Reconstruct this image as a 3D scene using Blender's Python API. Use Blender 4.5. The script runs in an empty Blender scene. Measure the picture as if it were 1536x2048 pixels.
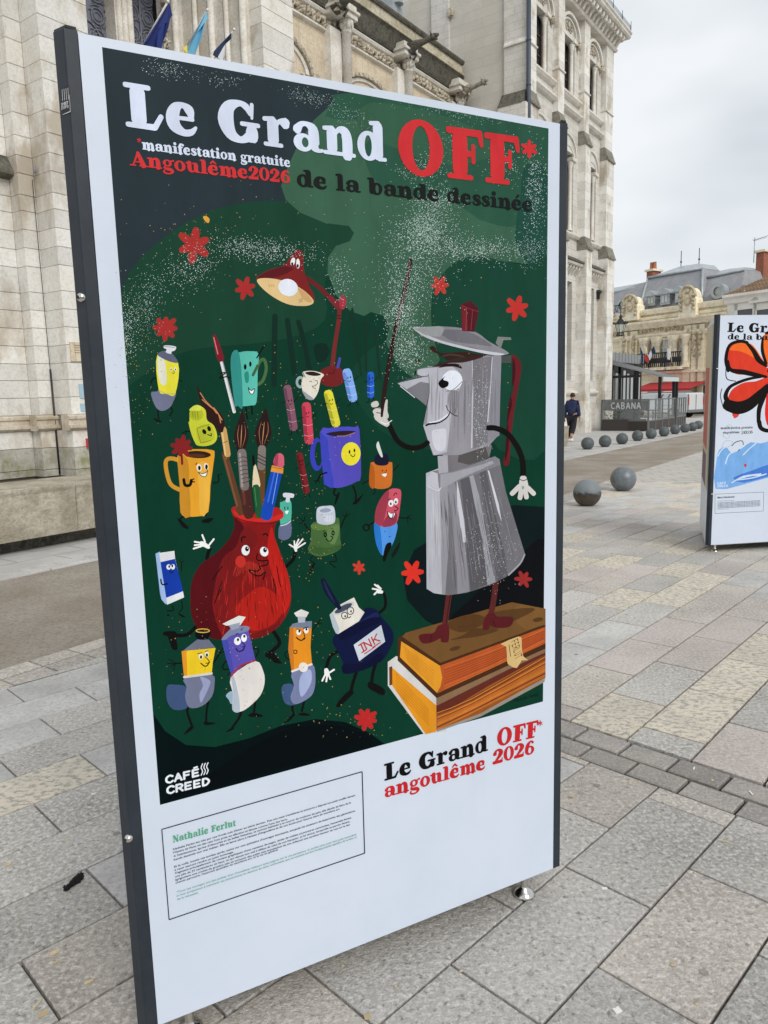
import bpy, bmesh, math, random
from math import sin, cos, pi, radians, atan2, hypot
from mathutils import Vector, Matrix, noise
from mathutils.geometry import tessellate_polygon

random.seed(7)
SC = bpy.context.scene
COL = SC.collection
# ------------------------------------------------------------ camera
FPX, CX, CY, CAMH = 1480.0, 768.0, 1024.0, 1.6
RT = Vector((0.99966264, -0.02597323, 0.0))
FH = Vector((-0.00388653, -0.14958569, 0.98874113))
UP = Vector((-0.0256808, -0.98840756, -0.14963617))
# rows: world axes written in camera pixels space (x right, y down, z forward)
def cam2world(v):
    return Vector((RT.dot(v), FH.dot(v), UP.dot(v)))
def ray(px, py):
    return cam2world(Vector((px - CX, py - CY, FPX)))
EYE = Vector((0, 0, CAMH))
cam_d = bpy.data.cameras.new('camera'); cam = bpy.data.objects.new('camera', cam_d); COL.objects.link(cam)
SC.camera = cam
cam_d.sensor_fit = 'VERTICAL'; cam_d.sensor_height = 36.0; cam_d.lens = 36.0 * FPX / 2048.0
cam_d.clip_start = 0.05; cam_d.clip_end = 2000
_x = cam2world(Vector((1, 0, 0))); _y = cam2world(Vector((0, -1, 0))); _z = cam2world(Vector((0, 0, -1)))
M = Matrix((( _x.x, _y.x, _z.x), (_x.y, _y.y, _z.y), (_x.z, _y.z, _z.z)))
cam.location = EYE; cam.rotation_euler = M.to_euler()

# ------------------------------------------------------------ world, sun, exposure
SUN_AZ, SUN_EL = 152.0, 38.0
w = bpy.data.worlds.new('World'); SC.world = w; w.use_nodes = True
nt = w.node_tree; nt.nodes.clear()
out = nt.nodes.new('ShaderNodeOutputWorld'); bg = nt.nodes.new('ShaderNodeBackground')
sky = nt.nodes.new('ShaderNodeTexSky'); sky.sky_type = 'NISHITA'; sky.sun_disc = False
sky.sun_elevation = radians(SUN_EL); sky.sun_rotation = radians(SUN_AZ)
tc = nt.nodes.new('ShaderNodeTexCoord'); mp = nt.nodes.new('ShaderNodeMapping'); mp.inputs['Scale'].default_value = (1, 1, 2.6)
nz = nt.nodes.new('ShaderNodeTexNoise'); nz.inputs['Scale'].default_value = 2.3; nz.inputs['Detail'].default_value = 3; nz.inputs['Roughness'].default_value = .45
rp = nt.nodes.new('ShaderNodeValToRGB')
rp.color_ramp.elements[0].position = .38; rp.color_ramp.elements[0].color = (5.9, 6.4, 6.8, 1)
rp.color_ramp.elements[1].position = .60; rp.color_ramp.elements[1].color = (8.5, 8.75, 8.95, 1)
mx = nt.nodes.new('ShaderNodeMix'); mx.data_type = 'RGBA'; mx.inputs[0].default_value = .93
nt.links.new(tc.outputs['Generated'], mp.inputs[0]); nt.links.new(mp.outputs[0], nz.inputs['Vector'])
nt.links.new(nz.outputs['Fac'], rp.inputs[0]); nt.links.new(sky.outputs[0], mx.inputs[6]); nt.links.new(rp.outputs[0], mx.inputs[7])
nt.links.new(mx.outputs[2], bg.inputs[0]); bg.inputs[1].default_value = .083
nt.links.new(bg.outputs[0], out.inputs[0])
sd = bpy.data.lights.new('sun', 'SUN'); sd.energy = 1.5; sd.angle = radians(28); sd.color = (1, .955, .88)
so = bpy.data.objects.new('sun', sd); COL.objects.link(so)
_d = Vector((sin(radians(SUN_AZ)) * cos(radians(SUN_EL)), cos(radians(SUN_AZ)) * cos(radians(SUN_EL)), sin(radians(SUN_EL))))
so.rotation_euler = _d.to_track_quat('Z', 'Y').to_euler(); so.location = _d * 50
SC.view_settings.view_transform = 'Standard'; SC.view_settings.look = 'None'
SC.view_settings.exposure = 0.42; SC.view_settings.gamma = 1.0; SC.view_settings.use_curve_mapping = False
SC.render.engine = 'CYCLES'

# ------------------------------------------------------------ helpers: frames
class Frame:
    """local x runs along azimuth az (degrees, clockwise from +Y), local y to its left, z up"""
    def __init__(s, o, az):
        s.o = Vector(o); a = radians(az); s.az = az
        s.ux = Vector((sin(a), cos(a), 0)); s.uy = Vector((-cos(a), sin(a), 0))
        s.rot = pi / 2 - a
    def hit(s, px, py, y):
        """where the sight line through photo point (px,py) meets the plane local y = y: (x, z)"""
        d = ray(px, py); t = (y - (EYE - s.o).dot(s.uy)) / d.dot(s.uy); p = EYE + d * t - s.o
        return p.dot(s.ux), p.z
    def hitx(s, px, py, x):
        d = ray(px, py); t = (x - (EYE - s.o).dot(s.ux)) / d.dot(s.ux); p = EYE + d * t - s.o
        return p.dot(s.uy), p.z
    def world(s, x, y, z=0):
        return s.o + s.ux * x + s.uy * y + Vector((0, 0, z))
    def local(s, p):
        q = Vector(p) - s.o; return q.dot(s.ux), q.dot(s.uy), q.z
def ground(px, py, z=0.0):
    d = ray(px, py); t = (z - CAMH) / d.z; return EYE + d * t
STREET = Frame((0, 0, 0), 35.4)
NEAR = Frame((0, 0, 0), 45.34)
UPPER = Frame((0, 0, 0), 42.0)

OFF = {}
def thing(name, label, cat, frame, at=(0, 0, 0), group=None, kind=None):
    o = bpy.data.objects.new(name, None); COL.objects.link(o)
    o.empty_display_size = .2
    o.location = frame.world(*at); o.rotation_euler = (0, 0, frame.rot)
    o['label'] = label
    if cat: o['category'] = cat
    if group: o['group'] = group
    if kind: o['kind'] = kind
    OFF[o.name] = Vector(at)
    return o
def tag(o, label, cat=None, group=None, kind=None):
    o['label'] = label
    if cat: o['category'] = cat
    if group: o['group'] = group
    if kind: o['kind'] = kind
    return o

# ------------------------------------------------------------ helpers: mesh builder
class MB:
    def __init__(s): s.v = []; s.f = []; s.m = []; s.sm = []; s.mi = 0
    def add(s, vs, fs, smooth=False):
        b = len(s.v); s.v += [Vector(p) for p in vs]
        for f in fs: s.f.append([b + i for i in f]); s.m.append(s.mi); s.sm.append(smooth)
        return s
    def box(s, x0, x1, y0, y1, z0, z1):
        return s.hexa([(x0, y0), (x1, y0), (x1, y1), (x0, y1)], z0, z1)
    def hexa(s, q, z0, z1, top=None):
        n = len(q); t = top or q
        vs = [(x, y, z0) for x, y in q] + [(x, y, z1) for x, y in t]
        fs = [list(range(n))[::-1], list(range(n, 2 * n))] + [[i, (i + 1) % n, n + (i + 1) % n, n + i] for i in range(n)]
        return s.add(vs, fs)
    def cbox(s, x0, x1, y0, y1, z0, z1, b=.006):
        """box with all front (-y) edges chamfered: a dressed block in a wall"""
        vs = [(x0, y1, z0), (x1, y1, z0), (x1, y1, z1), (x0, y1, z1), (x0, y0 + b, z0), (x1, y0 + b, z0), (x1, y0 + b, z1), (x0, y0 + b, z1),
              (x0 + b, y0, z0 + b), (x1 - b, y0, z0 + b), (x1 - b, y0, z1 - b), (x0 + b, y0, z1 - b)]
        fs = [[8, 9, 10, 11], [4, 5, 9, 8], [5, 6, 10, 9], [6, 7, 11, 10], [7, 4, 8, 11], [0, 1, 5, 4], [1, 2, 6, 5], [2, 3, 7, 6], [3, 0, 4, 7], [3, 2, 1, 0]]
        return s.add(vs, fs)
    def quad(s, a, b, c, d): return s.add([a, b, c, d], [[0, 1, 2, 3]])
    def prism(s, poly, y0, y1):
        """polygon in (x,z), front at y0, back at y1"""
        n = len(poly); vs = [(x, y0, z) for x, z in poly] + [(x, y1, z) for x, z in poly]
        ar = sum(poly[i][0] * poly[(i + 1) % n][1] - poly[(i + 1) % n][0] * poly[i][1] for i in range(n))
        tri = [list(t) for t in tessellate_polygon([[Vector((x, z, 0)) for x, z in poly]])]
        fs = []
        for t in tri:
            p = [poly[i] for i in t]; a2 = (p[1][0] - p[0][0]) * (p[2][1] - p[0][1]) - (p[2][0] - p[0][0]) * (p[1][1] - p[0][1])
            if a2 < 0: t = t[::-1]
            fs.append(t); fs.append([i + n for i in t[::-1]])
        for i in range(n):
            j = (i + 1) % n; q = [j, i, n + i, n + j]; fs.append(q if ar > 0 else q[::-1])
        return s.add(vs, fs)
    def prof(s, pr, x0, x1, end=True):
        """moulding: profile polygon in (y,z) swept along x"""
        n = len(pr); vs = [(x0, y, z) for y, z in pr] + [(x1, y, z) for y, z in pr]
        fs = [[i, (i + 1) % n, n + (i + 1) % n, n + i] for i in range(n)]
        ar = sum(pr[i][0] * pr[(i + 1) % n][1] - pr[(i + 1) % n][0] * pr[i][1] for i in range(n))
        caps = [list(range(n))[::-1], list(range(n, 2 * n))]
        if ar < 0: fs = [f[::-1] for f in fs]; caps = [c[::-1] for c in caps]
        fs = [f[::-1] for f in fs]; fs += [c[::-1] for c in caps] if False else caps
        return s.add(vs, fs)
    def profy(s, pr, y0, y1):
        """moulding: profile polygon in (x,z) swept along y"""
        return s.prism(pr, y0, y1)
    def lathe(s, c, prof, n=16, a0=0, a1=2 * pi, smooth=True):
        full = abs(a1 - a0 - 2 * pi) < 1e-6; k = n if full else n + 1; vs = []
        for r, z in prof:
            for i in range(k):
                a = a0 + (a1 - a0) * i / n; vs.append((c[0] + r * cos(a), c[1] + r * sin(a), c[2] + z))
        fs = []
        for j in range(len(prof) - 1):
            for i in range(n):
                i2 = (i + 1) % k; fs.append([j * k + i, j * k + i2, (j + 1) * k + i2, (j + 1) * k + i])
        return s.add(vs, fs, smooth)
    def tube(s, pts, r, n=8, smooth=True, caps=True):
        pts = [Vector(p) for p in pts]; rs = r if isinstance(r, (list, tuple)) else [r] * len(pts); vs = []
        for i, p in enumerate(pts):
            d = (pts[min(i + 1, len(pts) - 1)] - pts[max(i - 1, 0)]).normalized()
            u = d.cross(Vector((0, 0, 1))); u = u.normalized() if u.length > 1e-3 else Vector((1, 0, 0)); v = d.cross(u).normalized()
            for k in range(n): a = 2 * pi * k / n; vs.append(p + (u * cos(a) + v * sin(a)) * rs[i])
        fs = [[i * n + k, i * n + (k + 1) % n, (i + 1) * n + (k + 1) % n, (i + 1) * n + k] for i in range(len(pts) - 1) for k in range(n)]
        s.add(vs, fs, smooth)
        if caps:
            b = len(s.v) - len(vs); s.f.append([b + k for k in range(n)][::-1]); s.m.append(s.mi); s.sm.append(False)
            e = len(s.v) - n; s.f.append([e + k for k in range(n)]); s.m.append(s.mi); s.sm.append(False)
        return s
    def blob(s, c, r, n=10, m=6, jit=0.0, smooth=True):
        c = Vector(c); vs = []; r = Vector(r) if not isinstance(r, (int, float)) else Vector((r, r, r))
        for j in range(m + 1):
            th = pi * j / m
            for i in range(n):
                a = 2 * pi * i / n; d = Vector((sin(th) * cos(a), sin(th) * sin(a), cos(th)))
                k = 1 + jit * noise.noise(d * 2.3 + c * 7); vs.append(c + Vector((d.x * r.x, d.y * r.y, d.z * r.z)) * k)
        fs = [[(j + 1) * n + i, (j + 1) * n + (i + 1) % n, j * n + (i + 1) % n, j * n + i] for j in range(m) for i in range(n)]
        return s.add(vs, fs, smooth)
    def build(s, name, mats, parent=None, bevel=0, off=None, recalc=True):
        me = bpy.data.meshes.new(name); o0 = off if off is not None else (root_off(parent) if parent else Vector((0, 0, 0)))
        me.from_pydata([tuple(p - o0) for p in s.v], [], s.f)
        mats = mats if isinstance(mats, (list, tuple)) else [mats]
        for m_ in mats: me.materials.append(m_)
        if len(s.f): me.polygons.foreach_set('material_index', s.m); me.polygons.foreach_set('use_smooth', s.sm)
        me.update()
        if recalc:
            bm = bmesh.new(); bm.from_mesh(me); bmesh.ops.recalc_face_normals(bm, faces=bm.faces); bm.to_mesh(me); bm.free()
        o = bpy.data.objects.new(name, me); COL.objects.link(o)
        if parent is not None: o.parent = parent
        if bevel:
            b = o.modifiers.new('bevel', 'BEVEL'); b.width = bevel; b.segments = 1; b.limit_method = 'ANGLE'; b.angle_limit = radians(50)
        return o
def root_off(o):
    while o is not None:
        if o.name in OFF: return OFF[o.name]
        o = o.parent
    return Vector((0, 0, 0))

# ------------------------------------------------------------ helpers: materials
def lin(c): return tuple(((x / 255) / 12.92 if x / 255 <= .04045 else ((x / 255 + .055) / 1.055) ** 2.4) for x in c)
_MC = {}
def mat(name, col, rough=.8, var=None, vscale=3, var2=None, v2scale=14, v2amt=.5, bump=0, bscale=60, metal=0, spec=.4, rand=0, streak=None, joints=None, coat=0, emit=None, alpha=None, vpos=(.42, .62)):
    """col base colour (linear); var a second colour mixed by large noise; var2 small-grain colour; rand per-object brightness"""
    if name in _MC: return _MC[name]
    m = bpy.data.materials.new(name); m.use_nodes = True; nt = m.node_tree; N = nt.nodes; L = nt.links; b = N['Principled BSDF']
    b.inputs['Roughness'].default_value = rough; b.inputs['Metallic'].default_value = metal
    b.inputs['Specular IOR Level'].default_value = spec; b.inputs['Coat Weight'].default_value = coat
    tc = N.new('ShaderNodeTexCoord'); geo = N.new('ShaderNodeNewGeometry')
    cur = N.new('ShaderNodeRGB'); cur.outputs[0].default_value = (*col, 1); cur = cur.outputs[0]
    def mixin(fac, c2, cur, amt=1.0, mode='MIX'):
        x = N.new('ShaderNodeMix'); x.data_type = 'RGBA'; x.blend_type = mode
        mu = N.new('ShaderNodeMath'); mu.operation = 'MULTIPLY'; mu.inputs[1].default_value = amt; L.new(fac, mu.inputs[0]); L.new(mu.outputs[0], x.inputs[0])
        L.new(cur, x.inputs[6])
        if isinstance(c2, tuple): x.inputs[7].default_value = (*c2, 1)
        else: L.new(c2, x.inputs[7])
        return x.outputs[2]
    def nz(scale, detail=4, rough_=.6, stretch=None, src=None):
        n = N.new('ShaderNodeTexNoise'); n.inputs['Scale'].default_value = scale; n.inputs['Detail'].default_value = detail; n.inputs['Roughness'].default_value = rough_
        s_ = src or geo.outputs['Position']
        if stretch:
            mp = N.new('ShaderNodeMapping'); mp.inputs['Scale'].default_value = stretch; L.new(s_, mp.inputs[0]); s_ = mp.outputs[0]
        L.new(s_, n.inputs['Vector']); return n.outputs['Fac']
    def ramp(f, a, b_):
        r = N.new('ShaderNodeMapRange'); r.inputs[1].default_value = a; r.inputs[2].default_value = b_; L.new(f, r.inputs[0]); return r.outputs[0]
    if var: cur = mixin(ramp(nz(vscale), *vpos), var, cur)
    if streak: cur = mixin(ramp(nz(streak[1], 5, .65, streak[2]), streak[3], streak[4]), streak[0], cur, streak[5])
    if var2: cur = mixin(ramp(nz(v2scale, 3, .7), .45, .68), var2, cur, v2amt)
    bfac = None
    if joints:
        jw, jh, jm, jc, ox = joints
        sx = N.new('ShaderNodeSeparateXYZ'); L.new(tc.outputs['Object'], sx.inputs[0]); ad = N.new('ShaderNodeMath'); L.new(sx.outputs[0], ad.inputs[0]); L.new(sx.outputs[1], ad.inputs[1])
        cb = N.new('ShaderNodeCombineXYZ'); L.new(ad.outputs[0], cb.inputs[0]); L.new(sx.outputs[2 if ox else 1], cb.inputs[1])
        if not ox: L.new(sx.outputs[0], cb.inputs[0])
        br = N.new('ShaderNodeTexBrick'); br.inputs['Scale'].default_value = 1; br.inputs['Brick Width'].default_value = jw; br.inputs['Row Height'].default_value = jh
        br.inputs['Mortar Size'].default_value = jm; br.inputs['Mortar Smooth'].default_value = .3; br.inputs['Color1'].default_value = (1, 1, 1, 1); br.inputs['Color2'].default_value = (.93, .93, .93, 1); br.inputs['Mortar'].default_value = (*jc, 1)
        L.new(cb.outputs[0], br.inputs[0])
        x = N.new('ShaderNodeMix'); x.data_type = 'RGBA'; x.blend_type = 'MULTIPLY'; x.inputs[0].default_value = 1; L.new(cur, x.inputs[6]); L.new(br.outputs[0], x.inputs[7]); cur = x.outputs[2]; bfac = br.outputs['Fac']
    if rand:
        oi = N.new('ShaderNodeObjectInfo'); r = N.new('ShaderNodeMapRange'); r.inputs[3].default_value = 1 - rand; r.inputs[4].default_value = 1 + rand * .6; L.new(oi.outputs['Random'], r.inputs[0])
        hs = N.new('ShaderNodeHueSaturation'); L.new(r.outputs[0], hs.inputs['Value']); L.new(cur, hs.inputs['Color']); cur = hs.outputs[0]
    L.new(cur, b.inputs['Base Color'])
    if bump:
        bp = N.new('ShaderNodeBump'); bp.inputs['Strength'].default_value = min(1, bump); bp.inputs['Distance'].default_value = .01 if bscale > 20 else .03
        L.new(nz(bscale, 5, .7), bp.inputs['Height']); last = bp
        if bfac:
            b2 = N.new('ShaderNodeBump'); b2.inputs['Strength'].default_value = .6; b2.inputs['Distance'].default_value = .01; b2.invert = True; L.new(bfac, b2.inputs['Height']); L.new(bp.outputs[0], b2.inputs['Normal']); last = b2
        L.new(last.outputs[0], b.inputs['Normal'])
    if alpha is not None: b.inputs['Alpha'].default_value = alpha
    _MC[name] = m; return m
def glass(name, tint=(.75, .8, .82), alpha=.35, rough=.05):
    m = bpy.data.materials.new(name); m.use_nodes = True; b = m.node_tree.nodes['Principled BSDF']
    b.inputs['Base Color'].default_value = (*tint, 1); b.inputs['Roughness'].default_value = rough; b.inputs['Alpha'].default_value = alpha; b.inputs['Specular IOR Level'].default_value = .8
    return m

LIME = (.56, .525, .46); LIMEW = (.80, .79, .755); LIMED = (.40, .35, .275)
M_pier = mat('pale_limestone_block', LIMEW, .85, var=(.72, .695, .64), vscale=1.6, var2=(.44, .40, .33), v2scale=26, v2amt=.35, bump=.9, bscale=55, rand=.13, streak=((.44, .365, .27), 1.7, (1, 1, .55), .50, .63, .78))
M_ash = mat('ashlar_wall', (.70, .685, .645), .85, var=(.59, .565, .515), vscale=1.1, var2=(.38, .35, .30), v2scale=24, v2amt=.4, bump=.6, bscale=45, joints=(.62, .24, .005, (.62, .58, .52), True), streak=((.30, .27, .23), 1.5, (1, 1, .35), .58, .8, .7))
M_trim = mat('carved_limestone', (.76, .74, .69), .85, var=(.62, .58, .51), vscale=2.4, var2=(.34, .29, .22), v2scale=24, v2amt=.45, bump=.7, bscale=40)
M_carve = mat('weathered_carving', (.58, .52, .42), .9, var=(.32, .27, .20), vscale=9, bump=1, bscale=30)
M_warm = mat('warm_limestone', (.68, .59, .45), .85, var=(.56, .47, .35), vscale=1.8, var2=(.36, .29, .20), v2scale=20, v2amt=.5, bump=.6, bscale=40, joints=(.32, .62, .004, (.7, .64, .55), True))
M_dark = mat('lichen_and_shade_dark_stone', (.105, .10, .08), .95, var=(.055, .055, .045), vscale=5, var2=(.24, .22, .18), v2scale=16, v2amt=.5, bump=1, bscale=35)
M_stain = mat('brown_stained_block', (.60, .54, .45), .9, var=(.42, .35, .26), vscale=2.6, vpos=(.4, .6), var2=(.30, .25, .18), v2scale=22, v2amt=.5, bump=1, bscale=50, rand=.12)
M_damp = mat('damp_greenish_block', (.52, .50, .45), .9, var=(.36, .345, .27), vscale=4, streak=((.20, .22, .07), 3, (1, 1, 1), .55, .68, .8), var2=(.28, .27, .23), v2scale=20, v2amt=.6, bump=1, bscale=45, rand=.12)
M_rough = mat('rough_parapet_stone', (.50, .455, .37), .95, var=(.33, .29, .22), vscale=3.2, streak=((.22, .19, .14), 1.6, (1, 1, 3), .54, .70, .8), var2=(.24, .22, .17), v2scale=22, v2amt=.6, bump=1, bscale=16)
M_off = mat('grey_weathered_offset', (.24, .225, .19), .95, var=(.13, .125, .10), vscale=5, var2=(.36, .34, .29), v2scale=16, v2amt=.5, bump=1, bscale=35)
M_moss = mat('mossy_limestone', (.56, .51, .41), .9, var=(.40, .35, .25), vscale=2.5, var2=(.20, .20, .12), v2scale=9, v2amt=.6, bump=1, bscale=40)
M_mortar = mat('mortar', (.27, .245, .20), .95)
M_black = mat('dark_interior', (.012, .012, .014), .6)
M_paneg = mat('window_glass_dark', (.035, .04, .045), .08, spec=.8)
M_leadp = mat('leaded_pane', (.16, .17, .22), .3, spec=.7)
M_slate = mat('slate_roof', (.27, .275, .295), .6, var=(.33, .33, .34), vscale=2, var2=(.20, .20, .22), v2scale=14, v2amt=.6, bump=.5, bscale=12)
M_zinc = mat('zinc_sheet', (.42, .46, .48), .45, var=(.34, .38, .40), vscale=2, metal=.3)
M_pipe = mat('dark_blue_grey_paint', (.045, .06, .085), .45)
M_iron = mat('black_iron', (.02, .022, .025), .5)
M_wood = mat('brown_shutter', (.10, .06, .045), .6)
# ============================================================ ground, road, paving
M_soil = mat('joint_sand', (.05, .045, .035), .95, bump=.6, bscale=80)
M_far = mat('distant_paving', (.52, .50, .465), .85, var=(.44, .43, .40), vscale=.6, bump=.3, bscale=40, joints=(.6, .3, .012, (.45, .43, .4), False))
M_asph = mat('worn_asphalt', (.29, .25, .20), .9, var=(.38, .345, .30), vscale=.9, var2=(.17, .14, .115), v2scale=45, v2amt=.75, bump=1, bscale=110, streak=((.36, .345, .32), .8, (.6, .6, 1), .55, .75, .6))
M_walk = mat('pale_pavement', (.52, .51, .50), .85, var=(.43, .42, .405), vscale=1.4, bump=.3, bscale=50, joints=(.8, .4, .008, (.5, .48, .45), False))
sl = dict(rough=.82, bump=1.0, bscale=110, rand=.13)
M_sl = [mat('grey_slab', (.52, .495, .465), var=(.36, .345, .32), vscale=1.3, vpos=(.42, .66), var2=(.74, .72, .69), v2scale=60, v2amt=.9, streak=((.22, .21, .195), 48, (1, 1, 1), .54, .64, .85), **sl),
        mat('warm_grey_slab', (.545, .505, .455), var=(.37, .34, .31), vscale=1.4, vpos=(.42, .66), var2=(.74, .69, .63), v2scale=58, v2amt=.9, streak=((.25, .23, .205), 46, (1, 1, 1), .54, .64, .85), **sl),
        mat('pinkish_slab', (.56, .50, .465), var=(.40, .36, .335), vscale=1.2, vpos=(.44, .66), var2=(.72, .66, .63), v2scale=56, v2amt=.8, streak=((.31, .275, .26), 44, (1, 1, 1), .55, .66, .8), **sl),
        mat('cream_stained_slab', (.71, .645, .535), .82, var=(.60, .555, .475), vscale=4, streak=((.34, .32, .28), 27, (1, 1.5, 1), .49, .57, .9), var2=(.78, .72, .61), v2scale=60, v2amt=.5, bump=1, bscale=110, rand=.08),
        mat('pale_slab', (.62, .61, .595), var=(.50, .49, .48), vscale=4, var2=(.36, .355, .34), v2scale=45, v2amt=.7, **sl)]
M_cob = mat('grey_sett', (.30, .28, .265), .85, var=(.38, .35, .31), vscale=3.5, var2=(.54, .52, .50), v2scale=75, v2amt=.7, streak=((.20, .19, .18), 60, (1, 1, 1), .56, .68, .7), bump=1, bscale=120, rand=.22)

g = MB(); g.quad((-400, -200, -.06), (400, -200, -.06), (400, 600, -.06), (-400, 600, -.06)); gr = g.build('ground', M_walk, None); tag(gr, 'stone paved ground of the square', kind='structure')
def struct(name, label, mb, m, frame, **k):
    o = mb.build(name, m, None, **k); o.rotation_euler = (0, 0, frame.rot); o.location = frame.o; tag(o, label, kind='structure'); return o
# road: between l=4.6 and 7.0 in the street frame
g = MB(); g.quad((-30, 4.55, -.012), (75, 4.55, -.012), (75, 7.0, -.012), (-30, 7.0, -.012)); road = struct('road', 'worn brownish asphalt lane along the town hall', g, M_asph, STREET)
g = MB(); g.box(-30, 20.4, 6.98, 8.2, -.05, .004); g.box(20.4, 75, 6.98, 16, -.05, .004); walk = struct('far_pavement', 'pale pavement at the foot of the town hall', g, M_walk, STREET)
# square: sand bed under the slabs, plus the far continuation
def clip(poly, f):
    o = []
    for i in range(len(poly)):
        a, b = poly[i], poly[(i + 1) % len(poly)]; fa, fb = f(a), f(b)
        if fa >= 0: o.append(a)
        if (fa >= 0) != (fb >= 0): t = fa / (fa - fb); o.append((a[0] + (b[0] - a[0]) * t, a[1] + (b[1] - a[1]) * t))
    return o
g = MB(); q = [STREET.world(-30, 4.2), STREET.world(75, 4.2), STREET.world(75, -60), STREET.world(-30, -60)]; g.add([(p.x, p.y, -.022) for p in q], [[0, 1, 2, 3]]); bed = g.build('paving_bed', M_soil, None); tag(bed, 'dark sand bed under the slabs of the square', kind='structure')
paving = bpy.data.objects.new('square_paving', None); COL.objects.link(paving); tag(paving, 'stone slab paving of the square around the kiosks', kind='structure')
def pyt(p):  # projected pixel of a ground point
    d = Vector((p[0], p[1], -CAMH)); c = Vector((RT.x * d.x + FH.x * d.y + UP.x * d.z, RT.y * d.x + FH.y * d.y + UP.y * d.z, RT.z * d.x + FH.z * d.y + UP.z * d.z))
    return (CX + FPX * c.x / c.z, CY + FPX * c.y / c.z) if c.z > .2 else None
SLABS = []
def slab(poly, m, top=0.0, name='slab', gap=.0042, parent=None, bev=.0025):
    if len(poly) < 3: return
    c = (sum(p[0] for p in poly) / len(poly), sum(p[1] for p in poly) / len(poly)); s = pyt(c)
    def inset(pl, d):
        n = len(pl); o = []
        for i in range(n):
            a, b, e = Vector(pl[i - 1]), Vector(pl[i]), Vector(pl[(i + 1) % n]); u = (b - a); v = (e - b)
            if u.length < 1e-5 or v.length < 1e-5: o.append(tuple(b)); continue
            u.normalize(); v.normalize(); n1 = Vector((-u.y, u.x)); n2 = Vector((-v.y, v.x)); k = 1 + n1.dot(n2)
            o.append(tuple(b + (n1 + n2) / max(.4, k) * d))
        return o
    ar = sum(poly[i][0] * poly[(i + 1) % len(poly)][1] - poly[(i + 1) % len(poly)][0] * poly[i][1] for i in range(len(poly)))
    if ar < 0: poly = poly[::-1]
    if abs(ar) < .002: return
    a = inset(poly, gap); b = inset(poly, gap + bev); n = len(a); tz = top
    ti = random.uniform(-.0011, .0011)
    vs = [(x, y, -.03) for x, y in a] + [(x, y, tz - bev * .8) for x, y in a] + [(x, y, tz) for x, y in b]
    vs = [(x - c[0], y - c[1], z + (ti if z > -.02 else 0)) for x, y, z in vs]
    fs = [[i, (i + 1) % n, n + (i + 1) % n, n + i] for i in range(n)] + [[n + i, n + (i + 1) % n, 2 * n + (i + 1) % n, 2 * n + i] for i in range(n)] + [list(range(2 * n, 3 * n))]
    seen = s is not None and -160 < s[0] < 1696 and 700 < s[1] < 2250
    SLABS.append(((c[0] ** 2 + c[1] ** 2) if seen else 1e6 + c[0] ** 2 + c[1] ** 2, name, vs, fs, m, c))
street_l = lambda p: 4.2 - STREET.local((p[0], p[1], 0))[1]
CREAM_NEAR = []
def pick(s=.2):
    r = random.random(); return M_sl[3] if r < s else M_sl[0] if r < s + .34 else M_sl[1] if r < s + .54 else M_sl[2] if r < s + .72 else M_sl[4]
# near field (rows along azimuth 45.34)
ROWS = [5.4, 5.09, 4.79, 4.49, 4.193, 3.901, 3.614, 3.335, 3.045, 2.752, 2.458, 2.166, 1.868, 1.556, 1.243, .935, .627, .31, 0, -.31, -.62, -.93, -1.24, -1.55, -1.86]
JO = {4.49: 1.308, 4.193: 1.59, 3.901: 1.282, 3.614: .976, 3.335: 1.256, 3.045: .943, 2.752: 1.22, 2.458: .91, 2.166: .59, 1.868: .9, 1.556: 1.76, 1.243: 1.447, .935: 1.725, .627: 1.47}
PEND = 2.775
for i in range(len(ROWS) - 1):
    a, b = ROWS[i], ROWS[i + 1]; j = JO.get(a, .1 + .3 * (i % 2)); p = j - .61 * 7
    while p < PEND:
        q = [NEAR.world(max(p, -2.5), b), NEAR.world(min(p + .61, PEND), b), NEAR.world(min(p + .61, PEND), a), NEAR.world(max(p, -2.5), a)]
        if p + .61 > -2.4:
            pl = clip([(v.x, v.y) for v in q], street_l); m = pick(.05)
            cq, cp = (a + b) / 2, p + .3
            if abs(a - 3.335) < .01 and cp < 1.256: m = M_sl[3]
            if cq > 3.6: m = M_sl[4] if random.random() < .75 else M_sl[0]
            if cq < 1.5: m = M_sl[0] if random.random() < .8 else M_sl[1]
            if pl and NEAR.local((pl[0][0], pl[0][1], 0))[0] < 9: slab(pl, m)
        p += .61
# two rows of setts between the fields
P0, P1, P2 = 2.775, 2.922, 3.078
def band(p0, p1, off, L=.225):
    k = -20
    while k < 30:
        q0 = k * L + off; w_ = L; jit = random.uniform(-.004, .004)
        q = [NEAR.world(p0 + .004, q0), NEAR.world(p1 - .002, q0), NEAR.world(p1 - .002, q0 + w_), NEAR.world(p0 + .004, q0 + w_)]
        pl = clip([(v.x, v.y) for v in q], street_l)
        if pl and len(pl) > 2: slab(pl, M_cob, -.001 + jit * .4, 'sett', .0075, bev=.006)
        k += 1
band(P0, P1, .05); band(P1, P2, .16)
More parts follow.
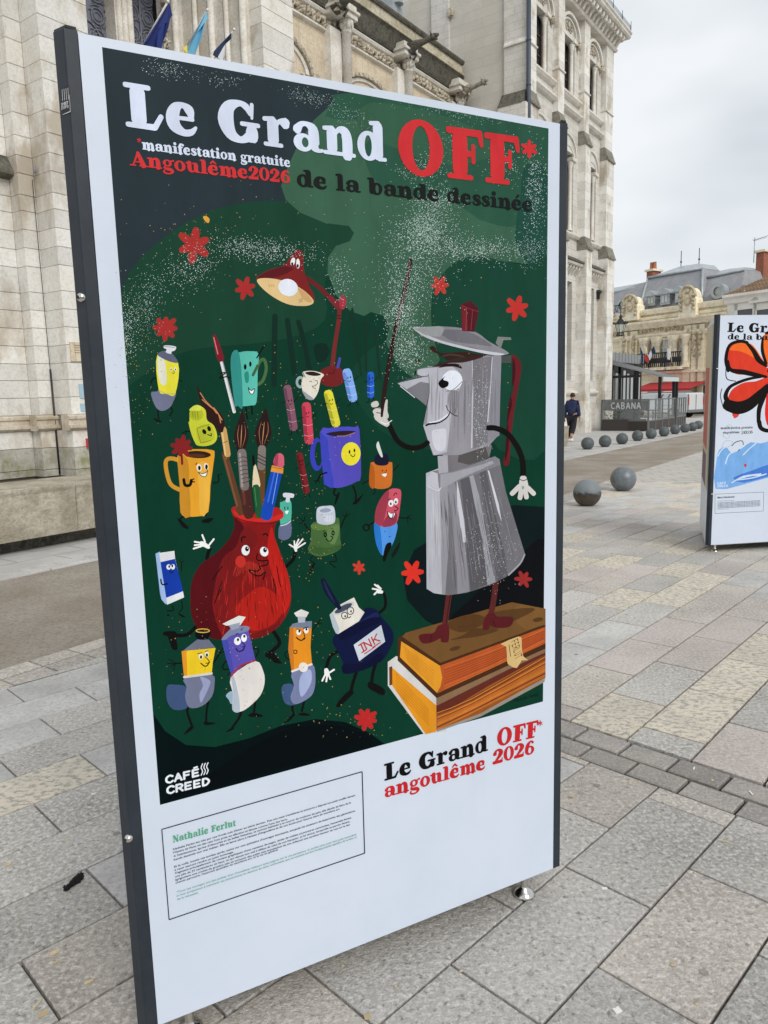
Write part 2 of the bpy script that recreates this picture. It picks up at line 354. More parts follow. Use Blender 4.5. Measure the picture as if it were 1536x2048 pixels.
# upper field (rows along azimuth 42)
upl = lambda p: NEAR.local((p[0], p[1], 0))[0] - 3.082
rows = [1.06 + .3015 * k for k in range(-22, 19)]
CR = {(1.36, 3.35), (1.66, 3.3), (1.06, 3.6), (1.36, 4.2), (1.06, 4.3)}
for i, a in enumerate(rows):
    odd = (round((a - 1.06) / .3015)) % 2
    p = (3.65 if odd else 3.345) - .61 * 12
    while p < 13:
        q = [UPPER.world(p, a), UPPER.world(p + .61, a), UPPER.world(p + .61, a + .3015), UPPER.world(p, a + .3015)]
        pl = clip(clip([(v.x, v.y) for v in q], street_l), upl)
        if pl and len(pl) > 2:
            d = hypot(pl[0][0], pl[0][1]); s = pyt(pl[0])
            if d < 14 and s and 1000 < s[0] < 1750:
                cl = noise.noise(Vector((p * .4, a * .9, 3.3))) + random.uniform(-.12, .12); slab(pl, pick((.66 if d < 8.2 else .3) if cl > .06 else .08), gap=.0062)
            elif d < 10: slab(pl, pick(.2))
        p += .61
# kerb setts: two rows along the lane
for r, (l0, l1) in enumerate(((4.205, 4.375), (4.385, 4.56))):
    k = -3.0
    while k < 16:
        L = .27; q = [STREET.world(k, l0), STREET.world(k + L, l0), STREET.world(k + L, l1), STREET.world(k, l1)]; slab([(v.x, v.y) for v in q], M_cob if k > 6 else M_sl[1], -.008, 'sett', .006, bev=.004); k += L
k = 2.0
while k < 9.5:
    q = [STREET.world(k, 6.99), STREET.world(k + .36, 6.99), STREET.world(k + .36, 7.24), STREET.world(k, 7.24)]; slab([(v.x, v.y) for v in q], M_sl[4], .008, 'sett', .006, bev=.004); k += .36
SLABS.sort(key=lambda s: s[0]); far = MB(); fm = []
for i, (d, name, vs, fs, m, c) in enumerate(SLABS):
    if i < 300:
        me = bpy.data.meshes.new(name); me.from_pydata(vs, [], fs); me.materials.append(m); o = bpy.data.objects.new(name, me); COL.objects.link(o); o.location = (c[0], c[1], 0); o.parent = paving
    else:
        far.mi = M_sl.index(m) if m in M_sl else 5; far.add([(x + c[0], y + c[1], z) for x, y, z in vs], fs)
fo = far.build('remaining_slabs', M_sl + [M_cob], paving, recalc=False); fo['kind'] = 'stuff'
g = MB(); q = [STREET.world(6, 4.56), STREET.world(75, 4.56), STREET.world(75, -60), STREET.world(6, -60)]; q = [(p.x, p.y) for p in q]; q = clip(q, lambda p: hypot(p[0], p[1]) * 0 + (UPPER.local((p[0], p[1], 0))[0] - 12.6))
g.add([(x, y, -.006) for x, y in q], [list(range(len(q)))]); o = g.build('far_paving', M_far, None, off=Vector((0, 0, 0))); tag(o, 'far part of the stone paved square', kind='structure')
# wood chips and litter
M_chip = mat('pale_wood_chip', (.55, .46, .30), .8, var=(.42, .33, .2), vscale=30)
M_pap = mat('white_petal_scrap', (.75, .74, .70), .7)
def chip(px, py, w_, h_, ang, label, m=M_chip, t=.003, name='wood_chip', cat='wood chip', grp=None):
    w_ *= 1.5; h_ *= 1.5
    p = ground(px, py, .001); mb = MB(); c, s = cos(radians(ang)), sin(radians(ang)); pts = []
    for (u, v_) in ((-.5, -.45), (.1, -.5), (.5, -.4), (.48, .5), (-.1, .42), (-.5, .5)): pts.append((u * w_ * c - v_ * h_ * s, u * w_ * s + v_ * h_ * c))
    n = len(pts); mb.add([(x, y, .0005) for x, y in pts] + [(x, y, t + x * .05) for x, y in pts], [list(range(n))[::-1], list(range(n, 2 * n))] + [[i, (i + 1) % n, n + (i + 1) % n, n + i] for i in range(n)])
    o = mb.build(name, m, None); o.location = p; tag(o, label, cat, grp); return o
chip(109, 1906, .016, .012, 40, 'square light brown wood chip on the slab left of the big kiosk')
chip(113, 1924, .012, .003, 60, 'thin brown splinter beside the square wood chip'); chip(178, 1964, .017, .007, 35, 'oblong cream wood chip lying near the kiosk post')
chip(86, 2028, .016, .013, 30, 'yellowish wood chip at the slab joint in the bottom left corner'); chip(74, 2010, .026, .003, 75, 'long reddish brown splinter by the bottom left slab joint')
chip(1235, 2021, .013, .013, 20, 'white paper square on the grey slab at the lower right', M_pap, .002, 'paper_scrap', 'paper scrap'); chip(735, 2034, .012, .012, 15, 'brownish chip wedged in the slab joint under the kiosk')
chip(1142, 1593, .014, .008, 10, 'cream chip on the pale slab right of the kiosk post'); chip(1451, 1684, .015, .005, -20, 'cream curled chip on the slab at the right edge'); chip(1209, 1777, .012, .009, 0, 'white round scrap on the slab by the steel foot', M_pap, .001, 'paper_scrap', 'paper scrap')
chip(1388, 1537, .018, .004, 60, 'white splinter on the grey setts at the right', M_pap, .002, 'paper_scrap', 'paper scrap'); chip(1502, 1586, .004, .02, 0, 'thin white stick across the setts at the right edge', M_pap, .002, 'paper_scrap', 'paper scrap')
chip(16, 1729, .014, .012, 15, 'cream chip on the pale slab at the left edge'); chip(187, 1588, .012, .01, 15, 'small white scrap beside the kiosk post on the left', M_pap, .002, 'paper_scrap', 'paper scrap')
sc = MB()
for _ in range(700):
    a, b = random.uniform(-1.5, 9), random.uniform(-3, 4.1); p = STREET.world(a, b)
    r = random.uniform(.0012, .0065) * (1 + a * .14); t = random.uniform(0, 3); n = 5
    v_ = [(p.x + cos(t + 6.28 * k / n) * r * random.uniform(.5, 1.5), p.y + sin(t + 6.28 * k / n) * r * random.uniform(.5, 1.4), .0012) for k in range(n)]; sc.add(v_ + [(p.x, p.y, .0045)], [[k, (k + 1) % n, n] for k in range(n)])
o = sc.build('scattered_litter', M_chip, None); tag(o, 'tiny pale crumbs and petals scattered over the paving', kind='stuff')
# old chewing gum and drip spots
gm = MB(); random.seed(31)
for _ in range(150):
    a, b = random.uniform(-1, 8), random.uniform(-3.5, 4.0); p = STREET.world(a, b); r = random.uniform(.006, .016); t = random.uniform(0, 3); n = 9
    gm.add([(p.x + cos(t + 6.283 * k / n) * r * random.uniform(.75, 1.15), p.y + sin(t + 6.283 * k / n) * r * random.uniform(.75, 1.15), .0014) for k in range(n)], [list(range(n))])
o = gm.build('gum_spots', mat('flattened_gum', (.24, .23, .215), .9, var=(.36, .345, .32), vscale=9), None); tag(o, 'flattened grey gum spots on the paving slabs', kind='stuff')
# black fallen rag / dropping
p = ground(147, 1769, 0); mb = MB()
for (dx, dy, r) in ((.008, .012, .011), (.002, .004, .012), (-.003, -.004, .010), (-.008, -.012, .008), (.010, .004, .008), (-.016, -.014, .004), (.012, .018, .006)): mb.blob((dx * 1.1, dy * 2.1, .006), (r * 1.25, r * 1.2, .010), 10, 6, jit=1.3)
o = mb.build('black_debris', mat('charred_black', (.01, .009, .008), .7, bump=1, bscale=200), None); o.location = p; tag(o, 'crumpled black scrap lying on the grey slab left of the kiosk', 'debris')
# ============================================================ town hall
S = STREET
hall = thing('town_hall', 'pale limestone town hall with clustered piers, arched windows and gargoyles', 'building', S, (5.3, 9.0, 0))
def part(mb, name, m, parent=hall, **k): return mb.build(name, m, parent, **k)
# --- entrance pier on the left: three stepped flats
L2, L1, L0 = 8.73, 9.10, 9.30; A2, A2R, A1 = 5.48, 6.16, 5.27
ZC = [.73, .82, 1.10, 1.32]; ZC2 = [1.52, 1.74, 1.96, 2.17, 2.39, 2.61, 2.83, 3.05, 3.36, 3.58, 3.80, 4.02, 4.21, 4.46, 4.67, 4.90, 5.16, 5.51, 5.71, 5.99, 6.22, 6.55, 6.8, 7.1, 7.4, 7.7, 8.0, 8.3]
def course(x0, x1, y, depth, zs, nm='stone', g=.0025, m=None, mir=False):
    for z0, z1 in zip(zs, zs[1:]):
        w = x1 - x0; cuts = [x0, x1] if w < .75 else [x0, x0 + w * (.42 if int(z0 * 10) % 2 else .58), x1]
        for a, b in zip(cuts, cuts[1:]):
            mb = MB(); mb.cbox(a + g * .5, b - g * .5, y, y + depth, z0 + g, z1 - g, .004); part(mb, nm, M_damp if z0 < 1.0 else M_pier)
g_ = .004
mb = MB(); mb.box(A2 + .01, A2R - .01, L2 + .02, 12, 0, 8.4); mb.box(A1 + .01, A2, L1 + .02, 12, 0, 8.4); mb.box(-3, A1, L0 + .02, 12, 0, 8.4); part(mb, 'pier_core', M_mortar)
for zs, e in ((ZC, .035), (ZC2, 0)):
    course(A2 - e, A2R, L2 - e, .5, zs); course(A1 - e, A2 - e - .001, L1 - e, .5, zs); course(A1 - .65, A1 - e - .001, L0 - e, .5, zs)
mb = MB()
for (x0, x1, y) in ((A2, A2R + .02, L2), (A1, A2, L1), (-3, A1, L0)): mb.prof([(y - .05, 1.32), (y - .095, 1.35), (y - .095, 1.385), (y - .055, 1.395), (y - .055, 1.45), (y - .075, 1.465), (y - .075, 1.495), (y - .02, 1.52), (y + .1, 1.52), (y + .1, 1.32)], x0 - .09, x1)
part(mb, 'string_course', M_stain)
# rest of the pier toward the left edge (outside most of the view)
mb = MB(); mb.box(-3, A1 - .66, L0, L0 + .5, 0, 8.4); part(mb, 'wall', M_ash)
# small stone hood and lamp fixed on it
mb = MB(); a, z = S.hit(28, 345, L0 - .02); mb.prof([(L0, z + .18), (L0 - .12, z - .02), (L0 - .12, z - .06), (L0, z - .1)], a - .8, a - .02); part(mb, 'weathered_ledge', M_dark)
a, z = S.hit(73, 340, L1 - .1); mb = MB(); mb.lathe((a - .02, L1 - .1, z - .035), [(.004, .08), (.014, .07), (.017, .0), (.012, -.01), (0, -.012)], 10); part(mb, 'wall_lamp', M_leadp)
x0, z0_ = S.hit(104, 955, L1 - .07); x1, z1_ = S.hit(73, 360, L1 - .06)
mb = MB(); mb.tube([(A2 - .045, L1 - .045, .75), (A2 - .045, L1 - .045, 2.1)], .012, 8); mb.tube([(A2 - .045, L1 - .045, 2.1), (A2 - .05, L1 - .04, z1_)], .0045, 6); part(mb, 'cable_conduit', M_iron)
# signs on the pier
def wall_sign(pix, y, m, name, t=.012):
    q = [S.hit(px, py, y) for px, py in pix]; xs = [a for a, b in q]; zs = [b for a, b in q]; x0, x1, z0, z1 = min(xs), max(xs), min(zs), max(zs); mb = MB(); mb.box(x0, x1, y - t, y, z0, z1); return part(mb, name, m), (x0, x1, z0, z1)
pl, (x0, x1, z0, z1) = wall_sign([(138, 684), (200, 724)], L2, M_warm, 'stone_plaque', .02)
mb = MB()
for k in range(4): mb.tube([(x0 + .05, L2 - .021, z1 - .04 - k * .03), (x1 - .05 - .03 * (k % 2), L2 - .021, z1 - .04 - k * .03)], .003, 4)
mb.build('plaque_lettering', mat('faded_red_brown', (.22, .13, .10), .8), pl)
M_bluep = mat('pale_blue_panel', (.36, .50, .60), .5)
pl, (x0, x1, z0, z1) = wall_sign([(157, 768), (215, 796)], L2, M_bluep, 'blue_notice'); mb = MB(); mb.add([(x0 + .06, L2 - .013, (z0 + z1) / 2), (x0 + .1, L2 - .013, z0 + .03), (x0 + .14, L2 - .013, (z0 + z1) / 2), (x0 + .1, L2 - .013, z1 - .03)], [[0, 1, 2, 3]]); mb.build('red_diamond', mat('sign_red', (.45, .05, .05), .5), pl)
wall_sign([(160, 807), (215, 821)], L2, M_bluep, 'small_blue_notice'); wall_sign([(171, 877), (200, 893)], L2 - .036, mat('sign_red2', (.5, .04, .04), .5), 'small_red_box', .05)
# --- low wall in front
lw = thing('low_stone_wall', 'low mossy limestone parapet wall with an undercut dark base across the lane, in front of the town hall', 'wall', S, (8, 8, 0))
for i, (a, b) in enumerate(((-3, 1.2), (1.2, 4.95), (4.95, 9.3), (9.3, 13.4), (13.4, 17.2), (17.2, 20.4))):
    mb = MB(); n = 14; pts = [(7.965, .16), (7.955, .25), (7.95, .66), (7.935, .70), (7.935, .735), (8.8, .742), (8.8, .17), (8.06, .17)]
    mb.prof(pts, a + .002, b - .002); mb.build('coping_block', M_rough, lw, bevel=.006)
mb = MB(); mb.box(-3, 20.3, 8.24, 8.8, -.05, .17); mb.build('footing', M_dark, lw)  # dark stone colour stands in for the shade in the undercut
# --- portal between the piers: leaded windows and shafts
YB = 10.25
w0 = S.hit(170, 60, YB)[0]; w1 = S.hit(232, 60, YB)[0]; w2 = S.hit(268, 60, YB)[0]; w3 = S.hit(322, 60, YB)[0]
AR = 9.32  # left end of the right pier
AE = 10.06
mb = MB(); mb.box(A2R - .02, AE, YB + .3, 12, 4.0, 12); mb.box(A2R, AE, 9.6, 12, 0, 2.2); part(mb, 'portal_back_wall', M_mortar)
w1m = S.hit(232, 60, YB - .12)[0]; w2m = S.hit(268, 60, YB - .12)[0]
mb = MB(); mb.box(w1m, w2m, YB - .12, YB + .3, 2, 9.0); mb.box(w3, w3 + .3, YB - .02, YB + .3, 2, 9.0); part(mb, 'mullion', M_trim)
mb = MB()
for t in (.2, .5, .8): x = w1m + (w2m - w1m) * t; mb.tube([(x, YB - .13, 2), (x, YB - .13, 9)], .045, 10)
part(mb, 'mullion_shaft', M_trim)
def tracery(x0, x1, name):
    mb = MB(); mb.box(x0, x1, YB + .12, YB + .14, 2.2, 9.0); pane = part(mb, 'leaded_window', M_leadp)
    m2 = MB(); random.seed(int(x0 * 100)); r0 = .14; z = 2.6
    def ringt(cx, cz, r, w=.010, n=16): m2.tube([(cx + r * cos(6.2832 * k / n), YB + .105, cz + r * sin(6.2832 * k / n)) for k in range(n + 1)], w, 4, caps=False)
    while z < 9.0:
        for cx in (x0 + (x1 - x0) * .28, x0 + (x1 - x0) * .74):
            ringt(cx, z, .11); ringt(cx, z, .06, .008)
            for q in range(5): a = q * 1.26 + z; m2.tube([(cx + .11 * cos(a), YB + .105, z + .11 * sin(a)), (cx + .17 * cos(a + .5), YB + .105, z + .17 * sin(a + .5)), (cx + .2 * cos(a + 1), YB + .105, z + .15 * sin(a + 1.2))], .008, 4, caps=False)
        z += .30
    ringt((x0 + x1) / 2, 7.05, .24, .014); m2.tube([((x0 + x1) / 2, YB + .10, 2.2), ((x0 + x1) / 2, YB + .10, 9)], .016, 4)
    m2.build('ironwork', mat('wrought_iron_grey', (.20, .21, .25), .5), pane)
    m3 = MB(); m3.box(x0, x0 + .03, YB + .02, YB + .16, 2.2, 9); m3.box(x1 - .05, x1, YB + .02, YB + .16, 2.2, 9); m3.build('window_frame', M_black, pane)
tracery(w0 - .35, w1, ''); tracery(w2 - .1, w3, '')
# right jamb: stepped splay with engaged shafts (reads left to right in the photograph)
jy = [YB - .1, 9.95, 9.66, 9.40, 9.08, 8.78]; jx = [w3 + .02]
xs_ = [S.hit(px, 60, y)[0] for px, y in ((334, 10.1), (372, 9.9), (402, 9.66), (432, 9.4), (470, 9.1), (520, 8.78))]
prev = w3 + .02; jam = MB()
for i, x in enumerate(xs_):
    pass
steps = [(S.hit(323, 60, 10.18)[0], 10.18), (xs_[0], 9.98), (xs_[1], 9.76), (xs_[2], 9.5), (xs_[3], 9.24), (xs_[4], 9.0), (AR, L2)]
for i in range(len(steps) - 1):
    x, y = steps[i]; nx_, ny_ = steps[i + 1]; jam.box(x, AE, y, y + .5, 2, 9.0)
part(jam, 'portal_jamb', M_trim)
for i, (x, y) in enumerate(steps[:-1]):
    mb = MB(); mb.tube([(x + .03, y - .05, 2), (x + .03, y - .05, 9)], .055 if i % 2 else .04, 12); part(mb, 'engaged_shaft', M_trim)
mb = MB(); x, y = steps[1]; random.seed(3)
for k in range(60): mb.blob((x - .045 - random.uniform(0, .02), y + random.uniform(.02, .16), 4.6 + k * .06), (.035, .05, .03), 6, 4, jit=1.0)
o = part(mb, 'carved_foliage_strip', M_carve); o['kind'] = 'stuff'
mb = MB(); mb.box(AR + .02, AE - .02, L2 + .02, 14.0, 0, 9.2); mb.box(6.0, AE, 9.0, 12, 8.9, 9.4); part(mb, 'pier_core', M_mortar)
z = 5.6; zz = [z]
while z < 9.1: z += random.choice([.22, .36, .24]); zz.append(z)
for z0, z1 in zip(zz, zz[1:]):
    mb = MB(); mb.cbox(AR + .002, AE, L2, L2 + .5, z0 + .003, z1 - .003, .004); part(mb, 'stone', M_pier)
mb = MB(); mb.box(AR, AE, L2 + .005, L2 + .5, 0, 5.6); mb.box(AE - .02, AE + .003, L2 + .1, 14.2, 0, 9.2); part(mb, 'pier_wall', M_ash)
# --- flags above the entrance
M_pole = mat('white_flagpole', (.7, .7, .68), .4)
def flag(tip, base, cloth, label, name='flag'):
    y = 8.3; (x0, z0), (x1, z1) = S.hit(*tip, y), S.hit(*base, y + .5)
    t = thing(name, label, 'flag', S, (x1, y + .5, z1), group='flags over the town hall door')
    mb = MB(); mb.tube([(x1, y + .5, z1), (x0, y, z0)], .011, 8); mb.build('flagpole', M_pole, t)
    mb = MB(); mb.blob((x0, y, z0), .022, 10, 6); mb.build('finial', M_pole, t)
    for i, (pts, m) in enumerate(cloth):
        mb = MB(); q = [S.hit(px, py, y - .02 + .03 * ((k * 7) % 3)) for k, (px, py) in enumerate(pts)]; n = len(q)
        # folded cloth: front and back sheets with ripples
        fr = [(a, y - .03 - .035 * ((k * 5 + i) % 3), b) for k, (a, b) in enumerate(q)]; bk = [(a, f[1] + .012, b) for (a, b), f in zip(q, fr)]
        c = len(fr); mb.add(fr + bk, [[0, k, k + 1] for k in range(1, n - 1)] + [[c, c + k + 1, c + k] for k in range(1, n - 1)] + [[k, (k + 1) % n, c + (k + 1) % n, c + k] for k in range(n)])
        mb.build('flag_cloth', m, t, recalc=False)
M_fb = mat('deep_blue_cloth', (.010, .022, .13), .8); M_fc = mat('light_blue_cloth', (.16, .42, .60), .8); M_fy = mat('yellow_cloth', (.65, .55, .10), .8); M_fn = mat('navy_cloth', (.015, .03, .08), .8); M_fw = mat('white_cloth', (.72, .74, .78), .8)
flag((336, 3), (285, 92), [([(338, 6), (334, 36), (326, 48), (300, 70), (286, 84), (274, 98), (316, 108), (326, 60), (331, 38)], M_fb), ([(326, 46), (312, 62), (300, 100), (318, 104), (325, 70)], mat('blue_cloth_fold', (.012, .03, .17), .8))], 'deep blue flag hanging limp from its pole, leftmost of the three above the door')
flag((415, 20), (370, 100), [([(411, 25), (405, 42), (390, 62), (384, 78), (370, 92), (362, 110), (388, 112), (392, 80), (398, 62), (408, 40)], M_fc), ([(370, 92), (361, 98), (360, 112), (372, 112)], M_fy)], 'light blue and yellow flag hanging limp, middle of three above the door')
flag((468, 59), (420, 130), [([(462, 66), (444, 84), (440, 92), (428, 102), (416, 114), (426, 120), (446, 92), (452, 82)], M_fn), ([(446, 92), (430, 112), (424, 122), (440, 126), (446, 108)], M_fw)], 'navy and white flag hanging limp from its pole, rightmost of the three above the door')
# --- recessed wing with frieze and gargoyles
YW = 14.2; AT = 25.09; YP = YW - .22
mb = MB(); mb.box(9.5, AT, YW, YW + .6, 0, 12.75); part(mb, 'wing_wall', M_warm)
zq = lambda px, py, y=YW: S.hit(px, py, y)
f0 = zq(699, 70)[1]; f1 = zq(699, 94)[1]   # frieze band
print('frieze', f0, f1)
pil = [(S.hit(659, 60, YP)[0], S.hit(693, 60, YP)[0]), (S.hit(793, 110, YP)[0], S.hit(816, 110, YP)[0]), (24.45, 25.05)]
print('pil', pil)
mb = MB(); mb.prof([(YW, f0 + .02), (YW - .12, f0 + .06), (YW - .16, f0 + .12), (YW - .10, f0 + .2), (YW, f0 + .2)], 9.5, AT); mb.prof([(YW, f1 - .03), (YW - .1, f1), (YW - .1, f1 + .05), (YW, f1 + .08)], 9.5, AT); part(mb, 'frieze_moulding', M_trim)
mb = MB(); random.seed(11); x = 10.2
while x < AT - .1:
    for z in (f1 + .14, f1 + .25, (f0 + f1) / 2 + .1, f0 - .06):
        mb.blob((x + random.uniform(-.03, .03), YW - .05, z + random.uniform(-.03, .03)), (.075, .09, .075), 7, 5, jit=1.2)
    mb.tube([(x - .06, YW - .05, f1 + .1), (x + .02, YW - .12, (f0 + f1) / 2), (x + .1, YW - .08, f0 - .02)], .03, 5); x += .21
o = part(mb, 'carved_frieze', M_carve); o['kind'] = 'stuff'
zt = 13.42; zc0 = f0 + .2
# cornice: dark cyma under a parapet
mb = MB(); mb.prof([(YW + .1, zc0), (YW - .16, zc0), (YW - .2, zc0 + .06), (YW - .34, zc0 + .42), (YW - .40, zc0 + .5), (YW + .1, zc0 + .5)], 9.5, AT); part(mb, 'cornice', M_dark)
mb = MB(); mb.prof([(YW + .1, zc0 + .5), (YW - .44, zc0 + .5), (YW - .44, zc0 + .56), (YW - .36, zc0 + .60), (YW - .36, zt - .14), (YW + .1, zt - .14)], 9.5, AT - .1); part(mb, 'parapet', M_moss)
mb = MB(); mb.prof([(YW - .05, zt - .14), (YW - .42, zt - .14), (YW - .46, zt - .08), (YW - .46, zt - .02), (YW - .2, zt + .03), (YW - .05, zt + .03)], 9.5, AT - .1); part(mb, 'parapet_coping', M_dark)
mb = MB(); mb.prof([(YW + .3, zt - .1), (YW + 2.8, zt + 3.4), (YW + 3.2, zt + 3.4), (YW + 3.2, zt - .2)], 9.5, 22.6); part(mb, 'slate_roof', M_slate)
xr, zr = S.hit(772, 20, YW + .9); mb = MB(); mb.box(xr - .35, xr + .25, YW + .4, YW + 1.2, zt, zr + .3); mb.lathe((xr - .05, YW + .38, zr), [(0, 0), (.18, 0)], 14); part(mb, 'dormer', M_zinc)
for a0, a1 in pil:
    w = a1 - a0
    mb = MB(); mb.box(a0, a0 + w * .62, YP - .02, YW, 0, f1 + .1); part(mb, 'pilaster', M_trim)
    mb = MB(); c = (a1 - .17, YP - .12, 0); mb.lathe(c, [(.13, 0), (.13, f0 - .28), (.15, f0 - .27), (.15, f0 - .23), (.13, f0 - .21)], 16); part(mb, 'column', M_trim)
    mb = MB()
    for k in range(9):
        an = k * .7; mb.blob((c[0] + .15 * cos(an), c[1] + .15 * sin(an), f0 - .1 + .05 * (k % 2)), (.07, .07, .11), 6, 4, jit=.8)
    mb.lathe((c[0], c[1], 0), [(.14, f0 - .22), (.2, f0 + .05)], 12); mb.build('capital', M_trim, hall)
    mb = MB(); mb.hexa([(a0 - .05, YP - .36), (a1 + .08, YP - .36), (a1 + .08, YW), (a0 - .05, YW)], f0 + .06, f0 + .2); mb.hexa([(a0 - .1, YP - .42), (a1 + .13, YP - .42), (a1 + .13, YW), (a0 - .1, YW)], f0 + .2, f0 + .28); mb.hexa([(a0 - .05, YP - .34), (a1 + .06, YP - .34), (a1 + .06, YW), (a0 - .05, YW)], f0 + .28, f0 + .44); part(mb, 'entablature_block', M_trim, bevel=.01)
def gargoyle(x, z, m, up=0.0, sc=1.0):
    y = YP - .2; mb = MB(); P_ = [(x, y + .1, z - .05), (x + .02, y - .15, z + .08), (x + .05, y - .45, z + .17 + up), (x + .08, y - .75, z + .18 + up), (x + .1, y - 1.0, z + .22 + up), (x + .1, y - 1.12, z + .25 + up)]
    mb.tube([Vector((x, y, z)) + (Vector(p) - Vector((x, y, z))) * sc for p in P_], [.2 * sc, .22 * sc, .17 * sc, .11 * sc, .10 * sc, .12 * sc], 10)
    h = Vector((x, y, z)) + (Vector((x + .1, y - 1.2, z + .25 + up)) - Vector((x, y, z))) * sc
    mb.blob(h, (.11 * sc, .14 * sc, .12 * sc), 10, 7, jit=.9); mb.tube([h + Vector((0, -.05, .03)), h + Vector((0, -.24 * sc, .02))], [.09 * sc, .06 * sc], 8); mb.tube([h + Vector((0, -.03, -.05)), h + Vector((0, -.20 * sc, -.13 * sc))], [.06 * sc, .03 * sc], 6)
    for s_ in (-1, 1): mb.tube([h + Vector((s_ * .06 * sc, .04, .08 * sc)), h + Vector((s_ * .12 * sc, .08 * sc, .2 * sc))], [.04 * sc, .008], 6); mb.tube([Vector((x + s_ * .14 * sc, y - .1, z + .05)), Vector((x + s_ * .17 * sc, y - .35 * sc, z - .12 * sc)), Vector((x + s_ * .12 * sc, y - .18, z - .3 * sc))], [.09 * sc, .06 * sc, .05 * sc], 6)
    for s_ in (-1, 1): mb.add([(x + s_ * .12, y - .05, z + .2), (x + s_ * .2, y + .2, z + .35), (x + s_ * .22, y - .3, z + .12), (x + s_ * .15, y - .45, z + .05)], [[0, 1, 2, 3]])
    return part(mb, 'gargoyle', m)
gx, gz = S.hit(815, 92, YP - .2); gargoyle(gx - .05, gz - .22, M_dark, .05, .78)
gx, gz = S.hit(905, 166, YP - .3); gargoyle(24.75, gz - .12, mat('grey_gargoyle_stone', (.33, .30, .25), .9, var=(.2, .18, .14), vscale=9, bump=1, bscale=30), .04, .72)
gx, gz = S.hit(672, 8, YP - .2); gargoyle(gx, gz - .1, M_dark, .05, .8)
# segmental window arches of the wing
def arch(parent, cx, z0, r, thick, y, depth, m, name, a0=15, a1=165, squash=1.0, n=14, dent=False):
    mb = MB(); o = []
    for k in range(n):
        t0, t1 = radians(a0 + (a1 - a0) * k / n), radians(a0 + (a1 - a0) * (k + 1) / n)
        q = [(cx + r * cos(t0), z0 + r * squash * sin(t0)), (cx + (r + thick) * cos(t0), z0 + (r + thick) * squash * sin(t0)), (cx + (r + thick) * cos(t1), z0 + (r + thick) * squash * sin(t1)), (cx + r * cos(t1), z0 + r * squash * sin(t1))]
        mb.prism(q, y - depth, y + .05)
        if dent: tm = (t0 + t1) / 2; mb.box(cx + (r + thick * .4) * cos(tm) - .035, cx + (r + thick * .4) * cos(tm) + .035, y - depth - .03, y - depth + .02, z0 + (r + thick * .4) * squash * sin(tm) - .035, z0 + (r + thick * .4) * squash * sin(tm) + .035)
    return mb.build(name, m, parent)
wings = [((pil[0][0] + AE + 3.2) / 2, S.hit(638, 128, YW)), ]
ax1, az1 = S.hit(646, 128, YW); ax0, az0 = S.hit(568, 55, YW); axc = S.hit(535, 36, YW)
for cx, rr in ((ax1 - 2.0, 2.0), ((pil[0][1] + pil[1][0]) / 2, 1.55), ((pil[1][1] + pil[2][0]) / 2, 1.0)):
    zA = f1 - .55; r = min(rr, 1.55); z0 = zA - r * .62
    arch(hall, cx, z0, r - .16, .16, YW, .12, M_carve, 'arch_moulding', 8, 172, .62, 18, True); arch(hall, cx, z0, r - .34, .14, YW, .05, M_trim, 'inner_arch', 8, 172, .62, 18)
    for s_ in (-1, 1):
        mb = MB(); mb.lathe((cx + s_ * r * .99, YW - .08, z0 + .1), [(.0, -.42), (.06, -.38), (.1, -.2), (.13, -.05), (.14, .05), (0, .06)], 10); part(mb, 'arch_corbel', M_carve)
    zs = z0 - .25
    mb = MB(); mb.box(cx - .7 * r, cx + .7 * r, YW - .015, YW + .02, zs - 3, zs); win = part(mb, 'window', M_wood)
    mb = MB(); mb.box(cx - .76 * r, cx + .76 * r, YW - .1, YW + .02, zs, zs + .1); mb.box(cx - .76 * r, cx - .66 * r, YW - .08, YW + .02, zs - 3, zs); mb.box(cx + .66 * r, cx + .76 * r, YW - .08, YW + .02, zs - 3, zs); mb.build('window_surround', M_warm, win)
    mb = MB()
    for s_ in (-1, 1):
        for k in range(2):
            pts = []; c0 = (cx + s_ * (.25 + k * .42) * r, zs + .3 - .12 * k); 
            for q in range(22): t = q * .42; rr_ = .17 * (1 - q / 26); pts.append((c0[0] + s_ * rr_ * cos(t), YW - .02, c0[1] + rr_ * sin(t)))
            mb.tube(pts, .014, 5)
    part(mb, 'scroll_carving', M_carve)
# --- corner block
LP, LWL = 11.4, 11.63; AC1 = 33.93; TOPZ = 17.0
PIL = [(25.09, 25.87), (27.84, 28.42), (30.48, 31.09), (33.04, 33.93)]
mb = MB(); mb.box(AT + .12, AC1 - .12, LWL + .35, 19.5, 0, 16.3); part(mb, 'block_core', M_ash)
mb = MB(); mb.box(AT + .10, AT + .4, LWL, 19.5, 0, 16.2); mb.box(AC1 - .4, AC1 - .1, LWL, 19.5, 0, 16.2); part(mb, 'side_wall', mat('pale_side_ashlar', (.60, .575, .52), .85, var=(.54, .51, .45), vscale=.8, var2=(.44, .41, .35), v2scale=22, v2amt=.35, bump=.5, bscale=45, joints=(1.5, .32, .004, (.8, .78, .74), True)))
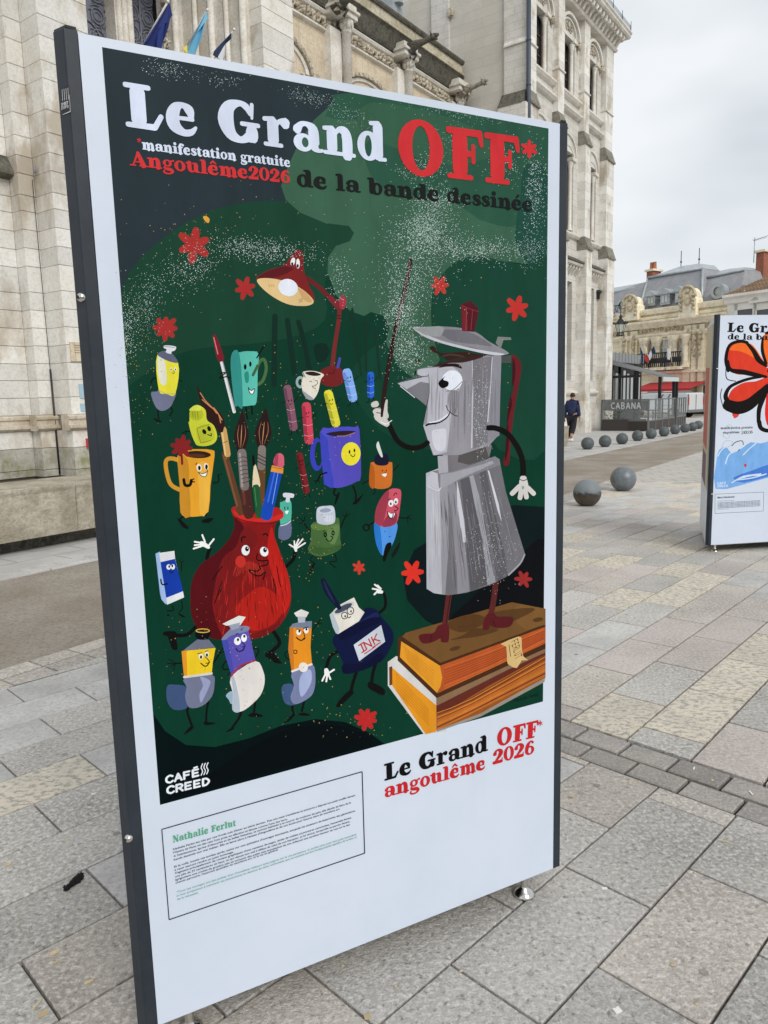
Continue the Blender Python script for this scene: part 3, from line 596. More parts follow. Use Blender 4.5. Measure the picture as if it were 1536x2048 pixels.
# side pilaster strips facing the viewer
for (y0, y1) in ((LP + .0, LP + .24),):
    pass
yl, _ = S.hitx(863, 60, AT); yr, _ = S.hitx(897, 60, AT); mb = MB(); mb.box(AT - .0, AT + .14, min(yl, yr), max(yl, yr), 0, 16.2); part(mb, 'side_pilaster', M_ash)
yk, zk = S.hitx(901, 24, AT); mb = MB(); mb.box(AT - .06, AT + .05, yk - .1, yk + .1, zk - .15, zk + .12); part(mb, 'side_corbel', M_carve, bevel=.02)
LOWF, MIDF = LP - .2, LP - .1
for i, (a0, a1) in enumerate(PIL):
    first, last = i == 0, i == 3
    ex0 = .0 if not first else .0
    # three stages stepping back, split into courses
    def stage(z0, z1, yf, wid, rowh=.36):
        z = z0; rows_ = []
        while z < z1 - .05: z2 = min(z1, z + rowh); rows_.append((z, z2)); z = z2
        for (u, v_) in rows_:
            mb = MB(); mb.cbox(a0 - wid, a1 + wid, yf, LWL + .3, u + .002, v_ - .002, .004); part(mb, 'stone', M_pier if i in (0, 2) or True else M_ash)
    b = MB(); b.box(a0 + .004, a1 - .004, LP + .01, LWL + .3, 0, 16.2); part(b, 'pilaster_core', M_mortar)
    stage(0.0, 1.0, LOWF - .06, .06, .5); stage(1.0, 7.45, LOWF, .0); stage(7.95, 11.5, MIDF, .0); stage(12.0, 16.15, LP, .0)
    for z0, z1, ya, yb in ((7.45, 7.97, LOWF - .05, MIDF), (11.5, 12.02, MIDF - .05, LP)):
        mb = MB(); mb.prof([(ya, z0 + .08), (ya - .02, z0 + .08), (ya - .02, z0), (LWL, z0 - .01), (LWL, z1), (yb, z1)], a0 - .012, a1 + .012); part(mb, 'weathered_offset', M_off)
    mb = MB(); mb.prof([(LP - .05, 13.48), (LP - .05, 13.52), (LP, 13.58), (LWL, 13.58), (LWL, 13.46)], a0 - .02, a1 + .02); part(mb, 'string_course', M_trim)
# first pilaster's face turned to the viewer
sp = [S.hitx(px, 150, AT)[0] for px in (1009, 1043)]
mb = MB(); mb.box(AT - .02, AT + .3, LP + .02, sp[0], 0, 16.2); part(mb, 'pilaster_return', M_ash)
mb = MB(); mb.prism([(AT - .35, 11.45), (AT - .02, 11.95), (AT + .1, 11.95), (AT + .1, 11.45)], LP + .02, sp[0] + .1); part(mb, 'weathered_offset', M_dark)
mb = MB(); mb.box(AT - .33, AT + .1, LP - .1, sp[0] + .1, 0, 11.45); part(mb, 'pilaster_return', M_ash); mb = MB(); mb.prism([(AT - .07, 13.45), (AT - .07, 13.5), (AT - .02, 13.6), (AT + .1, 13.6), (AT + .1, 13.42)], LP, sp[0]); part(mb, 'string_course', M_trim)
# wall between pilasters, with openings
BAYS = [(PIL[i][1], PIL[i + 1][0]) for i in range(3)]
def bay(x0, x1):
    w = x1 - x0; c = (x0 + x1) / 2; ow = w * .34; y = LWL; c_ = c; c = c - w * .06
    # openings: ground, first, second floor
    op = [(2.2, 6.15, False), (8.05, 11.05, True), (13.08, 15.15, True)]
    zprev = 0
    mb = MB()
    for z0, z1, ar in op:
        mb.box(x0, x1, y, y + .5, zprev, z0); mb.box(x0, c - ow, y, y + .5, z0, z1); mb.box(c + ow, x1, y, y + .5, z0, z1); zprev = z1
    mb.box(x0, x1, y, y + .5, zprev, 16.2); part(mb, 'bay_wall', M_ash)
    for fl, (z0, z1, ar) in enumerate(op):
        mb = MB(); mb.box(c - ow, c + ow, y + .30, y + .32, z0, z1); win = part(mb, 'window', M_paneg)
        mb = MB(); 
        for xx in (c - ow + .03, c, c + ow - .03): mb.box(xx - .03, xx + .03, y + .26, y + .30, z0, z1)
        for t in (.35, .68): mb.box(c - ow, c + ow, y + .265, y + .295, z0 + (z1 - z0) * t, z0 + (z1 - z0) * t + .05)
        mb.build('window_frame', M_wood, win)
        if fl:
            for s_ in (-1, 1):
                mb = MB(); cx = c + s_ * (ow - .16); zb = z0 + .1; zt_ = z1 - .55 if fl == 1 else z1 - .35
                mb.lathe((cx + s_ * .04, y + .10, 0), [(.11, zb), (.11, zb + .05), (.08, zb + .1), (.075, zt_), (.085, zt_ + .02), (.08, zt_ + .04), (.13, zt_ + .22), (.14, zt_ + .26)], 12); mb.build('column', M_trim, win)
            for u_, v_ in ((c - ow - .16, c - ow + .22), (c + ow - .22, c + ow + .16)): mb = MB(); mb.box(u_, v_, y - .08, y + .26, zt_ + .27, zt_ + .42); mb.build('impost', M_trim, win, bevel=.012)
            if fl == 2:
                arch(hall, c, 15.18, w * .40, .12, y, .16, M_trim, 'arch_moulding', 0, 180, .78, 14); arch(hall, c, 15.18, w * .33, .07, y, .08, M_trim, 'inner_arch', 0, 180, .78, 14)
                mb = MB()
                for s_ in (-1, 1):
                    pts = []
                    for q in range(20): t = q * .45; r_ = .16 * (1 - q / 24); pts.append((c + s_ * (.2 + r_ * cos(t)), y - .02, 15.42 + r_ * sin(t)))
                    mb.tube(pts, .018, 5)
                mb.blob((c, y - .02, 15.5), (.09, .05, .16), 8, 5, jit=.6); part(mb, 'tympanum_carving', M_carve)
                mb = MB()
                for s_ in (-1, 1): mb.blob((c + s_ * w * .44, y - .1, 15.05), (.1, .12, .14), 8, 6, jit=1.1)
                part(mb, 'carved_head', M_carve)
            else:
                arch(hall, c, 11.0, w * .42, .07, y, .06, M_trim, 'hood_moulding', 0, 180, .75, 14); arch(hall, c, 11.0, w * .31, .07, y, .02, M_trim, 'inner_arch', 0, 180, .4, 12)
    for zz_, dp in ((13.02, .18), (12.5, .2), (7.95, .16), (1.7, .14)):
        mb = MB(); mb.prof([(y, zz_ - .12), (y - dp * .6, zz_ - .1), (y - dp, zz_ - .02), (y - dp, zz_ + .04), (y, zz_ + .08)], x0, x1); part(mb, 'sill_moulding', M_trim)
    # hood on brackets over the ground floor opening
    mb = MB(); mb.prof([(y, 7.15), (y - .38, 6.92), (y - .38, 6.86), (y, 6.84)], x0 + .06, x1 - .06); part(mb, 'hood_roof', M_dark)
    mb = MB(); mb.prof([(y, 6.84), (y - .34, 6.84), (y - .3, 6.76), (y - .12, 6.72), (y, 6.72)], x0 + .1, x1 - .1); part(mb, 'hood_moulding', M_trim)
    n = 6
    mb = MB()
    for k in range(n): xx = x0 + .22 + (w - .5) * k / (n - 1); mb.prof([(y, 6.72), (y - .24, 6.72), (y - .22, 6.62), (y - .05, 6.44), (y, 6.44)], xx, xx + .09)
    part(mb, 'hood_bracket', M_trim)
for b in BAYS: bay(*b)
# main cornice with corbels
mb = MB(); mb.prof([(LWL, 16.08), (LP - .08, 16.08), (LP - .14, 16.15), (LP - .06, 16.2), (LWL, 16.22)], AT - .05, AC1 + .12); part(mb, 'architrave', M_trim)
mb = MB(); x = AT + .1
k_ = 0
while x < AC1:
    mb = MB(); mb.prof([(LP - .02, 16.2), (LP - .12, 16.22), (LP - .2, 16.35), (LP - .44, 16.5), (LP - .44, 16.62), (LWL, 16.62), (LWL, 16.2)], x, x + .14); mb.blob((x + .07, LP - .36, 16.46), (.08, .1, .09), 7, 5, jit=.9); part(mb, 'corbel', M_trim); x += .36
mb = MB(); mb.box(AT - .02, AC1 + .03, LP, LWL + .4, 16.2, 16.62); part(mb, 'frieze', M_carve)
mb = MB(); random.seed(5); x = AT + .3
while x < AC1: mb.blob((x, LP - .03, 16.4), (.07, .06, .12), 7, 5, jit=1.0); x += .36
o = part(mb, 'rosette_carving', M_carve)
mb = MB(); mb.prof([(LWL, 16.62), (LP - .5, 16.62), (LP - .56, 16.68), (LP - .56, 16.74), (LP - .62, 16.8), (LP - .62, 16.86), (LWL, 16.9)], AT - .3, AC1 + .5); part(mb, 'cornice', M_trim)
mb = MB(); mb.prof([(LP - .50, 16.88), (LP - .58, 16.90), (LP - .58, 17.1), (LP - .5, 17.12)], AT - .2, AC1 + .45); part(mb, 'gutter', M_zinc)
mb = MB()
x = AT
while x < AC1 + .4: mb.tube([(x, LP - .59, 16.88), (x, LP - .59, 17.25)], .012, 5); x += 1.15
part(mb, 'gutter_bracket', M_iron)
mb = MB(); mb.prof([(LP - .3, 16.9), (LP + 3.5, 21.5), (LP + 7, 21.5), (LP + 8, 16.9)], AT + .2, AC1 - .2); part(mb, 'slate_roof', M_slate)
# blue-grey downpipe on the corner
mb = MB(); mb.tube([(AT - .07, LP - .09, 6), (AT - .07, LP - .09, 16.6)], .075, 10); pipe = part(mb, 'downpipe', M_pipe)
mb = MB()
for z in (12.0, 13.4, 14.7, 15.9): mb.lathe((AT - .07, LP - .09, z), [(.075, 0), (.09, .01), (.09, .05), (.075, .06)], 10)
mb.build('pipe_collar', M_pipe, pipe)
yg, zg = S.hitx(929, 200, AT); mb = MB(); mb.tube([(AT - .05, yg, 6), (AT - .05, yg, zg + .35)], .045, 8); part(mb, 'drain_pipe', mat('grey_drain', (.22, .20, .18), .5))
# iron bracket and lantern on the far corner
lan = thing('wall_lantern', 'ornate black iron lantern hanging on the far corner of the town hall', 'lantern', S, (34.6, 10.2, 0))
xL, zL = S.hit(1241, 657, 10.9); M_lg = glass('lantern_glass', (.7, .75, .7), .5)
c = (xL, 10.9)
mb = MB(); mb.hexa([(c[0] + .13 * cos(k * pi / 3), c[1] + .13 * sin(k * pi / 3)) for k in range(6)], zL - .2, zL + .18, [(c[0] + .24 * cos(k * pi / 3), c[1] + .24 * sin(k * pi / 3)) for k in range(6)]); mb.build('glass_body', M_lg, lan)
mb = MB()
for k in range(6):
    a = k * pi / 3; mb.tube([(c[0] + .13 * cos(a), c[1] + .13 * sin(a), zL - .2), (c[0] + .24 * cos(a), c[1] + .24 * sin(a), zL + .18), (c[0] + .05 * cos(a), c[1] + .05 * sin(a), zL + .42)], .02, 5); mb.blob((c[0] + .29 * cos(a), c[1] + .29 * sin(a), zL + .24), .045, 6, 4); mb.tube([(c[0] + .24 * cos(a), c[1] + .24 * sin(a), zL + .18), (c[0] + .33 * cos(a), c[1] + .33 * sin(a), zL + .3)], .018, 5)
    mb.tube([(c[0] + .13 * cos(a), c[1] + .13 * sin(a), zL - .2), (c[0] + .17 * cos(a), c[1] + .17 * sin(a), zL - .34)], .02, 5)
for zz_ in (zL - .2, zL - .33): mb.lathe((c[0], c[1], zz_), [(.15, 0), (.17, .01), (.15, .03)], 10)
mb.lathe((c[0], c[1], zL), [(.24, .18), (.2, .24), (.08, .38), (.05, .46), (.09, .5), (.05, .56), (.02, .62), (.02, .95)], 10); mb.build('frame', M_iron, lan)
mb = MB(); mb.tube([(c[0], c[1], zL + .95), (c[0], c[1] + .05, zL + 1.02), (AC1 + .1, LP - .1, zL + 1.0)], .025, 6)
for k in range(3):
    pts = []
    for q in range(16): t = q * .5; r = .16 * (1 - q / 20); pts.append((c[0] - .05, c[1] + .18 + k * .12 + r * cos(t) * .5, zL + .82 - k * .22 + r * sin(t)))
    mb.tube(pts, .014, 4)
mb.tube([(AC1 + .02, LP - .15, zL + 1.2), (AC1 + .02, LP - .15, zL + .1)], .025, 6); mb.build('scroll_bracket', M_iron, lan)
yl_, zl_ = 11.75, S.hit(1196, 593, 11.75)[1]; mb = MB(); mb.box(32.9, 33.0, 11.5, 11.82, zl_ - .18, zl_ + .14); mb.blob((32.95, 11.55, zl_ + .12), (.1, .16, .1), 8, 6); part(mb, 'wall_floodlight', M_iron)
# ============================================================ printed posters
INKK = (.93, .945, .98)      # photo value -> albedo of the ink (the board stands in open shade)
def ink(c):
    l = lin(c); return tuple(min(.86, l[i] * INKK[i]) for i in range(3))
def ink_mat():
    m = bpy.data.materials.new('printed_ink'); m.use_nodes = True; nt = m.node_tree; b = nt.nodes['Principled BSDF']
    a = nt.nodes.new('ShaderNodeAttribute'); a.attribute_name = 'ink'; b.inputs['Roughness'].default_value = .5; b.inputs['Specular IOR Level'].default_value = .07
    tc = nt.nodes.new('ShaderNodeNewGeometry'); n = nt.nodes.new('ShaderNodeTexNoise'); n.inputs['Scale'].default_value = 14; n.inputs['Detail'].default_value = 6; n.inputs['Roughness'].default_value = .7
    mp = nt.nodes.new('ShaderNodeMapping'); mp.inputs['Scale'].default_value = (1, 1, .35); mp.inputs['Rotation'].default_value = (.4, .5, 0)
    nt.links.new(tc.outputs['Position'], mp.inputs[0]); nt.links.new(mp.outputs[0], n.inputs['Vector'])
    r = nt.nodes.new('ShaderNodeMapRange'); r.inputs[1].default_value = .3; r.inputs[2].default_value = .7; r.inputs[3].default_value = .86; r.inputs[4].default_value = 1.12; nt.links.new(n.outputs['Fac'], r.inputs[0])
    h = nt.nodes.new('ShaderNodeHueSaturation'); nt.links.new(r.outputs[0], h.inputs['Value']); nt.links.new(a.outputs['Color'], h.inputs['Color']); nt.links.new(h.outputs[0], b.inputs['Base Color'])
    return m
M_ink = ink_mat()
def parse(t):
    if isinstance(t, str): return [tuple(float(v) for v in p.split(',')) for p in t.split()]
    return [tuple(p) for p in t]
def smooth(pts, k=5, closed=True):
    n = len(pts); o = []
    rng = range(n) if closed else range(n - 1)
    for i in rng:
        if closed: p = [pts[(i + j - 1) % n] for j in range(4)]
        else: p = [pts[max(0, min(n - 1, i + j - 1))] for j in range(4)]
        for s in range(k):
            t = s / k
            o.append(tuple(.5 * (2 * p[1][c] + (p[2][c] - p[0][c]) * t + (2 * p[0][c] - 5 * p[1][c] + 4 * p[2][c] - p[3][c]) * t * t + (-p[0][c] + 3 * p[1][c] - 3 * p[2][c] + p[3][c]) * t ** 3) for c in range(len(pts[0]))))
    if not closed: o.append(tuple(pts[-1]))
    return o
class Print:
    """flat print on a board: every colour field is a thin sheet just above those it overlaps"""
    def __init__(s, frame, y, parent, step=.000018):
        s.fr = frame; s.y = y; s.parent = parent; s.step = step; s.groups = {}; s.boxes = []; s.cur = None; s.org = (0, 0, 1)
        s.map = lambda x, yy: frame.hit(x, yy, y); s.lift = 0; s.clamp = None
    def crop(s, ox=0, oy=0, k=1.0): s.org = (ox, oy, k); return s
    def group(s, name): s.cur = s.groups.setdefault(name, dict(v=[], f=[], c=[])); return s
    def pt(s, p): return s.map(s.org[0] + p[0] / s.org[2], s.org[1] + p[1] / s.org[2])
    def layer(s, vs, fixed=None):
        x0 = min(v[0] for v in vs); x1 = max(v[0] for v in vs); z0 = min(v[1] for v in vs); z1 = max(v[1] for v in vs)
        if fixed is not None: return fixed
        l = 1
        for b in s.boxes:
            if b[4] >= l and b[0] < x1 and b[1] > x0 and b[2] < z1 and b[3] > z0: l = b[4] + 1
        s.boxes.append((x0, x1, z0, z1, l)); return l
    def emit(s, vs, fs, col, l=None, ramp=0):
        l = s.layer(vs, l); g = s.cur; b = len(g['v']); d = (l + s.lift) * s.step; n = max(1, len(vs))
        g['v'] += [(x, s.y - d - ramp * i / n, z) for i, (x, z) in enumerate(vs)]; g['f'] += [[b + i for i in f] for f in fs]; g['c'] += [(ink(col) if len(col) == 3 else col[:3])] * len(fs)
    def poly(s, t, col, sm=True, l=None, k=4):
        p = parse(t); p = smooth(p, k) if sm else p
        if s.clamp: p = [s.clamp(*a) for a in p]
        q = [s.pt(a) for a in p]; tri = tessellate_polygon([[Vector((x, z, 0)) for x, z in q]])
        s.emit(q, [list(a) for a in tri], col, l)
    def stroke(s, t, w, col, k=4, l=None, cap=True):
        """line of varying width: points x,y or x,y,w"""
        p = [a if len(a) > 2 else (a[0], a[1], w) for a in parse(t)]
        if len(p) > 2 and k > 1: p = smooth(p, k, False)
        L, R = [], []; n = len(p)
        if cap:
            a, b = p[0], p[1]; d = hypot(b[0] - a[0], b[1] - a[1]) or 1; e = ((a[0] - b[0]) / d, (a[1] - b[1]) / d)
            p = [(a[0] + e[0] * a[2] * .45, a[1] + e[1] * a[2] * .45, a[2] * .45), (a[0] + e[0] * a[2] * .3, a[1] + e[1] * a[2] * .3, a[2] * .8)] + p
            a, b = p[-1], p[-2]; d = hypot(b[0] - a[0], b[1] - a[1]) or 1; e = ((a[0] - b[0]) / d, (a[1] - b[1]) / d)
            p = p + [(a[0] + e[0] * a[2] * .3, a[1] + e[1] * a[2] * .3, a[2] * .8), (a[0] + e[0] * a[2] * .45, a[1] + e[1] * a[2] * .45, a[2] * .45)]
        n = len(p)
        for i in range(n):
            a = p[max(0, i - 1)]; b = p[min(n - 1, i + 1)]; d = hypot(b[0] - a[0], b[1] - a[1]) or 1; nx, ny = -(b[1] - a[1]) / d, (b[0] - a[0]) / d; h = p[i][2] / 2
            L.append(s.pt((p[i][0] + nx * h, p[i][1] + ny * h))); R.append(s.pt((p[i][0] - nx * h, p[i][1] - ny * h)))
        vs = [q for pr in zip(L, R) for q in pr]
        s.emit(vs, [[2 * i, 2 * i + 1, 2 * i + 3, 2 * i + 2] for i in range(n - 1)], col, l, ramp=.00002)
    def ell(s, cx, cy, rx, ry, col, rot=0, l=None, n=20):
        c, d = cos(radians(rot)), sin(radians(rot))
        q = [s.pt((cx + rx * cos(a) * c - ry * sin(a) * d, cy + rx * cos(a) * d + ry * sin(a) * c)) for a in [2 * pi * i / n for i in range(n)]]
        s.emit(q, [list(range(n))], col, l)
    def ring(s, cx, cy, rx, ry, ix, iy, irx, iry, col, rot=0, l=None, n=28):
        c, d = cos(radians(rot)), sin(radians(rot)); vs = []
        for i in range(n):
            a = 2 * pi * i / n; vs.append(s.pt((cx + rx * cos(a), cy + ry * sin(a)))); u, v = irx * cos(a), iry * sin(a); vs.append(s.pt((ix + u * c - v * d, iy + u * d + v * c)))
        s.emit(vs, [[2 * i, 2 * i + 1, (2 * i + 3) % (2 * n), (2 * i + 2) % (2 * n)] for i in range(n)], col, l)
    def flower(s, cx, cy, r, col, n=7, rot=0, w=.34):
        for i in range(n):
            a = radians(rot) + 2 * pi * i / n; k = r * (1 + .12 * sin(i * 2.3)); s.stroke([(cx, cy, r * w * .7), (cx + cos(a) * k * .55, cy + sin(a) * k * .55, r * w), (cx + cos(a) * k * .86, cy + sin(a) * k * .86, r * w * .75)], 1, col, k=2)
    def specks(s, cx, cy, rx, ry, n, col, size=(.5, 1.3), rot=0, l=60):
        c, d = cos(radians(rot)), sin(radians(rot))
        for _ in range(n):
            a = random.gauss(0, .42) * rx; b = random.gauss(0, .42) * ry; x, y = cx + a * c - b * d, cy + a * d + b * c
            if not s.inside(x, y): continue
            r = random.uniform(*size); t = random.uniform(0, 3); q = [s.pt((x + cos(t + j * 1.57) * r * random.uniform(.6, 1), y + sin(t + j * 1.57) * r * random.uniform(.6, 1))) for j in range(4)]
            s.emit(q, [[0, 1, 2, 3]], col, l + random.random() * 6)
    def inside(s, x, y): return True
    def build(s):
        for name, g in s.groups.items():
            name = name.split('#')[0]
            if not g['v']: continue
            me = bpy.data.meshes.new(name); o0 = root_off(s.parent)
            me.from_pydata([(x - o0.x, y - o0.y, z - o0.z) for x, y, z in g['v']], [], g['f']); me.materials.append(M_ink)
            at = me.attributes.new('ink', 'FLOAT_COLOR', 'CORNER'); cols = []
            for f, c in zip(me.polygons, g['c']): cols += list(c) * 0 + [c[0], c[1], c[2], 1.0] * f.loop_total
            at.data.foreach_set('color', cols)
            o = bpy.data.objects.new(name, me); COL.objects.link(o); o.parent = s.parent
            if 'speckle' in name: o['kind'] = 'stuff'

# ---- lettering: heavy soft-serif alphabet, x-height 1
def G_(ch):
    """pieces of a glyph: ('s',[(x,y,w)..]) stroke or ('r',cx,cy,rx,ry,ix,iy,irx,iry,rot); returns pieces, advance"""
    S = lambda *p: ('s', p); R = lambda *p: ('r', p)
    st = lambda x, h=1.0, w=.34: S((x, .05 + w * .5, w), (x, h - .05 - w * .5, w))
    sf = lambda x, w=.30, y=.07: S((x - w, y, .14), (x + w, y, .14))
    fl = lambda x, h=1.0: S((x - .30, h - .10, .15), (x + .02, h - .07, .17))
    D = {
     'n': ([st(.38), sf(.38), fl(.38), S((.5, .70, .1), (.66, .9, .2), (.9, .86, .3), (1.0, .58, .34), (1.0, .06, .34)), sf(1.0, .28)], 1.36),
     'm': ([st(.38), sf(.38, .26), fl(.38), S((.5, .70, .1), (.64, .9, .2), (.84, .86, .28), (.94, .58, .32), (.94, .06, .32)), sf(.94, .24), S((1.06, .70, .1), (1.2, .9, .2), (1.4, .86, .28), (1.5, .58, .32), (1.5, .06, .32)), sf(1.5, .26)], 1.85),
     'r': ([st(.38), sf(.38), fl(.38), S((.5, .66, .1), (.62, .86, .16), (.84, .84, .32))], 1.05),
     'u': ([S((.34, .94, .34), (.34, .45, .34), (.42, .16, .28), (.62, .08, .18), (.84, .2, .12)), fl(.34), st(.95), fl(.95), S((.98, .07, .14), (1.25, .08, .14))], 1.34),
     'i': ([st(.38), sf(.38), fl(.38), S((.36, 1.31, .34), (.38, 1.32, .34))], .76),
     'l': ([st(.38, 1.42), sf(.38), fl(.38, 1.42)], .76),
     'h': ([st(.38, 1.42), sf(.38), fl(.38, 1.42), S((.5, .70, .1), (.66, .9, .2), (.9, .86, .3), (1.0, .58, .34), (1.0, .06, .34)), sf(1.0, .28)], 1.36),
     't': ([S((.36, 1.22, .1), (.34, 1.02, .26), (.34, .4, .34), (.42, .13, .28), (.6, .07, .17), (.76, .16, .1)), S((.06, .92, .15), (.68, .92, .15))], .82),
     'f': ([S((.34, .06, .34), (.34, .95, .34), (.42, 1.27, .28), (.6, 1.36, .2), (.78, 1.24, .26)), S((.06, .92, .15), (.7, .92, .15)), sf(.34)], .80),
     'd': ([R(.52, .5, .48, .53, .5, .5, .15, .38, 0), st(.92, 1.42), fl(.92, 1.42), S((.95, .07, .14), (1.22, .08, .14))], 1.30),
     'b': ([st(.36, 1.42), fl(.36, 1.42), R(.76, .5, .48, .53, .80, .5, .15, .38, 0)], 1.30),
     'a': ([S((.24, .72, .27), (.4, .9, .2), (.62, .93, .18), (.84, .78, .32), (.88, .45, .34), (.9, .2, .3), (1.04, .08, .16), (1.2, .09, .12)), R(.46, .29, .38, .31, .53, .3, .13, .17, 0)], 1.20),
     'e': ([S((.98, .26, .1), (.82, .1, .2), (.56, .06, .24), (.28, .24, .34), (.22, .52, .36), (.34, .8, .28), (.56, .92, .18), (.78, .8, .26), (.84, .62, .22)), S((.3, .5, .12), (.88, .51, .14))], 1.10),
     'o': ([R(.55, .5, .53, .54, .55, .5, .18, .38, 0)], 1.12),
     's': ([S((.76, .72, .14), (.66, .9, .16), (.42, .93, .18), (.22, .78, .26), (.36, .58, .28), (.62, .42, .3), (.7, .22, .26), (.46, .07, .18), (.22, .1, .16), (.12, .28, .16))], .88),
     'g': ([R(.5, .64, .42, .36, .5, .64, .15, .22, 0), S((.8, .86, .12), (1.06, .93, .2)), S((.26, .3, .14), (.2, .16, .2), (.46, .06, .26), (.78, .02, .28), (.92, -.16, .26), (.74, -.36, .17), (.4, -.4, .17), (.14, -.28, .18), (.2, -.08, .12))], 1.12),
     'L': ([st(.46, 1.36, .40), S((.1, .08, .16), (.95, .09, .2)), S((.1, 1.28, .16), (.82, 1.28, .16)), S((.98, .12, .18), (1.18, .45, .16))], 1.32),
     'G': ([S((1.16, .98, .16), (1.04, 1.18, .24), (.78, 1.27, .2), (.42, 1.1, .34), (.28, .68, .46), (.44, .24, .34), (.78, .08, .22), (1.06, .2, .26)), st(1.2, .62, .36), S((.85, .62, .15), (1.44, .62, .15)), S((1.22, .84, .1), (1.24, 1.28, .14))], 1.58),
     'O': ([R(.72, .68, .70, .73, .72, .68, .27, .57, 0)], 1.50),
     'F': ([st(.46, 1.36, .40), S((.1, 1.27, .17), (1.1, 1.27, .19)), S((1.12, 1.28, .2), (1.18, .98, .13)), S((.5, .7, .16), (.86, .7, .16)), S((.9, .92, .13), (.9, .5, .13)), sf(.46, .36)], 1.26),
     'A': ([S((.28, .08, .13), (.76, 1.28, .2)), S((.78, 1.3, .26), (1.2, .1, .42)), S((.42, .42, .13), (1.0, .42, .13)), sf(.26, .22), sf(1.2, .32)], 1.56),
     'N': ([S((.3, .08, .16), (.3, 1.28, .16)), S((.34, 1.26, .34), (1.16, .1, .36)), S((1.2, .1, .16), (1.2, 1.28, .16)), sf(.3, .22), sf(1.2, .22, 1.29), sf(.3, .25, 1.29)], 1.5),
     '2': ([S((.22, .96, .32), (.34, 1.22, .2), (.6, 1.28, .24), (.84, 1.02, .36), (.66, .64, .28), (.28, .24, .16)), S((.14, .13, .26), (.9, .13, .26)), S((.94, .18, .1), (.98, .42, .1))], 1.10),
     '0': ([R(.56, .68, .54, .71, .56, .68, .19, .56, 0)], 1.12),
     '6': ([S((.88, 1.14, .24), (.66, 1.3, .16), (.36, 1.0, .3), (.24, .55, .32)), R(.56, .42, .5, .45, .58, .42, .17, .30, 0)], 1.12),
     '*': ([S((.5, 1.0, .08), (.5 + .34 * cos(a), 1.0 + .34 * sin(a), .2)) for a in [radians(90 + 60 * i) for i in range(6)]], 1.0),
     ' ': ([], .62), "'": ([S((.2, 1.4, .2), (.14, 1.1, .1))], .4),
    }
    if ch == 'ê': p, a = D['e']; return p + [S((.3, 1.14, .14), (.55, 1.36, .2)), S((.55, 1.36, .2), (.8, 1.14, .14))], a
    if ch == 'é': p, a = D['e']; return p + [S((.48, 1.14, .12), (.72, 1.38, .22))], a
    return D.get(ch, D['o'])
def cap_glyph(ch, w=.2):
    """plain rounded capitals of even weight, cap height 1"""
    S = lambda *p: ('s', [(x, y, w) for x, y in p])
    D = {'C': [S((.78, .8), (.5, .95), (.18, .78), (.1, .5), (.18, .22), (.5, .05), (.78, .2))], 'A': [S((.06, .05), (.42, .95)), S((.42, .95), (.78, .05)), S((.2, .36), (.64, .36))],
         'F': [S((.12, .05), (.12, .95)), S((.12, .92), (.7, .92)), S((.12, .5), (.6, .5))], 'E': [S((.12, .05), (.12, .95)), S((.12, .92), (.7, .92)), S((.12, .5), (.62, .5)), S((.12, .08), (.7, .08))],
         'R': [S((.12, .05), (.12, .95)), S((.12, .92), (.55, .92), (.74, .72), (.55, .5), (.12, .48)), S((.42, .46), (.76, .05))], 'D': [S((.12, .05), (.12, .95)), S((.12, .92), (.5, .9), (.78, .5), (.5, .1), (.12, .08))],
         'B': [S((.12, .05), (.12, .95)), S((.12, .92), (.5, .92), (.66, .73), (.5, .52), (.12, .52)), S((.5, .52), (.74, .3), (.52, .08), (.12, .08))], 'N': [S((.12, .05), (.12, .95)), S((.12, .95), (.74, .05)), S((.74, .05), (.74, .95))],
         'I': [S((.4, .05), (.4, .95)), S((.15, .95), (.65, .95)), S((.15, .05), (.65, .05))], 'K': [S((.12, .05), (.12, .95)), S((.74, .95), (.14, .45)), S((.3, .58), (.76, .05))],
         'L': [S((.12, .95), (.12, .05)), S((.12, .08), (.66, .08))], 'U': [S((.12, .95), (.14, .3), (.42, .05), (.7, .3), (.72, .95))], 'T': [S((.05, .93), (.78, .93)), S((.42, .93), (.42, .05))],
         'S': [S((.7, .8), (.42, .95), (.16, .76), (.4, .52), (.66, .3), (.42, .05), (.12, .2))], 'P': [S((.12, .05), (.12, .95)), S((.12, .92), (.55, .92), (.74, .7), (.55, .46), (.12, .46))], 'X': [S((.08, .05), (.74, .95)), S((.08, .95), (.74, .05))],
         'O': [S((.42, .95), (.12, .7), (.12, .3), (.42, .05), (.72, .3), (.72, .7), (.44, .95))], 'É': None, 'V': [S((.06, .95), (.42, .05)), S((.42, .05), (.78, .95))], '+': [S((.42, .2), (.42, .8)), S((.12, .5), (.72, .5))]}
    if ch == 'É': return D['E'] + [S((.3, 1.2), (.6, 1.24))], .9
    if ch == ' ': return [], .5
    return D.get(ch, []), (.6 if ch == 'I' else .95)
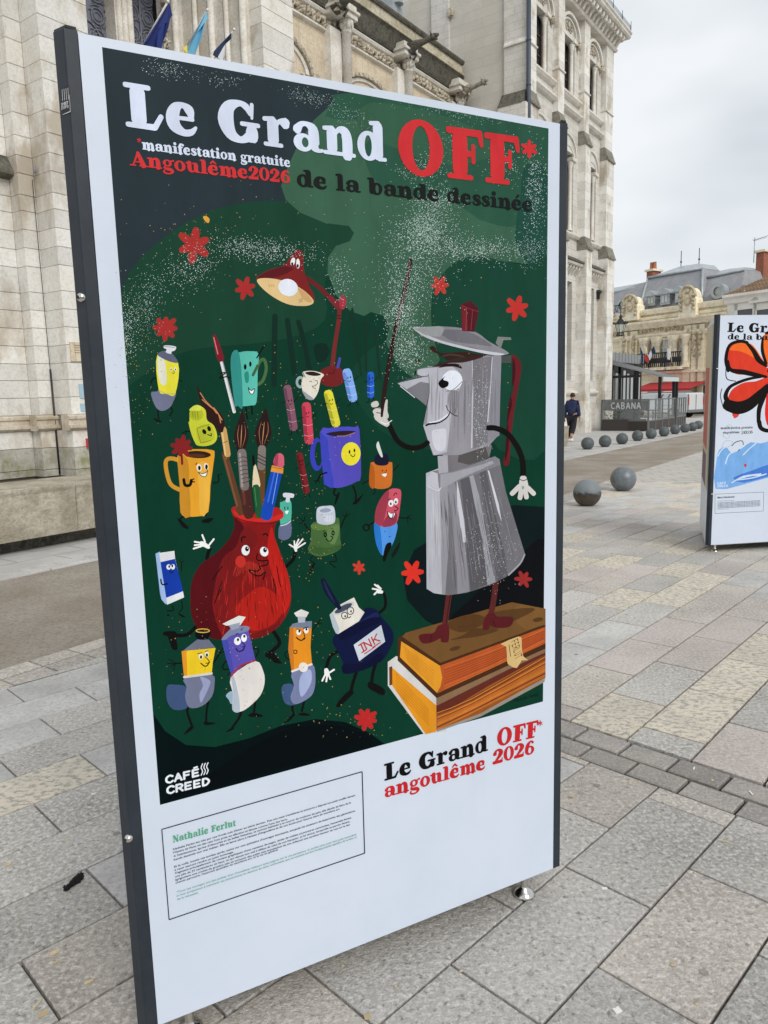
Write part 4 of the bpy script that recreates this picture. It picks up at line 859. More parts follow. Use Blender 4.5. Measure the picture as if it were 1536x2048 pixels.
def letter(P, text, a, b, height, col, glyph=G_, unit=1.36, track=0, bold=1.0, fl=None, slant=0):
    """set text on the board between pixel a and pixel b (baseline ends); height = cap height as a fraction fitted through the pixel 'height' above a"""
    o = P.org; P.org = (0, 0, 1); A = P.pt(a); B = P.pt(b); H = P.pt(height); keep = P.map
    dx, dz = B[0] - A[0], B[1] - A[1]; L = hypot(dx, dz); ex, ez = dx / L, dz / L; nx, nz = -ez, ex
    h = abs((H[0] - A[0]) * nx + (H[1] - A[1]) * nz) / unit
    gl = [glyph(c) for c in text]; tot = sum(g[1] for g in gl) + track * (len(gl) - 1); sc = L / tot; x = 0
    P.map = lambda u, v: (A[0] + ex * u * sc + nx * v * h, A[1] + ez * u * sc + nz * v * h)
    def vary(w): return w * bold * (1.22 if (w > .24 and glyph is G_) else 1.0)
    for pieces, adv in gl:
        for pc in pieces:
            if pc[0] == 's': P.stroke([(x + p[0] + slant * p[1], p[1], vary(p[2])) for p in pc[1]], 1, col, k=4, l=fl)
            else: q = pc[1]; P.ring(x + q[0], q[1], q[2], q[3], x + q[4], q[5], q[6], q[7], col, q[8], l=fl)
        x += adv + track
    P.map = keep; P.org = o
def text_mesh(P, text, a, b, col, lift=70, name='small_print', bold=.012, k=1.0):
    """one line of small plain type, fitted between two pixels on the board"""
    A = P.map(*a); B = P.map(*b)
    cu = bpy.data.curves.new('t', 'FONT'); cu.body = text; cu.size = 1; cu.offset = bold; cu.resolution_u = 2; ob = bpy.data.objects.new('t', cu); COL.objects.link(ob)
    me = bpy.data.meshes.new_from_object(ob.evaluated_get(bpy.context.evaluated_depsgraph_get())) if False else None
    bpy.context.view_layer.update(); dg = bpy.context.evaluated_depsgraph_get(); me = bpy.data.meshes.new_from_object(ob.evaluated_get(dg))
    xs = [v.co.x for v in me.vertices]; w = (max(xs) - min(xs)) or 1; L = hypot(B[0] - A[0], B[1] - A[1]); sc = L / w; ex, ez = (B[0] - A[0]) / L, (B[1] - A[1]) / L; x0 = min(xs)
    g = P.groups.setdefault(name, dict(v=[], f=[], c=[])); n0 = len(g['v'])
    for v in me.vertices:
        u, t = (v.co.x - x0) * sc, v.co.y * sc * k; g['v'].append((A[0] + ex * u - ez * t, P.y - lift * P.step, A[1] + ez * u + ex * t))
    c = ink(col)
    for f in me.polygons: g['f'].append([n0 + i for i in f.vertices]); g['c'].append(c)
    bpy.data.objects.remove(ob); bpy.data.meshes.remove(me); bpy.data.curves.remove(cu)
# ============================================================ exhibition kiosk in front
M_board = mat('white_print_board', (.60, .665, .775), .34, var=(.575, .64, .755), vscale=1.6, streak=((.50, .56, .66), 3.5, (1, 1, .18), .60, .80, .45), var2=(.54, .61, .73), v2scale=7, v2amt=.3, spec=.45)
M_post = mat('anthracite_post', (.018, .025, .036), .45, var=(.026, .034, .045), vscale=4, streak=((.06, .07, .08), 60, (1, 1, .06), .66, .74, .5), var2=(.035, .04, .045), v2scale=40, v2amt=.4, spec=.3)
M_alu = mat('brushed_aluminium', (.55, .55, .54), .35, metal=.9)
M_steel = mat('polished_steel', (.62, .60, .57), .16, metal=1)
BR = ground(1106, 1737, .09); KF = Frame((BR.x, BR.y, 0), 62.6); KW = 1.245; KZ0, KZ1 = .09, 2.345
kiosk = thing('exhibition_kiosk', 'tall outdoor display nearest the camera, with a green poster of dancing art tools', 'display', KF, (-KW / 2, .36, 0), group='poster displays on the square')
def kiosk_body(root, F, W, z0, z1, boards=(0, 1, 2), seam=True):
    """triangle seen from above: front edge from (-W,0) to (0,0), apex behind"""
    s_, w_ = .061, .028; E = W + 2 * s_
    c = [Vector((-W - s_, 0)), Vector((s_, 0)), Vector((-W / 2, E * .866))]; cen = Vector((-W / 2, E * .2887))
    for i in range(3):
        e = (c[(i + 1) % 3] - c[i]).normalized(); a, b = c[i] + e * s_, c[(i + 1) % 3] - e * s_; n = Vector((e.y, -e.x))
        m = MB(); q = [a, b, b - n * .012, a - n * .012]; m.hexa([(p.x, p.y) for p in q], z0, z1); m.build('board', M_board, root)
        m = MB(); q = [a - n * .0125 + e * .05, b - n * .0125 - e * .05, b - n * .035 - e * .05, a - n * .035 + e * .05]
        m.hexa([(p.x, p.y) for p in q], z0 - .008, z0 + .03); m.build('bottom_rail', M_alu, root)
        m = MB(); m.hexa([(p.x, p.y) for p in q], z1 - .03, z1 + .004); m.build('top_rail', M_alu, root)
    m = MB(); q = [c[i] + (cen - c[i]).normalized() * .12 for i in range(3)]; m.hexa([(p.x, p.y) for p in q], z0 + .005, z0 + .03); m.build('base_light_stop', M_post, root)  # added unseen floor blocking light inside, to deepen the shade under the display
    m = MB(); m.hexa([(p.x, p.y) for p in q], z1 - .03, z1 - .01); m.build('top_light_stop', M_post, root)  # added unseen lid keeping sky light out of the hollow display
    sides = []
    for i in range(3):
        v = c[i]; e1 = (c[(i + 1) % 3] - v).normalized(); e2 = (c[(i + 2) % 3] - v).normalized()
        p = [v + e1 * s_, v + e1 * (s_ - w_), v + e2 * (s_ - w_), v + e2 * s_, v + (e1 + e2).normalized() * s_ * .95]
        m = MB(); m.hexa([(w.x, w.y) for w in p], z0 - .002, z1 + .006); m.build('corner_post', M_post, root, bevel=.002)
        m = MB(); q = [v + e1 * (s_ - .004) + (e2 * .003), v + e1 * (s_ - w_ + .006), v + e2 * (s_ - w_ + .006), v + e2 * (s_ - .004)]; m.hexa([(w.x, w.y) for w in q], z1 + .006, z1 + .011); m.build('post_cap', M_black, root)
        sides.append((v + e1 * (s_ - w_), v + e2 * (s_ - w_)))
    return c, cen, sides
kc, kcen, ksides = kiosk_body(kiosk, KF, KW, KZ0, KZ1)
# adjustable feet
def foot(root, F, x, y, z1, big=1.0):
    m = MB(); m.lathe((x, y, 0), [(.0, .0), (.034 * big, .0), (.036 * big, .004), (.035 * big, .009), (.026 * big, .018), (.013 * big, .028), (.011 * big, .034), (.011 * big, z1)], 20)
    f = m.build('levelling_foot', M_steel, root)
    m = MB(); m.lathe((x, y, 0), [(.015, z1 - .012), (.015, z1)], 6, smooth=False); m.build('nut', M_steel, f)
fx, fy, _ = KF.local(ground(1048, 1789))
for (x, y) in ((fx, fy), (-KW - fx, fy), (-KW / 2, KW * .72)): foot(kiosk, KF, x, y, KZ0 - .004)
# screws on the side of the left post
s1, s2 = ksides[0]
nside = Vector(((s2 - s1).y, -(s2 - s1).x)).normalized(); nside = nside if nside.dot((s1 + s2) / 2 - kcen) > 0 else -nside
SIDE = Frame(KF.world(s1.x, s1.y), KF.az + 90)   # replaced below
def side_frame(F, a, b):
    wa, wb = F.world(a.x, a.y), F.world(b.x, b.y); d = wb - wa; return Frame(wa, math.degrees(atan2(d.x, d.y)))
SF = side_frame(KF, s1, s2) if True else None
midp = (s1 + s2) / 2
for zpix in ((164, 595), (258, 1676)):
    xx, zz = SF.hit(*zpix, 0.0); P0 = SF.world(xx, 0, zz); lx, ly, _ = KF.local(P0); m = MB()
    m.blob((lx, ly, zz), (.0105, .0105, .0105), 14, 8); m.build('screw', M_steel, kiosk)
    m = MB(); dd = Vector((nside.x, nside.y, 0)); m.tube([Vector((lx, ly, zz)) + dd * .009, Vector((lx, ly, zz)) + dd * .0108], .004, 6, False); m.build('screw_socket', M_black, kiosk)
# maker's plate on the post side
def on_side(px, py, d=.0006):
    x, z = SF.hit(px, py, 0); w_ = SF.world(x, 0, z); a = KF.local(w_); return Vector((a[0] + nside.x * d, a[1] + nside.y * d, z))
m = MB(); m.add([on_side(*p) for p in ((122, 176), (138.5, 171), (141.5, 225), (125, 231))], [[0, 1, 2, 3]]); plate = m.build('maker_plate', mat('black_sticker', (.012, .013, .015), .5), kiosk)
M_wht = mat('white_lettering', (.62, .64, .66), .5)
m = MB()
for i in range(4):
    x = 124.5 + i * 3.9; m.add([on_side(x + a, y, .001) for a, y in ((0, 179 - i), (.9, 179 - i), (2.4, 202 - i), (1.4, 202 - i))], [[0, 1, 2, 3]])
m.add([on_side(*p, .001) for p in ((139.2, 190), (140, 190), (142, 224), (126.5, 230), (126.3, 229), (141, 222.5))], [[0, 1, 2, 3, 4, 5]])
m.build('plate_stripes', M_wht, plate)

P = Print(KF, 0.0, kiosk)
P.inside = lambda x, y: (205 < x < 1096 and y > 94 + (x - 204) * .1826 and y < 1610 - (x - 320) * .2702)
m = None
def side_text(text, a, b, hgt, name):
    x0, z0 = SF.hit(*a, 0); x1, z1 = SF.hit(*b, 0); v_ = []; f_ = []; mm = MB(); A = on_side(*a, .0012); B = on_side(*b, .0012); H = on_side(a[0], a[1] - hgt, .0012); L = (B - A); tot = sum(cap_glyph(c)[1] for c in text); x = 0
    for c in text:
        ps, adv = cap_glyph(c)
        for k, pc in enumerate(ps):
            pts = [A + L * ((x + p[0]) / tot) + (H - A) * p[1] for p in pc[1]]
            off = Vector((nside.x, nside.y, 0)) * (.00015 * k)
            for i in range(len(pts) - 1):
                d = (pts[i + 1] - pts[i]).normalized(); nn = d.cross(Vector((nside.x, nside.y, 0))).normalized() * .0007
                mm.add([pts[i] - nn + off, pts[i + 1] - nn + off, pts[i + 1] + nn + off, pts[i] + nn + off], [[0, 1, 2, 3]])
        x += adv
    mm.build(name, M_wht, plate)
side_text('SPIRIT', (123.5, 213), (138, 208.5), 6.2, 'plate_lettering'); side_text('EXPO', (124, 220), (138.5, 216), 6.5, 'plate_lettering')
# ---- poster picture: colour fields traced on the board
GR = (6, 56, 40)
def _cl(x, y):
    y = min(max(y, 94 + (x - 204) * .1826), 1610 - (x - 320) * .2702); return (min(max(x, 204 + (y - 94) * .07652), 1097 - (y - 257) * .0096), y)
P.group('poster_background').crop(); P.clamp = _cl
P.poly('204,94 1097,257 1086,1403 320,1610', GR, sm=False)
# gradations of the ground colour
P.poly('204,94 760,195 735,420 700,470 560,520 470,560 380,600 300,640 236,660', (27, 62, 52), sm=False)
P.poly('222,520 300,430 400,408 520,400 640,420 710,470 650,560 650,640 560,680 380,700 300,740 240,760', (22, 64, 46), k=3)
P.poly([(205.5, 95.5), (700, 186), (662, 210), (628, 240), (598, 285), (575, 335), (563, 372), (570, 402), (540, 401), (478, 406), (420, 422), (370, 446), (325, 476), (285, 512), (258, 545), (240, 588), (229, 480), (216, 300)], (38, 51, 57), sm=False)
P.poly([(700, 186), (1096, 258), (1094, 512), (1060, 528), (1000, 522), (950, 512), (905, 530), (872, 570), (863, 612), (866, 660), (880, 720), (850, 770), (812, 756), (784, 722), (772, 685), (778, 655), (768, 632), (742, 624), (728, 632), (700, 622), (672, 590), (655, 545), (656, 515), (672, 492), (700, 482), (708, 466), (698, 452), (650, 446), (600, 425), (572, 400), (562, 372), (575, 335), (598, 285), (628, 240), (662, 210)], (58, 96, 74), sm=False)
P.poly('700,186 1096,258 1095,420 1040,455 960,440 900,400 800,392 740,350 730,290 760,250 690,240 650,232 670,206', (42, 84, 66), k=2)
P.poly('740,205 900,235 1000,300 900,330 800,300 720,260', (52, 92, 70), k=3)
P.poly('1050,330 1095,350 1094,520 1060,530 1030,480 1040,400', (28, 72, 60), k=3)
P.poly('862,612 872,568 905,528 952,512 1004,522 1060,530 1094,515 1093,700 1092,900 1000,900 900,760 868,680', (20, 66, 50), k=3)
P.poly('772,690 800,735 850,770 900,790 960,900 860,900 760,860 700,760 740,700', (14, 62, 46), k=3)
# dark field at the foot
P.poly([(306, 1426), (330, 1462), (372, 1490), (430, 1494), (500, 1476), (560, 1452), (630, 1438), (690, 1444), (740, 1466), (770, 1489), (320, 1609.5)], (0, 14, 16), sm=False)
P.poly('470,1515 560,1464 640,1450 700,1458 745,1488 600,1526 340,1598 400,1560', (1, 8, 12), k=3)
P.poly([(1091.5, 1014), (1030, 1010), (960, 1022), (880, 1068), (828, 1100), (806, 1150), (814, 1200), (850, 1240), (885, 1260), (1060, 1220), (1090, 1226)], (8, 24, 26), sm=False)
P.poly('1090,1080 1040,1110 990,1150 940,1200 900,1240 960,1250 1089,1222', (10, 12, 16), k=3)
RED = (190, 52, 48); BLK = (14, 14, 14)
P.clamp = None
for x, y, r, c, n in ((388, 490, 34, (170, 48, 45), 6), (490, 576, 22, (172, 46, 45), 6), (331, 656, 24, (165, 46, 44), 8), (880, 571, 19, (190, 56, 48), 6), (1034, 616, 24, (196, 52, 46), 6), (825, 1145, 24, (222, 52, 40), 6), (1047, 1158, 17, (150, 44, 44), 6), (718, 1135, 13, (200, 60, 45), 6), (732, 1438, 22, (190, 42, 42), 8), (684, 603, 10, (150, 46, 60), 5)):
    P.group('star_flower#%d' % x).flower(x, y, r, c, n, rot=random.uniform(0, 60), w=.5)
# ---- shadows of far tools
P.group('silhouette_drawing').crop(220, 400, 3.2)
for t, w_ in (('1055,745 1050,1180', 36), ('1135,770 1180,1110', 34), ('1205,780 1240,900 1280,1100', 30)): P.stroke(t, w_, (13, 44, 34), k=2)
P.poly('1310,930 1390,925 1385,1020 1325,1030', (10, 40, 30)); P.stroke('1385,940 1405,970 1385,1000', 8, (10, 40, 30))
P.crop(680, 500, 3.491)
for t in ('85,430 110,620 150,880', '185,510 180,840', '255,560 255,640 280,900'): P.stroke(t, 18, (18, 50, 38), k=3)
P.poly('165,520 190,495 205,530 195,600 170,590', (18, 50, 38)); P.poly('235,600 262,560 268,600 250,630', (18, 50, 38)); P.poly('60,480 85,400 100,450 95,500', (18, 50, 38))
# ---- desk lamp
P.group('desk_lamp_drawing').crop(220, 400, 3.2); LR = (122, 32, 34)
P.stroke('1260,500,26 1340,560,26 1420,640,28', 26, (110, 30, 34)); P.stroke('1468,665 1465,760 1440,920 1420,1080', 26, (118, 40, 42)); P.stroke('1410,625 1455,680', 34, (125, 38, 44))
P.ell(1488, 655, 22, 46, (165, 52, 66)); P.stroke('1455,740 1475,742', 5, (60, 16, 20)); P.stroke('1455,756 1475,758', 5, (60, 16, 20))
P.poly('940,508 975,470 1040,440 1110,420 1150,370 1185,330 1212,318 1235,345 1240,440 1262,520 1300,600 1305,650 1240,580 1100,530', (126, 34, 34))
P.poly('945,500 1000,460 1110,425 1170,440 1130,470 1040,500', (90, 24, 30)); P.poly('940,512 1010,500 1120,520 1220,565 1290,625 1300,660 1250,678 1150,670 1060,630 980,570', (222, 190, 135))
P.ell(1140, 560, 64, 54, (226, 232, 245), 20); P.poly('1200,560 1270,610 1295,655 1240,640', (205, 165, 110), k=3)
for a in (0, 1, 2): P.stroke([(1015 + a * 14, 540), (1022 + a * 14, 556)], 3, (160, 120, 80)); P.stroke([(1210, 655 - a * 9), (1232, 648 - a * 9)], 3, (160, 120, 80))
P.ell(1170, 395, 14, 27, (240, 240, 240), 15); P.ell(1203, 407, 12, 32, (240, 240, 240)); P.ell(1166, 410, 7, 12, BLK); P.ell(1201, 422, 7, 12, BLK)
P.ell(1420, 1130, 88, 66, (112, 32, 34)); P.stroke('1395,1105 1425,1112 1440,1085', 4, (50, 14, 18)); P.stroke('1470,1015 1458,1070', 18, (82, 66, 160))
# ---- yellow paint tube, top left
def face(x, y, s, col=BLK, white=True, look=0):
    """two eyes and a smile, s = eye spacing"""
    for i in (0, 1):
        if white: P.ell(x + (i - .5) * s, y, s * .26, s * .36, (240, 240, 236))
        P.ell(x + (i - .5) * s + look * s * .08, y + s * .08, s * .13, s * .2, col)
    P.stroke([(x - s * .35, y + s * .75), (x, y + s * 1.05), (x + s * .4, y + s * .7)], s * .11, col); P.stroke([(x + s * .05, y + s * .3), (x + s * .25, y + s * .55), (x, y + s * .6)], s * .09, col)
def limb(t, w_=9, c=BLK): P.stroke(t, w_, c)
P.group('paint_tube_drawing')
limb('305,1320 308,1370 312,1400'); P.poly('278,1395 330,1415 325,1422 300,1418', BLK); limb('385,1320 400,1350 382,1380'); limb('325,1145 280,1140 262,1170', 9); limb('430,1150 462,1160', 7)
P.poly('262,1235 300,1225 330,1200 420,1225 405,1290 380,1330 330,1350 290,1320', (112, 116, 140)); P.poly('303,990 435,1040 418,1240 360,1240 312,1215', (232, 222, 62)); P.poly('305,1010 350,1030 362,1170 318,1165', (225, 225, 205)); P.poly('303,990 345,965 390,975 435,1040 370,1030', (96, 100, 122)); P.poly('350,930 420,938 415,962 395,970 390,985 358,975 362,955 345,948', (222, 222, 228)); P.stroke('345,935 415,945', 5, (150, 150, 165))
face(405, 1082, 28); P.stroke('318,1220 360,1240 410,1240', 6, (190, 190, 110))
P.group('lipstick_drawing').crop(220, 400, 3.2)
P.stroke('712,1030 795,1355', 21, (222, 222, 224)); P.stroke('720,1030 800,1350', 5, (150, 155, 160)); P.stroke('668,870,20 690,950,40 708,1015,44', 40, (120, 28, 40)); P.stroke('664,880 690,985', 7, (205, 120, 125)); limb('705,1110 740,1105 700,1140 745,1130', 8); limb('740,1130 800,1145', 7)
P.group('mug_drawing')
P.stroke('930,1110 955,1040 985,1020 1000,1080 975,1160 925,1190', 20, (70, 104, 62)); limb('870,1300 872,1360 880,1400', 10); limb('905,1300 910,1370', 10)
P.poly('772,1010 830,975 900,968 950,985 945,1100 938,1290 900,1315 820,1318 795,1290', (88, 184, 166)); P.poly('772,1010 828,985 850,1310 820,1318 795,1290', (50, 140, 132)); P.poly('860,1110 885,1100 888,1160 868,1168', (40, 140, 124)); P.ell(865, 1068, 9, 18, BLK); P.ell(898, 1050, 8, 17, BLK)
P.poly('885,1205 905,1222 925,1200 920,1235 900,1240', (240, 240, 240)); P.stroke('885,1200 895,1235 915,1240 925,1205 905,1220 885,1202', 5, BLK); limb('940,1010 975,950', 9); limb('970,960 1000,925', 6); limb('972,955 985,935', 6); P.stroke('945,1060 915,1120', 18, (60, 96, 62))
# ---- white cup, crayons
P.group('cup_drawing').crop(560, 700, 4.55)
P.ring(185, 293, 42, 56, 185, 293, 20, 30, (150, 170, 172)); P.poly('205,200 300,190 398,222 370,270 350,370 320,430 290,455 245,440 205,370 195,290 215,240', (226, 220, 204)); P.poly('200,370 250,400 300,440 285,456 240,440', (150, 158, 165)); P.poly('228,205 300,196 372,222 330,236 260,228', (48, 30, 26)); P.stroke('205,200 230,250', 6, BLK)
P.stroke('268,290 280,282 290,292', 5, BLK); P.stroke('318,282 335,278 342,300 325,318 300,330', 5, BLK); P.stroke('290,325 305,345 325,348', 5, BLK)
P.group('crayon_drawing')
def crayon(cx, top, bot, tilt, w_, col, dark, eyes):
    cx2 = cx + tilt; P.stroke([(cx, top + w_ * .5), (cx2, bot - w_ * .3)], w_, col, k=1); P.stroke([(cx - w_ * .3, top + w_ * .6), (cx2 - w_ * .3, bot - w_ * .3)], w_ * .36, dark, k=1)
    f = lambda t: (cx + tilt * t, top + (bot - top) * t)
    for t in (.56, .82): a = f(t); P.stroke([(a[0] - w_ * .5, a[1] - 4), (a[0], a[1] + 6), (a[0] + w_ * .5, a[1] - 6)], 4, tuple(min(255, int(v * .5 + 125)) for v in col))
    a = f(eyes); P.ell(a[0] - 8, a[1], 5, 10, BLK, n=10); P.ell(a[0] + 16, a[1] - 6, 5, 10, BLK, n=10); P.stroke([(a[0] - 6, a[1] + 26), (a[0] + 6, a[1] + 36), (a[0] + 18, a[1] + 24)], 5, BLK)
    limb([(cx2 - w_ * .2, bot), (cx2 - w_ * .3, bot + 40), (cx2 - w_ * .6, bot + 50)], 7); limb([(cx2 + w_ * .3, bot), (cx2 + w_ * .6, bot + 40)], 7); a = f(.38); limb([(a[0] + w_ * .45, a[1]), (a[0] + w_ * .75, a[1] - 20), (a[0] + w_, a[1] - 40)], 6); limb([(a[0] - w_ * .45, a[1]), (a[0] - w_, a[1] + 10)], 6)
crayon(68, 315, 725, 55, 74, (134, 86, 104), (104, 66, 84), .36); crayon(240, 472, 845, 25, 84, (205, 68, 88), (160, 48, 68), .28); crayon(440, 360, 690, 68, 82, (222, 216, 62), (176, 172, 40), .30); crayon(610, 165, 460, 52, 84, (132, 172, 236), (98, 138, 205), .30); crayon(825, 195, 430, 0, 62, (40, 98, 200), (25, 70, 165), .28); crayon(178, 930, 1300, 62, 58, (120, 32, 38), (92, 22, 30), .22)
# ---- violet mug
P.group('violet_mug_drawing')
P.ring(335, 950, 62, 150, 350, 945, 34, 112, (58, 62, 178)); limb('505,1250 490,1310 530,1330', 16); P.poly('545,1300 510,1400 495,1395 520,1310', BLK); limb('665,1240 690,1310 688,1370', 16); P.poly('660,1395 760,1310 750,1330 700,1398', BLK)
P.poly([(362, 750), (440, 712), (560, 697), (680, 702), (722, 722), (738, 1140), (700, 1195), (600, 1240), (500, 1255), (410, 1225), (398, 1180)], (84, 76, 182), k=2); P.poly('364,752 430,800 440,900 470,1100 490,1252 410,1226 396,1170', (60, 68, 180), k=2)
P.poly('380,755 440,722 560,706 700,716 690,745 600,780 450,800', (74, 80, 196)); P.poly('418,762 520,740 640,735 690,745 620,778 500,785', (46, 30, 38)); P.stroke('520,784 600,780 680,752', 10, (150, 110, 120))
P.ell(645, 945, 88, 106, (236, 224, 52), 4); P.ell(632, 927, 8, 17, BLK); P.ell(677, 914, 8, 17, BLK); P.stroke('642,952 655,968 672,968 683,945', 7, BLK); limb('425,1115 370,1135 345,1185', 14); limb('345,1180 310,1195', 8); limb('345,1180 325,1215', 8); limb('345,1180 360,1205', 8)
# ---- orange glue pot
P.group('glue_pot_drawing')
limb('860,1265 865,1300 840,1310', 9); limb('968,1260 975,1290', 9); limb('835,1140 800,1190 750,1215', 9); limb('1025,1105 1050,1080 1080,1045', 9); P.poly('822,1050 850,1020 1000,1020 1022,1045 1018,1200 990,1250 920,1265 860,1255 812,1225', (205, 112, 42)); P.poly('822,1050 855,1070 862,1250 812,1225', (180, 92, 30)); P.poly('860,1030 875,955 975,945 985,1035 920,1052', (22, 24, 46)); P.poly('880,850 895,832 905,860 935,965 915,968 880,890', (210, 214, 205)); face(950, 1095, 36, white=False); P.poly('925,1130 972,1125 955,1155', (240, 235, 230))
# ---- two-coloured eraser
P.group('eraser_drawing')
limb('905,1535 850,1570 800,1600', 12); P.ring(785, 1615, 34, 34, 785, 1615, 20, 22, BLK); limb('1080,1525 1140,1530 1170,1520', 10); limb('1160,1520 1190,1500', 7); limb('1160,1525 1195,1540', 7); limb('1160,1525 1165,1580', 7)
P.poly('862,1560 900,1600 1060,1570 1050,1700 1000,1810 950,1860 925,1862 880,1780 858,1660', (82, 148, 224)); P.poly('860,1570 910,1610 930,1862 880,1780 858,1660', (40, 116, 196)); P.poly('875,1440 930,1330 1000,1268 1070,1262 1102,1290 1095,1400 1062,1570 960,1612 890,1590 862,1560', (206, 86, 104)); P.poly('875,1440 930,1330 990,1280 975,1420 930,1590 890,1590 862,1560', (160, 58, 76)); P.poly('930,1590 985,1500 1060,1480 1050,1580 960,1612', (150, 54, 74))
P.ell(1010, 1395, 24, 32, (238, 236, 236), 8); P.ell(1055, 1378, 20, 30, (238, 236, 236), 8); P.ell(1008, 1400, 8, 12, BLK); P.ell(1054, 1384, 8, 12, BLK); P.poly('982,1475 1010,1490 1045,1485 1025,1530 1000,1520', (240, 240, 240)); P.stroke('980,1470 985,1510 1010,1532 1025,1520 1030,1490', 9, BLK); P.stroke('1045,1425 1075,1440 1050,1465 1040,1460', 8, BLK); P.stroke('985,1365 1000,1355 1010,1362', 7, BLK); P.stroke('1035,1325 1050,1300 1065,1312', 7, BLK)
P.stroke('950,1650 956,1655', 6, (30, 60, 120)); P.stroke('990,1700 1005,1695', 6, (30, 60, 120)); P.poly('935,1905 960,1780 1000,1750 1015,1780 975,1870 955,1925', BLK); P.poly('1015,1860 1060,1790 1095,1745 1080,1810 1030,1890', (18, 26, 24))
# ---- green bottle
P.group('green_bottle_drawing')
limb('300,1870 275,1910 315,1940', 9); P.poly('320,1945 280,2030 265,2025 300,1945', BLK); limb('500,1860 510,1920 450,1930 505,1980', 10); limb('300,1675 240,1610 210,1555', 12); limb('215,1560 180,1530', 7); limb('220,1555 225,1515', 7); limb('215,1570 170,1580', 7); limb('550,1620 580,1550 600,1510', 12); limb('600,1510 570,1500', 7); limb('600,1510 610,1470', 7); limb('600,1515 640,1490', 7)
P.poly([(285, 1590), (340, 1560), (500, 1530), (540, 1545), (548, 1720), (556, 1800), (480, 1850), (370, 1880), (290, 1860), (252, 1810), (280, 1740)], (70, 104, 56), k=2); P.poly('285,1590 360,1580 440,1600 520,1580 530,1610 420,1640 300,1630', (92, 124, 66)); P.poly('290,1780 420,1800 540,1770 550,1805 470,1845 340,1860 270,1820', (58, 92, 48)); P.poly('430,1640 540,1600 500,1760 440,1740', (96, 128, 76)); P.poly('332,1470 350,1430 420,1418 490,1430 500,1560 440,1590 370,1585 335,1560', (190, 196, 208)); P.ell(415, 1458, 76, 32, (200, 206, 218), -4); P.ell(412, 1460, 52, 20, (150, 158, 175), -4)
for i in range(6): P.stroke([(405 + i * 14, 1505), (408 + i * 14, 1565)], 4, (230, 232, 238))
P.ring(412, 1680, 16, 24, 412, 1680, 6, 10, BLK); P.ring(483, 1665, 14, 24, 483, 1665, 6, 10, BLK); P.stroke('420,1715 435,1735 460,1738 480,1705 462,1695', 8, BLK); P.stroke('390,1650 405,1640', 6, BLK); P.stroke('465,1625 480,1628', 6, BLK)
# ---- teal tube by the vase
P.group('teal_tube_drawing'); P.poly('10,1385 50,1370 102,1385 98,1560 60,1590 5,1600 0,1400', (80, 178, 155)); P.poly('-5,1600 60,1575 98,1555 100,1690 40,1732 0,1720 -15,1700', (100, 108, 138)); P.poly('35,1300 125,1310 118,1345 92,1345 85,1385 50,1380 55,1345 30,1335', (212, 214, 222)); P.stroke('42,1430 45,1450', 8, BLK); P.stroke('72,1428 72,1450', 8, BLK); P.poly('45,1470 78,1462 62,1495', (240, 240, 240)); P.stroke('5,1600 60,1585 98,1555', 7, (220, 226, 225))
# ---- vase with brushes
P.group('brush_drawing').crop(280, 780, 3.657)
def brush(tip, base, wid, col=(40, 24, 24)):
    (x0, y0), (x1, y1) = tip, base; dx, dy = x1 - x0, y1 - y0; P.stroke([(x0, y0, 3), (x0 + dx * .25, y0 + dy * .25, wid * .5), (x0 + dx * .6, y0 + dy * .6, wid), (x0 + dx * .85, y0 + dy * .85, wid * .75), (x1, y1, wid * .4)], 1, col)
    for k in (-.18, .0, .2): P.stroke([(x0 + dx * .35 + wid * k, y0 + dy * .35, 2), (x0 + dx * .6 + wid * k * 1.4, y0 + dy * .6, 6), (x0 + dx * .9 + wid * k * .5, y0 + dy * .9, 2)], 1, (150, 100, 66) if k else (200, 140, 100))
P.stroke('620,470 740,900', 46, (92, 60, 40), k=2); P.stroke('612,480 725,900', 14, (120, 80, 52), k=2); P.stroke('895,550 880,900', 50, (100, 66, 42), k=2); P.stroke('765,700 795,920', 78, (74, 38, 34), k=2); P.stroke('752,700 775,920', 20, (98, 54, 44), k=2)
P.poly('832,560 850,556 880,690 862,712 845,700 822,712', (224, 206, 172)); P.stroke('828,485,16 832,545,20', 18, (8, 10, 14)); P.stroke('848,715 872,915', 52, (32, 84, 48), k=2); P.stroke('838,715 858,915', 6, (70, 130, 80), k=2)
P.stroke('610,290 640,470', 46, (196, 152, 92), k=2); P.stroke('600,300 625,475', 12, (226, 186, 124), k=2); P.stroke('612,385 640,375', 4, (80, 50, 30))
P.stroke([(415, -40, 4), (450, 60, 34), (500, 140, 80), (550, 200, 104), (580, 250, 84), (590, 292, 42)], 1, (44, 24, 22))
for t in ('440,20 480,80 530,130 560,170', '455,70 500,110 560,160 600,220', '540,130 575,180 590,240'): P.stroke(t, 7, (196, 132, 84))
brush((750, 150), (735, 452), 108); brush((920, 130), (890, 428), 122)
P.stroke('745,460 765,705', 66, (120, 110, 106), k=2); P.stroke('730,465 748,705', 14, (160, 150, 146), k=2)
for i in range(7): P.stroke([(722 + i * 4, 500 + i * 30), (755 + i * 3, 488 + i * 31), (785 + i * 2, 498 + i * 28)], 5, (62, 54, 54))
P.stroke('892,430 888,560', 58, (126, 116, 110), k=2)
for i in range(3): P.stroke([(862, 470 + i * 26), (890, 485 + i * 26), (920, 500 + i * 26)], 6, (40, 34, 34))
